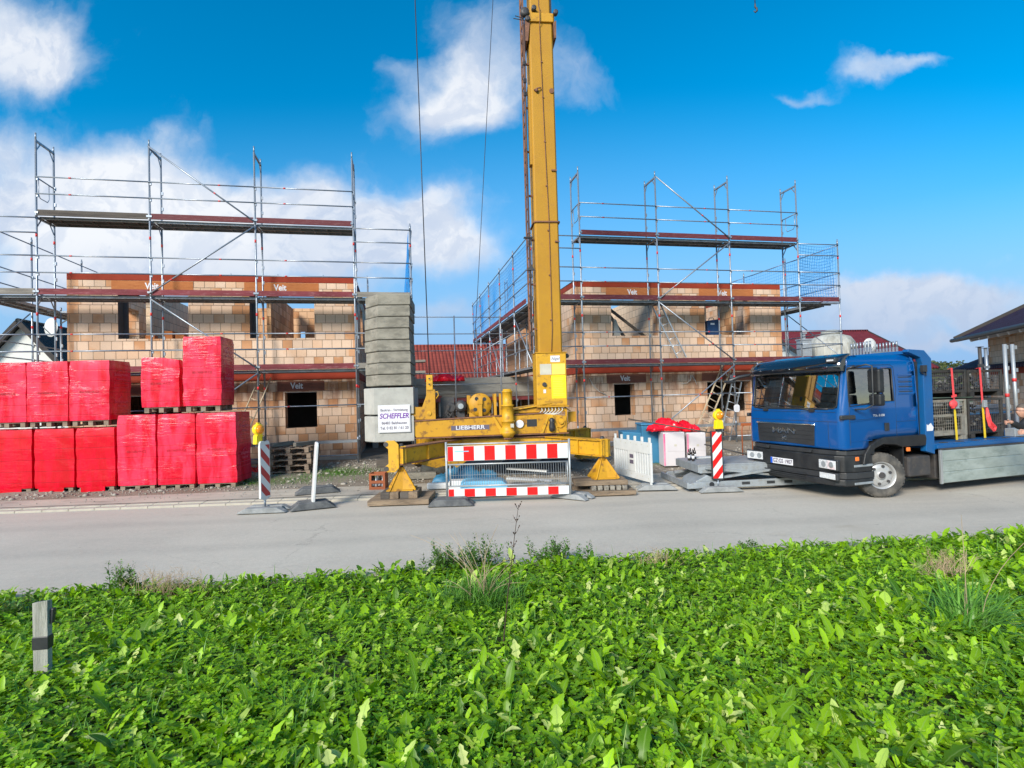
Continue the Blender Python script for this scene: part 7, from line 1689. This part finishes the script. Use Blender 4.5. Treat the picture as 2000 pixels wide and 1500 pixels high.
        # clamps and couplers filling the crate
        m_ = MB(); m2 = MB()
        for i in range(95):
            p_ = Vector((r.uniform(.12,w-.12),r.uniform(.07,d-.12),.14+r.random()**1.5*(h-.30))); a = Vector((r.uniform(-1,1),r.uniform(-.6,.6),r.uniform(-.6,.6))).normalized()*r.uniform(.05,.14); (m_ if i%3 else m2).tube([p_,p_+a],r.uniform(.012,.026),6)
        tag(m_.build('scrap_metal','darksteel',k),kind='stuff'); tag(m2.build('scrap_metal','scrap',k),kind='stuff')
        return k
    wirecrate('lower grey wire crate with a pierced steel side, nearest to the cab',1.36,.30,.862,1.22,.77,'crategrey',.36,1)
    wirecrate('lower rear wire crate on the truck bed, dark, next to the steel posts',2.63,.30,.862,.98,.77,'cratedark',0.,2)
    wirecrate('upper front wire crate on the truck bed, directly behind the blue headboard',1.36,.30,1.67,1.26,.53,'cratedark',0.,3)
    wirecrate('upper rear wire crate on the truck bed, on top of the dark lower one',2.66,.30,1.67,.98,.52,'cratedark',0.,4)
    wirecrate('wire crate on the far side of the truck bed behind the front crates',1.5,1.3,.862,1.2,.75,'cratedark',0.,5)
    wirecrate('wire crate on the far side of the truck bed behind the rear crates',2.72,1.3,.862,1.0,.75,'cratedark',0.,6)
    wirecrate('upper wire crate on the far side of the truck bed, farther from the cab',2.7,1.3,1.64,1.0,.5,'cratedark',0.,7)
    # straps over the crates
    for k,(xt,xb,lab) in enumerate(((2.10,2.16,'red and yellow ratchet strap over the front crates on the truck bed'),(2.87,2.93,'red and yellow ratchet strap over the rear crates on the truck bed'))):
        c = tp(xb,.22,.87); s = thing('ratchet_strap',lab,'strap',tuple(c),TA,'ratchet straps over the crates'); dx = xt-xb
        def rib(a,b,w,mat,nm): 
            m_ = MB(); a = Vector(a); b = Vector(b); m_.bar(a,b,w,.006,up=(0,1,0)); return m_.build(nm,mat,s)
        rib((0,0,0),(dx*.45,.0,.62),.05,'strapyellow','yellow_webbing'); rib((dx*.45,.0,.63),(dx,.0,1.36),.045,'strap','red_webbing'); rib((dx,.0,1.357),(dx,.06,1.34),.045,'strap','red_webbing')
        MB().cbox((dx*.45+.02,-.02,.66),(.09,.05,.14)).tube([(dx*.45-.03,-.05,.60),(dx*.45+.06,-.05,.60)],.01,6).build('ratchet','galv_dull',s,bevel=.008)
        if k == 0: m_ = MB(); m_.sphere((-.10,-.03,.68),.085,10,7,(1.2,.5,.9)); m_.bar((-.05,-.03,.72),(-.14,-.04,.60),.05,.02); m_.bar((-.14,-.04,.82),(-.0,-.02,.84),.04,.02,up=(0,1,0)); m_.build('strap_bundle','strap',s)
        else: m_ = MB(); m_.tube([(.03,-.03,.58),(.05,-.05,.42),(.09,-.05,.30),(.20,-.06,.20),(.16,-.06,.14),(.06,-.05,.24),(.02,-.04,.40)],[.03]*7,4,closed=True); m_.build('strap_bundle','strap',s)
    # hanging red strap at the end
    c = tp(3.98,-.09,.0); s = thing('loose_strap','loose red strap hanging over the sideboard beside the man','strap',tuple(c),TA); m_ = MB()
    pts = [(-.10,.05,.95),(-.06,-.0,.86),(.0,-.02,.60),(.03,-.02,.35),(.02,-.03,.22),(-.05,-.04,.06),(-.02,-.08,.02),(.20,-.10,.015)]
    for a,b in zip(pts[:-1],pts[1:]): m_.bar(a,b,.05,.008,up=(0,1,0))
    m_.build('webbing','strap',s)
    # galvanised scaffold frames standing behind the crates
    base = None
    for k in range(7):
        c = tp(1.36+.035*k,1.25+.10*k,.87); lab = f'galvanised scaffold section standing behind the wire crates, {["first","second","third","fourth","fifth","sixth","last"][k]} of the bundle counted from the cab'
        if base is None:
            base = thing('scaffold_section',lab,'scaffold section',tuple(c),TA,'scaffold frames on the truck bed'); m_ = MB()
            for x in (0,.73): m_.tube([(x,0,0),(x,0,1.86)],.024,8); m_.tube([(x,0,1.86),(x,0,1.98)],.018,8)
            m_.box(.025,.705,-.02,.02,1.70,1.76); m_.bar((.03,0,1.50),(.20,0,1.70),.012,.04); m_.bar((.70,0,1.50),(.53,0,1.70),.012,.04); m_.box(.025,.705,-.02,.02,.2,.25); m_.build('tubes','galv',base)
            m_ = MB(); 
            for x in (0,.73): m_.tube([(x,0,1.40),(x,0,1.50)],.027,8)
            m_.build('red_band','redband',base)
        else: dup(base,lab,tuple(c),TA)
    # upright posts at the end of the crates
    for k,(px,y0,y1,lab) in enumerate(((1972,860,672,'bright steel post with a red band standing on the truck bed right of the crates'),(1990,875,672,'steel post with a red band at the right edge of the picture above the man'))):
        a = at(px,y0,10.95+.35*k); h = at(px-2,y1,10.95+.35*k).z-a.z; s = thing('steel_post',lab,'post',tuple(a),TA); m_ = MB(); m_.tube([(0,0,0),((-.02 if k == 0 else -.06),0,h)],.034,12); m_.build('tube','galv_dull',s)
        m_ = MB(); f_ = (y0-(772 if k == 0 else 742))/(y0-y1); m_.tube([((-.02 if k == 0 else -.06)*f_,0,h*f_-.035),((-.02 if k == 0 else -.06)*f_,0,h*f_+.035)],.037,12); m_.build('red_band','redband',s)
        m_ = MB()
        for q in (.35,.55,.75,.97): m_.cbox((.045,0,h*q),(.05,.03,.08))
        m_.build('wedge_fitting','galv_dull',s)
    for k,(px,y0,y1) in enumerate(((1920,720,678),(1932,725,680))):
        a = at(px,y0+60,12.4); h = at(px-3,y1,12.4).z-a.z; s = thing('steel_post',f'{"dark" if k == 0 else "bright"} steel prop standing behind the crates, {"left" if k == 0 else "right"} of the two','post',tuple(a),TA); MB().tube([(0,0,0),(-.04,0,h)],.035,10).box(-.09,.03,-.05,.05,h,h+.012).cbox((-.02,0,h*.65),(.09,.07,.06)).build('tube','darksteel' if k == 0 else 'galv',s)
    # long tubes lying on the far side of the bed
    for k in range(8):
        c = tp(3.05+.05*(k%2),1.35+.09*(k%4),1.25+.10*(k//4)+.03*(k%3)); s = thing('scaffold_tube',f'scaffold tube lying behind the man, {["upper","lower"][1-k//4]} layer, {["first","second","third","fourth"][k%4]} from the near side','tube',tuple(c),TA,'scaffold tubes lying on the truck bed'); MB().tube([(0,0,0),(2.6,0,.0)],.024,8).build('tube','galv' if k%3 else 'bin',s)
    c = tp(3.7,.9,.862); s = thing('tube_rack','low dark rack carrying the scaffold tubes on the truck bed','rack',tuple(c),TA); MB().box(0,.08,.2,1.1,0,.36).box(1.6,1.68,.2,1.1,0,.36).build('rack','darksteel',s)
    return t

# ------------------------------------------------------------------ the man at the right edge
def skin_mesh(name,nodes,edges,mat,parent,sub=2,root=0):
    me = bpy.data.meshes.new(name); me.from_pydata([n[0] for n in nodes],edges,[]); o = bpy.data.objects.new(name,me); COL.objects.link(o); o.parent = parent
    sk = o.modifiers.new('skin','SKIN'); sk.use_smooth_shade = True
    for i,n in enumerate(nodes):
        r = n[1]; r = r if isinstance(r,tuple) else (r,r); me.skin_vertices[0].data[i].radius = r
    me.skin_vertices[0].data[root].use_root = True
    ss = o.modifiers.new('sub','SUBSURF'); ss.levels = sub; ss.render_levels = sub; me.materials.append(MATS_get(mat)); return o
def man():
    """stands at the side of the truck bed just inside the right edge, bent towards the load; -x is the way he faces"""
    hd = at(1997,803,9.25); t = thing('person','man in a black jacket with glasses, leaning over the truck bed at the right edge','person',(hd.x+.58,9.12,.0),.12)
    o_ = rotz(-.12) @ (hd-Vector((hd.x+.58,9.12,0)))     # head centre in local space
    H = o_; pel = Vector((.16,0,.88)); ch = Vector((H.x+.26,0.02,1.28)); nk = Vector((H.x+.10,.01,H.z-.10))
    N = [(tuple(pel),(.15,.12)),(tuple(pel.lerp(ch,.5)),(.145,.115)),(tuple(ch),(.165,.13)),(tuple(nk+Vector((.07,0,-.04))),(.10,.09)),(tuple(nk),.058)]
    E = [(0,1),(1,2),(2,3),(3,4)]
    def chain(start,pts):
        i = start
        for p,r in pts: N.append((tuple(p),r)); E.append((i,len(N)-1)); i = len(N)-1
        return i
    # legs
    feet = []
    for sg in (-1,1):
        k = chain(0,[((.17,sg*.10,.80),.095),((.10+.04*sg,sg*.12,.48),.062),((.16+.06*sg,sg*.13,.12),.042),((.14+.06*sg,sg*.13,.05),.045),((-.02+.06*sg,sg*.14,.035),.035)])
    # arms reach forward (towards -x), hands on strap and post
    hands = []
    for sg,(ex,ez,hx,hz) in ((-1,(H.x-.02,1.05,H.x-.28,1.10)),(1,(H.x-.05,1.16,H.x-.36,1.26))):
        sh = Vector((ch.x-.05,sg*.19,1.36)); k = chain(2,[(sh,.068),((ex,sg*.20,ez),.046),((hx+.07,sg*.12+.02,hz),.030),((hx,sg*.10+.02,hz),.034)]); hands.append((Vector((hx,sg*.10+.02,hz)),sg))
    body = skin_mesh('body',N,E,'skin',t)
    # jacket and trousers follow the body
    J = [N[0],N[1],N[2],N[3]]; J = [(tuple(Vector(p)+Vector((0,0,.06 if i == 0 else 0))),(r[0]+.022,r[1]+.022)) for i,(p,r) in enumerate(J)]; JE = [(0,1),(1,2),(2,3)]
    for sg,(ex,ez,hx,hz) in ((-1,(H.x-.02,1.05,H.x-.28,1.10)),(1,(H.x-.05,1.16,H.x-.36,1.26))):
        i0 = len(J); J += [((ch.x-.05,sg*.19,1.36),.088),((ex,sg*.20,ez),.066),((hx+.055,sg*.11+.02,hz),.042)]; JE += [(2,i0),(i0,i0+1),(i0+1,i0+2)]
    skin_mesh('jacket',J,JE,'jacket',t)
    T_ = [(tuple(pel+Vector((0,0,.02))),(.165,.135))]; TE = []
    for sg in (-1,1):
        i0 = len(T_); T_ += [((.17,sg*.10,.78),.112),((.10+.04*sg,sg*.12,.48),.080),((.16+.06*sg,sg*.13,.09),.062)]; TE += [(0,i0),(i0,i0+1),(i0+1,i0+2)]
    skin_mesh('trousers',T_,TE,'trousers',t)
    for sg in (-1,1): MB().sphere((.06+.06*sg,sg*.135,.05),.06,12,8,(2.2,.85,.85)).build('shoe','black',t)
    # head with face, joined onto the neck
    n,m = 32,24; vs = []; fs = []
    for i in range(m+1):
        th = PI*i/m
        for k in range(n):
            a = 2*PI*k/n; d = Vector((math.sin(th)*math.cos(a),math.sin(th)*math.sin(a),math.cos(th))); x,y,z = d.x*.098,d.y*.078,d.z*.118
            f = max(0,-d.x); 
            if z < -.02: x *= 1-.18*min(1,(-z-.02)/.09)*(1 if d.x > 0 else .25); y *= 1-.28*min(1,(-z-.02)/.09)
            nose = math.exp(-((d.y/.16)**2))*math.exp(-(((z+.012)/.030)**2))*f; x -= .026*nose
            eye = (math.exp(-(((d.y-.38)/.2)**2))+math.exp(-(((d.y+.38)/.2)**2)))*math.exp(-(((z-.012)/.016)**2))*f; x += .010*eye
            brow = math.exp(-((d.y/.7)**2))*math.exp(-(((z-.038)/.012)**2))*f; x -= .005*brow
            lip = math.exp(-((d.y/.35)**2))*(math.exp(-(((z+.052)/.007)**2))+math.exp(-(((z+.066)/.007)**2)))*f; x -= .005*lip
            chin = math.exp(-((d.y/.4)**2))*math.exp(-(((z+.096)/.016)**2))*f; x -= .010*chin
            vs.append((H.x+x,H.y+y,H.z+z))
    for i in range(m):
        for k in range(n): fs.append((i*n+k,(i+1)*n+k,(i+1)*n+(k+1)%n,i*n+(k+1)%n))
    hm = MB().add(vs,fs,smooth=True)
    for sg in (-1,1): hm.sphere((H.x+.012,H.y+sg*.078,H.z-.002),.026,10,8,(.7,.35,1.15))
    hm.build('head','skin',t)
    hm = MB(); hm.sphere((H.x+.012,H.y,H.z+.022),.104,24,16,(1.0,.83,1.03)); hair = hm.build('hair','hair',t)
    for v in hair.data.vertices:
        p = v.co-Vector((H.x,H.y,H.z)); 
        if p.x < -.055 and p.z < .060: v.co.x = H.x-.040
        if p.z < -.03: v.co.z = H.z-.03
    MB().tube([(H.x-.108,H.y-.065,H.z+.015),(H.x-.112,H.y-.02,H.z+.02),(H.x-.112,H.y+.02,H.z+.02),(H.x-.108,H.y+.065,H.z+.015)],.004,6).tube([(H.x-.105,H.y-.072,H.z+.015),(H.x+.01,H.y-.084,H.z+.01)],.003,5).tube([(H.x-.105,H.y+.072,H.z+.015),(H.x+.01,H.y+.084,H.z+.01)],.003,5).build('glasses','black',t)
    # hands: palm and separate bent fingers
    for P,sg in hands:
        NN = [((P.x+.03,P.y,P.z),.024),((P.x-.02,P.y,P.z),(.030,.020)),((P.x-.055,P.y,P.z+.005),(.034,.017))]; EE = [(0,1),(1,2)]
        for q,L in enumerate((.062,.072,.068,.052)):
            oz = .026-.0175*q; i0 = len(NN); NN += [((P.x-.070,P.y,P.z+oz),.0095),((P.x-.070-L*.45,P.y+sg*-.012,P.z+oz),.0088),((P.x-.070-L*.6,P.y+sg*-.035,P.z+oz-.002),.0080),((P.x-.070-L*.42,P.y+sg*-.052,P.z+oz-.002),.0068)]; EE += [(2,i0),(i0,i0+1),(i0+1,i0+2),(i0+2,i0+3)]
        i0 = len(NN); NN += [((P.x-.025,P.y+sg*-.018,P.z+.030),.0125),((P.x-.050,P.y+sg*-.032,P.z+.045),.0100),((P.x-.075,P.y+sg*-.045,P.z+.042),.0080)]; EE += [(1,i0),(i0,i0+1),(i0+1,i0+2)]
        skin_mesh('hand',NN,EE,'skin',t,1)
    return t

# ------------------------------------------------------------------ build all
terrain(); houses(); scaffolds(); background(); crane(); pads(); pallets(); beacons(); barriers(); yard(); truck(); man(); vegetation()
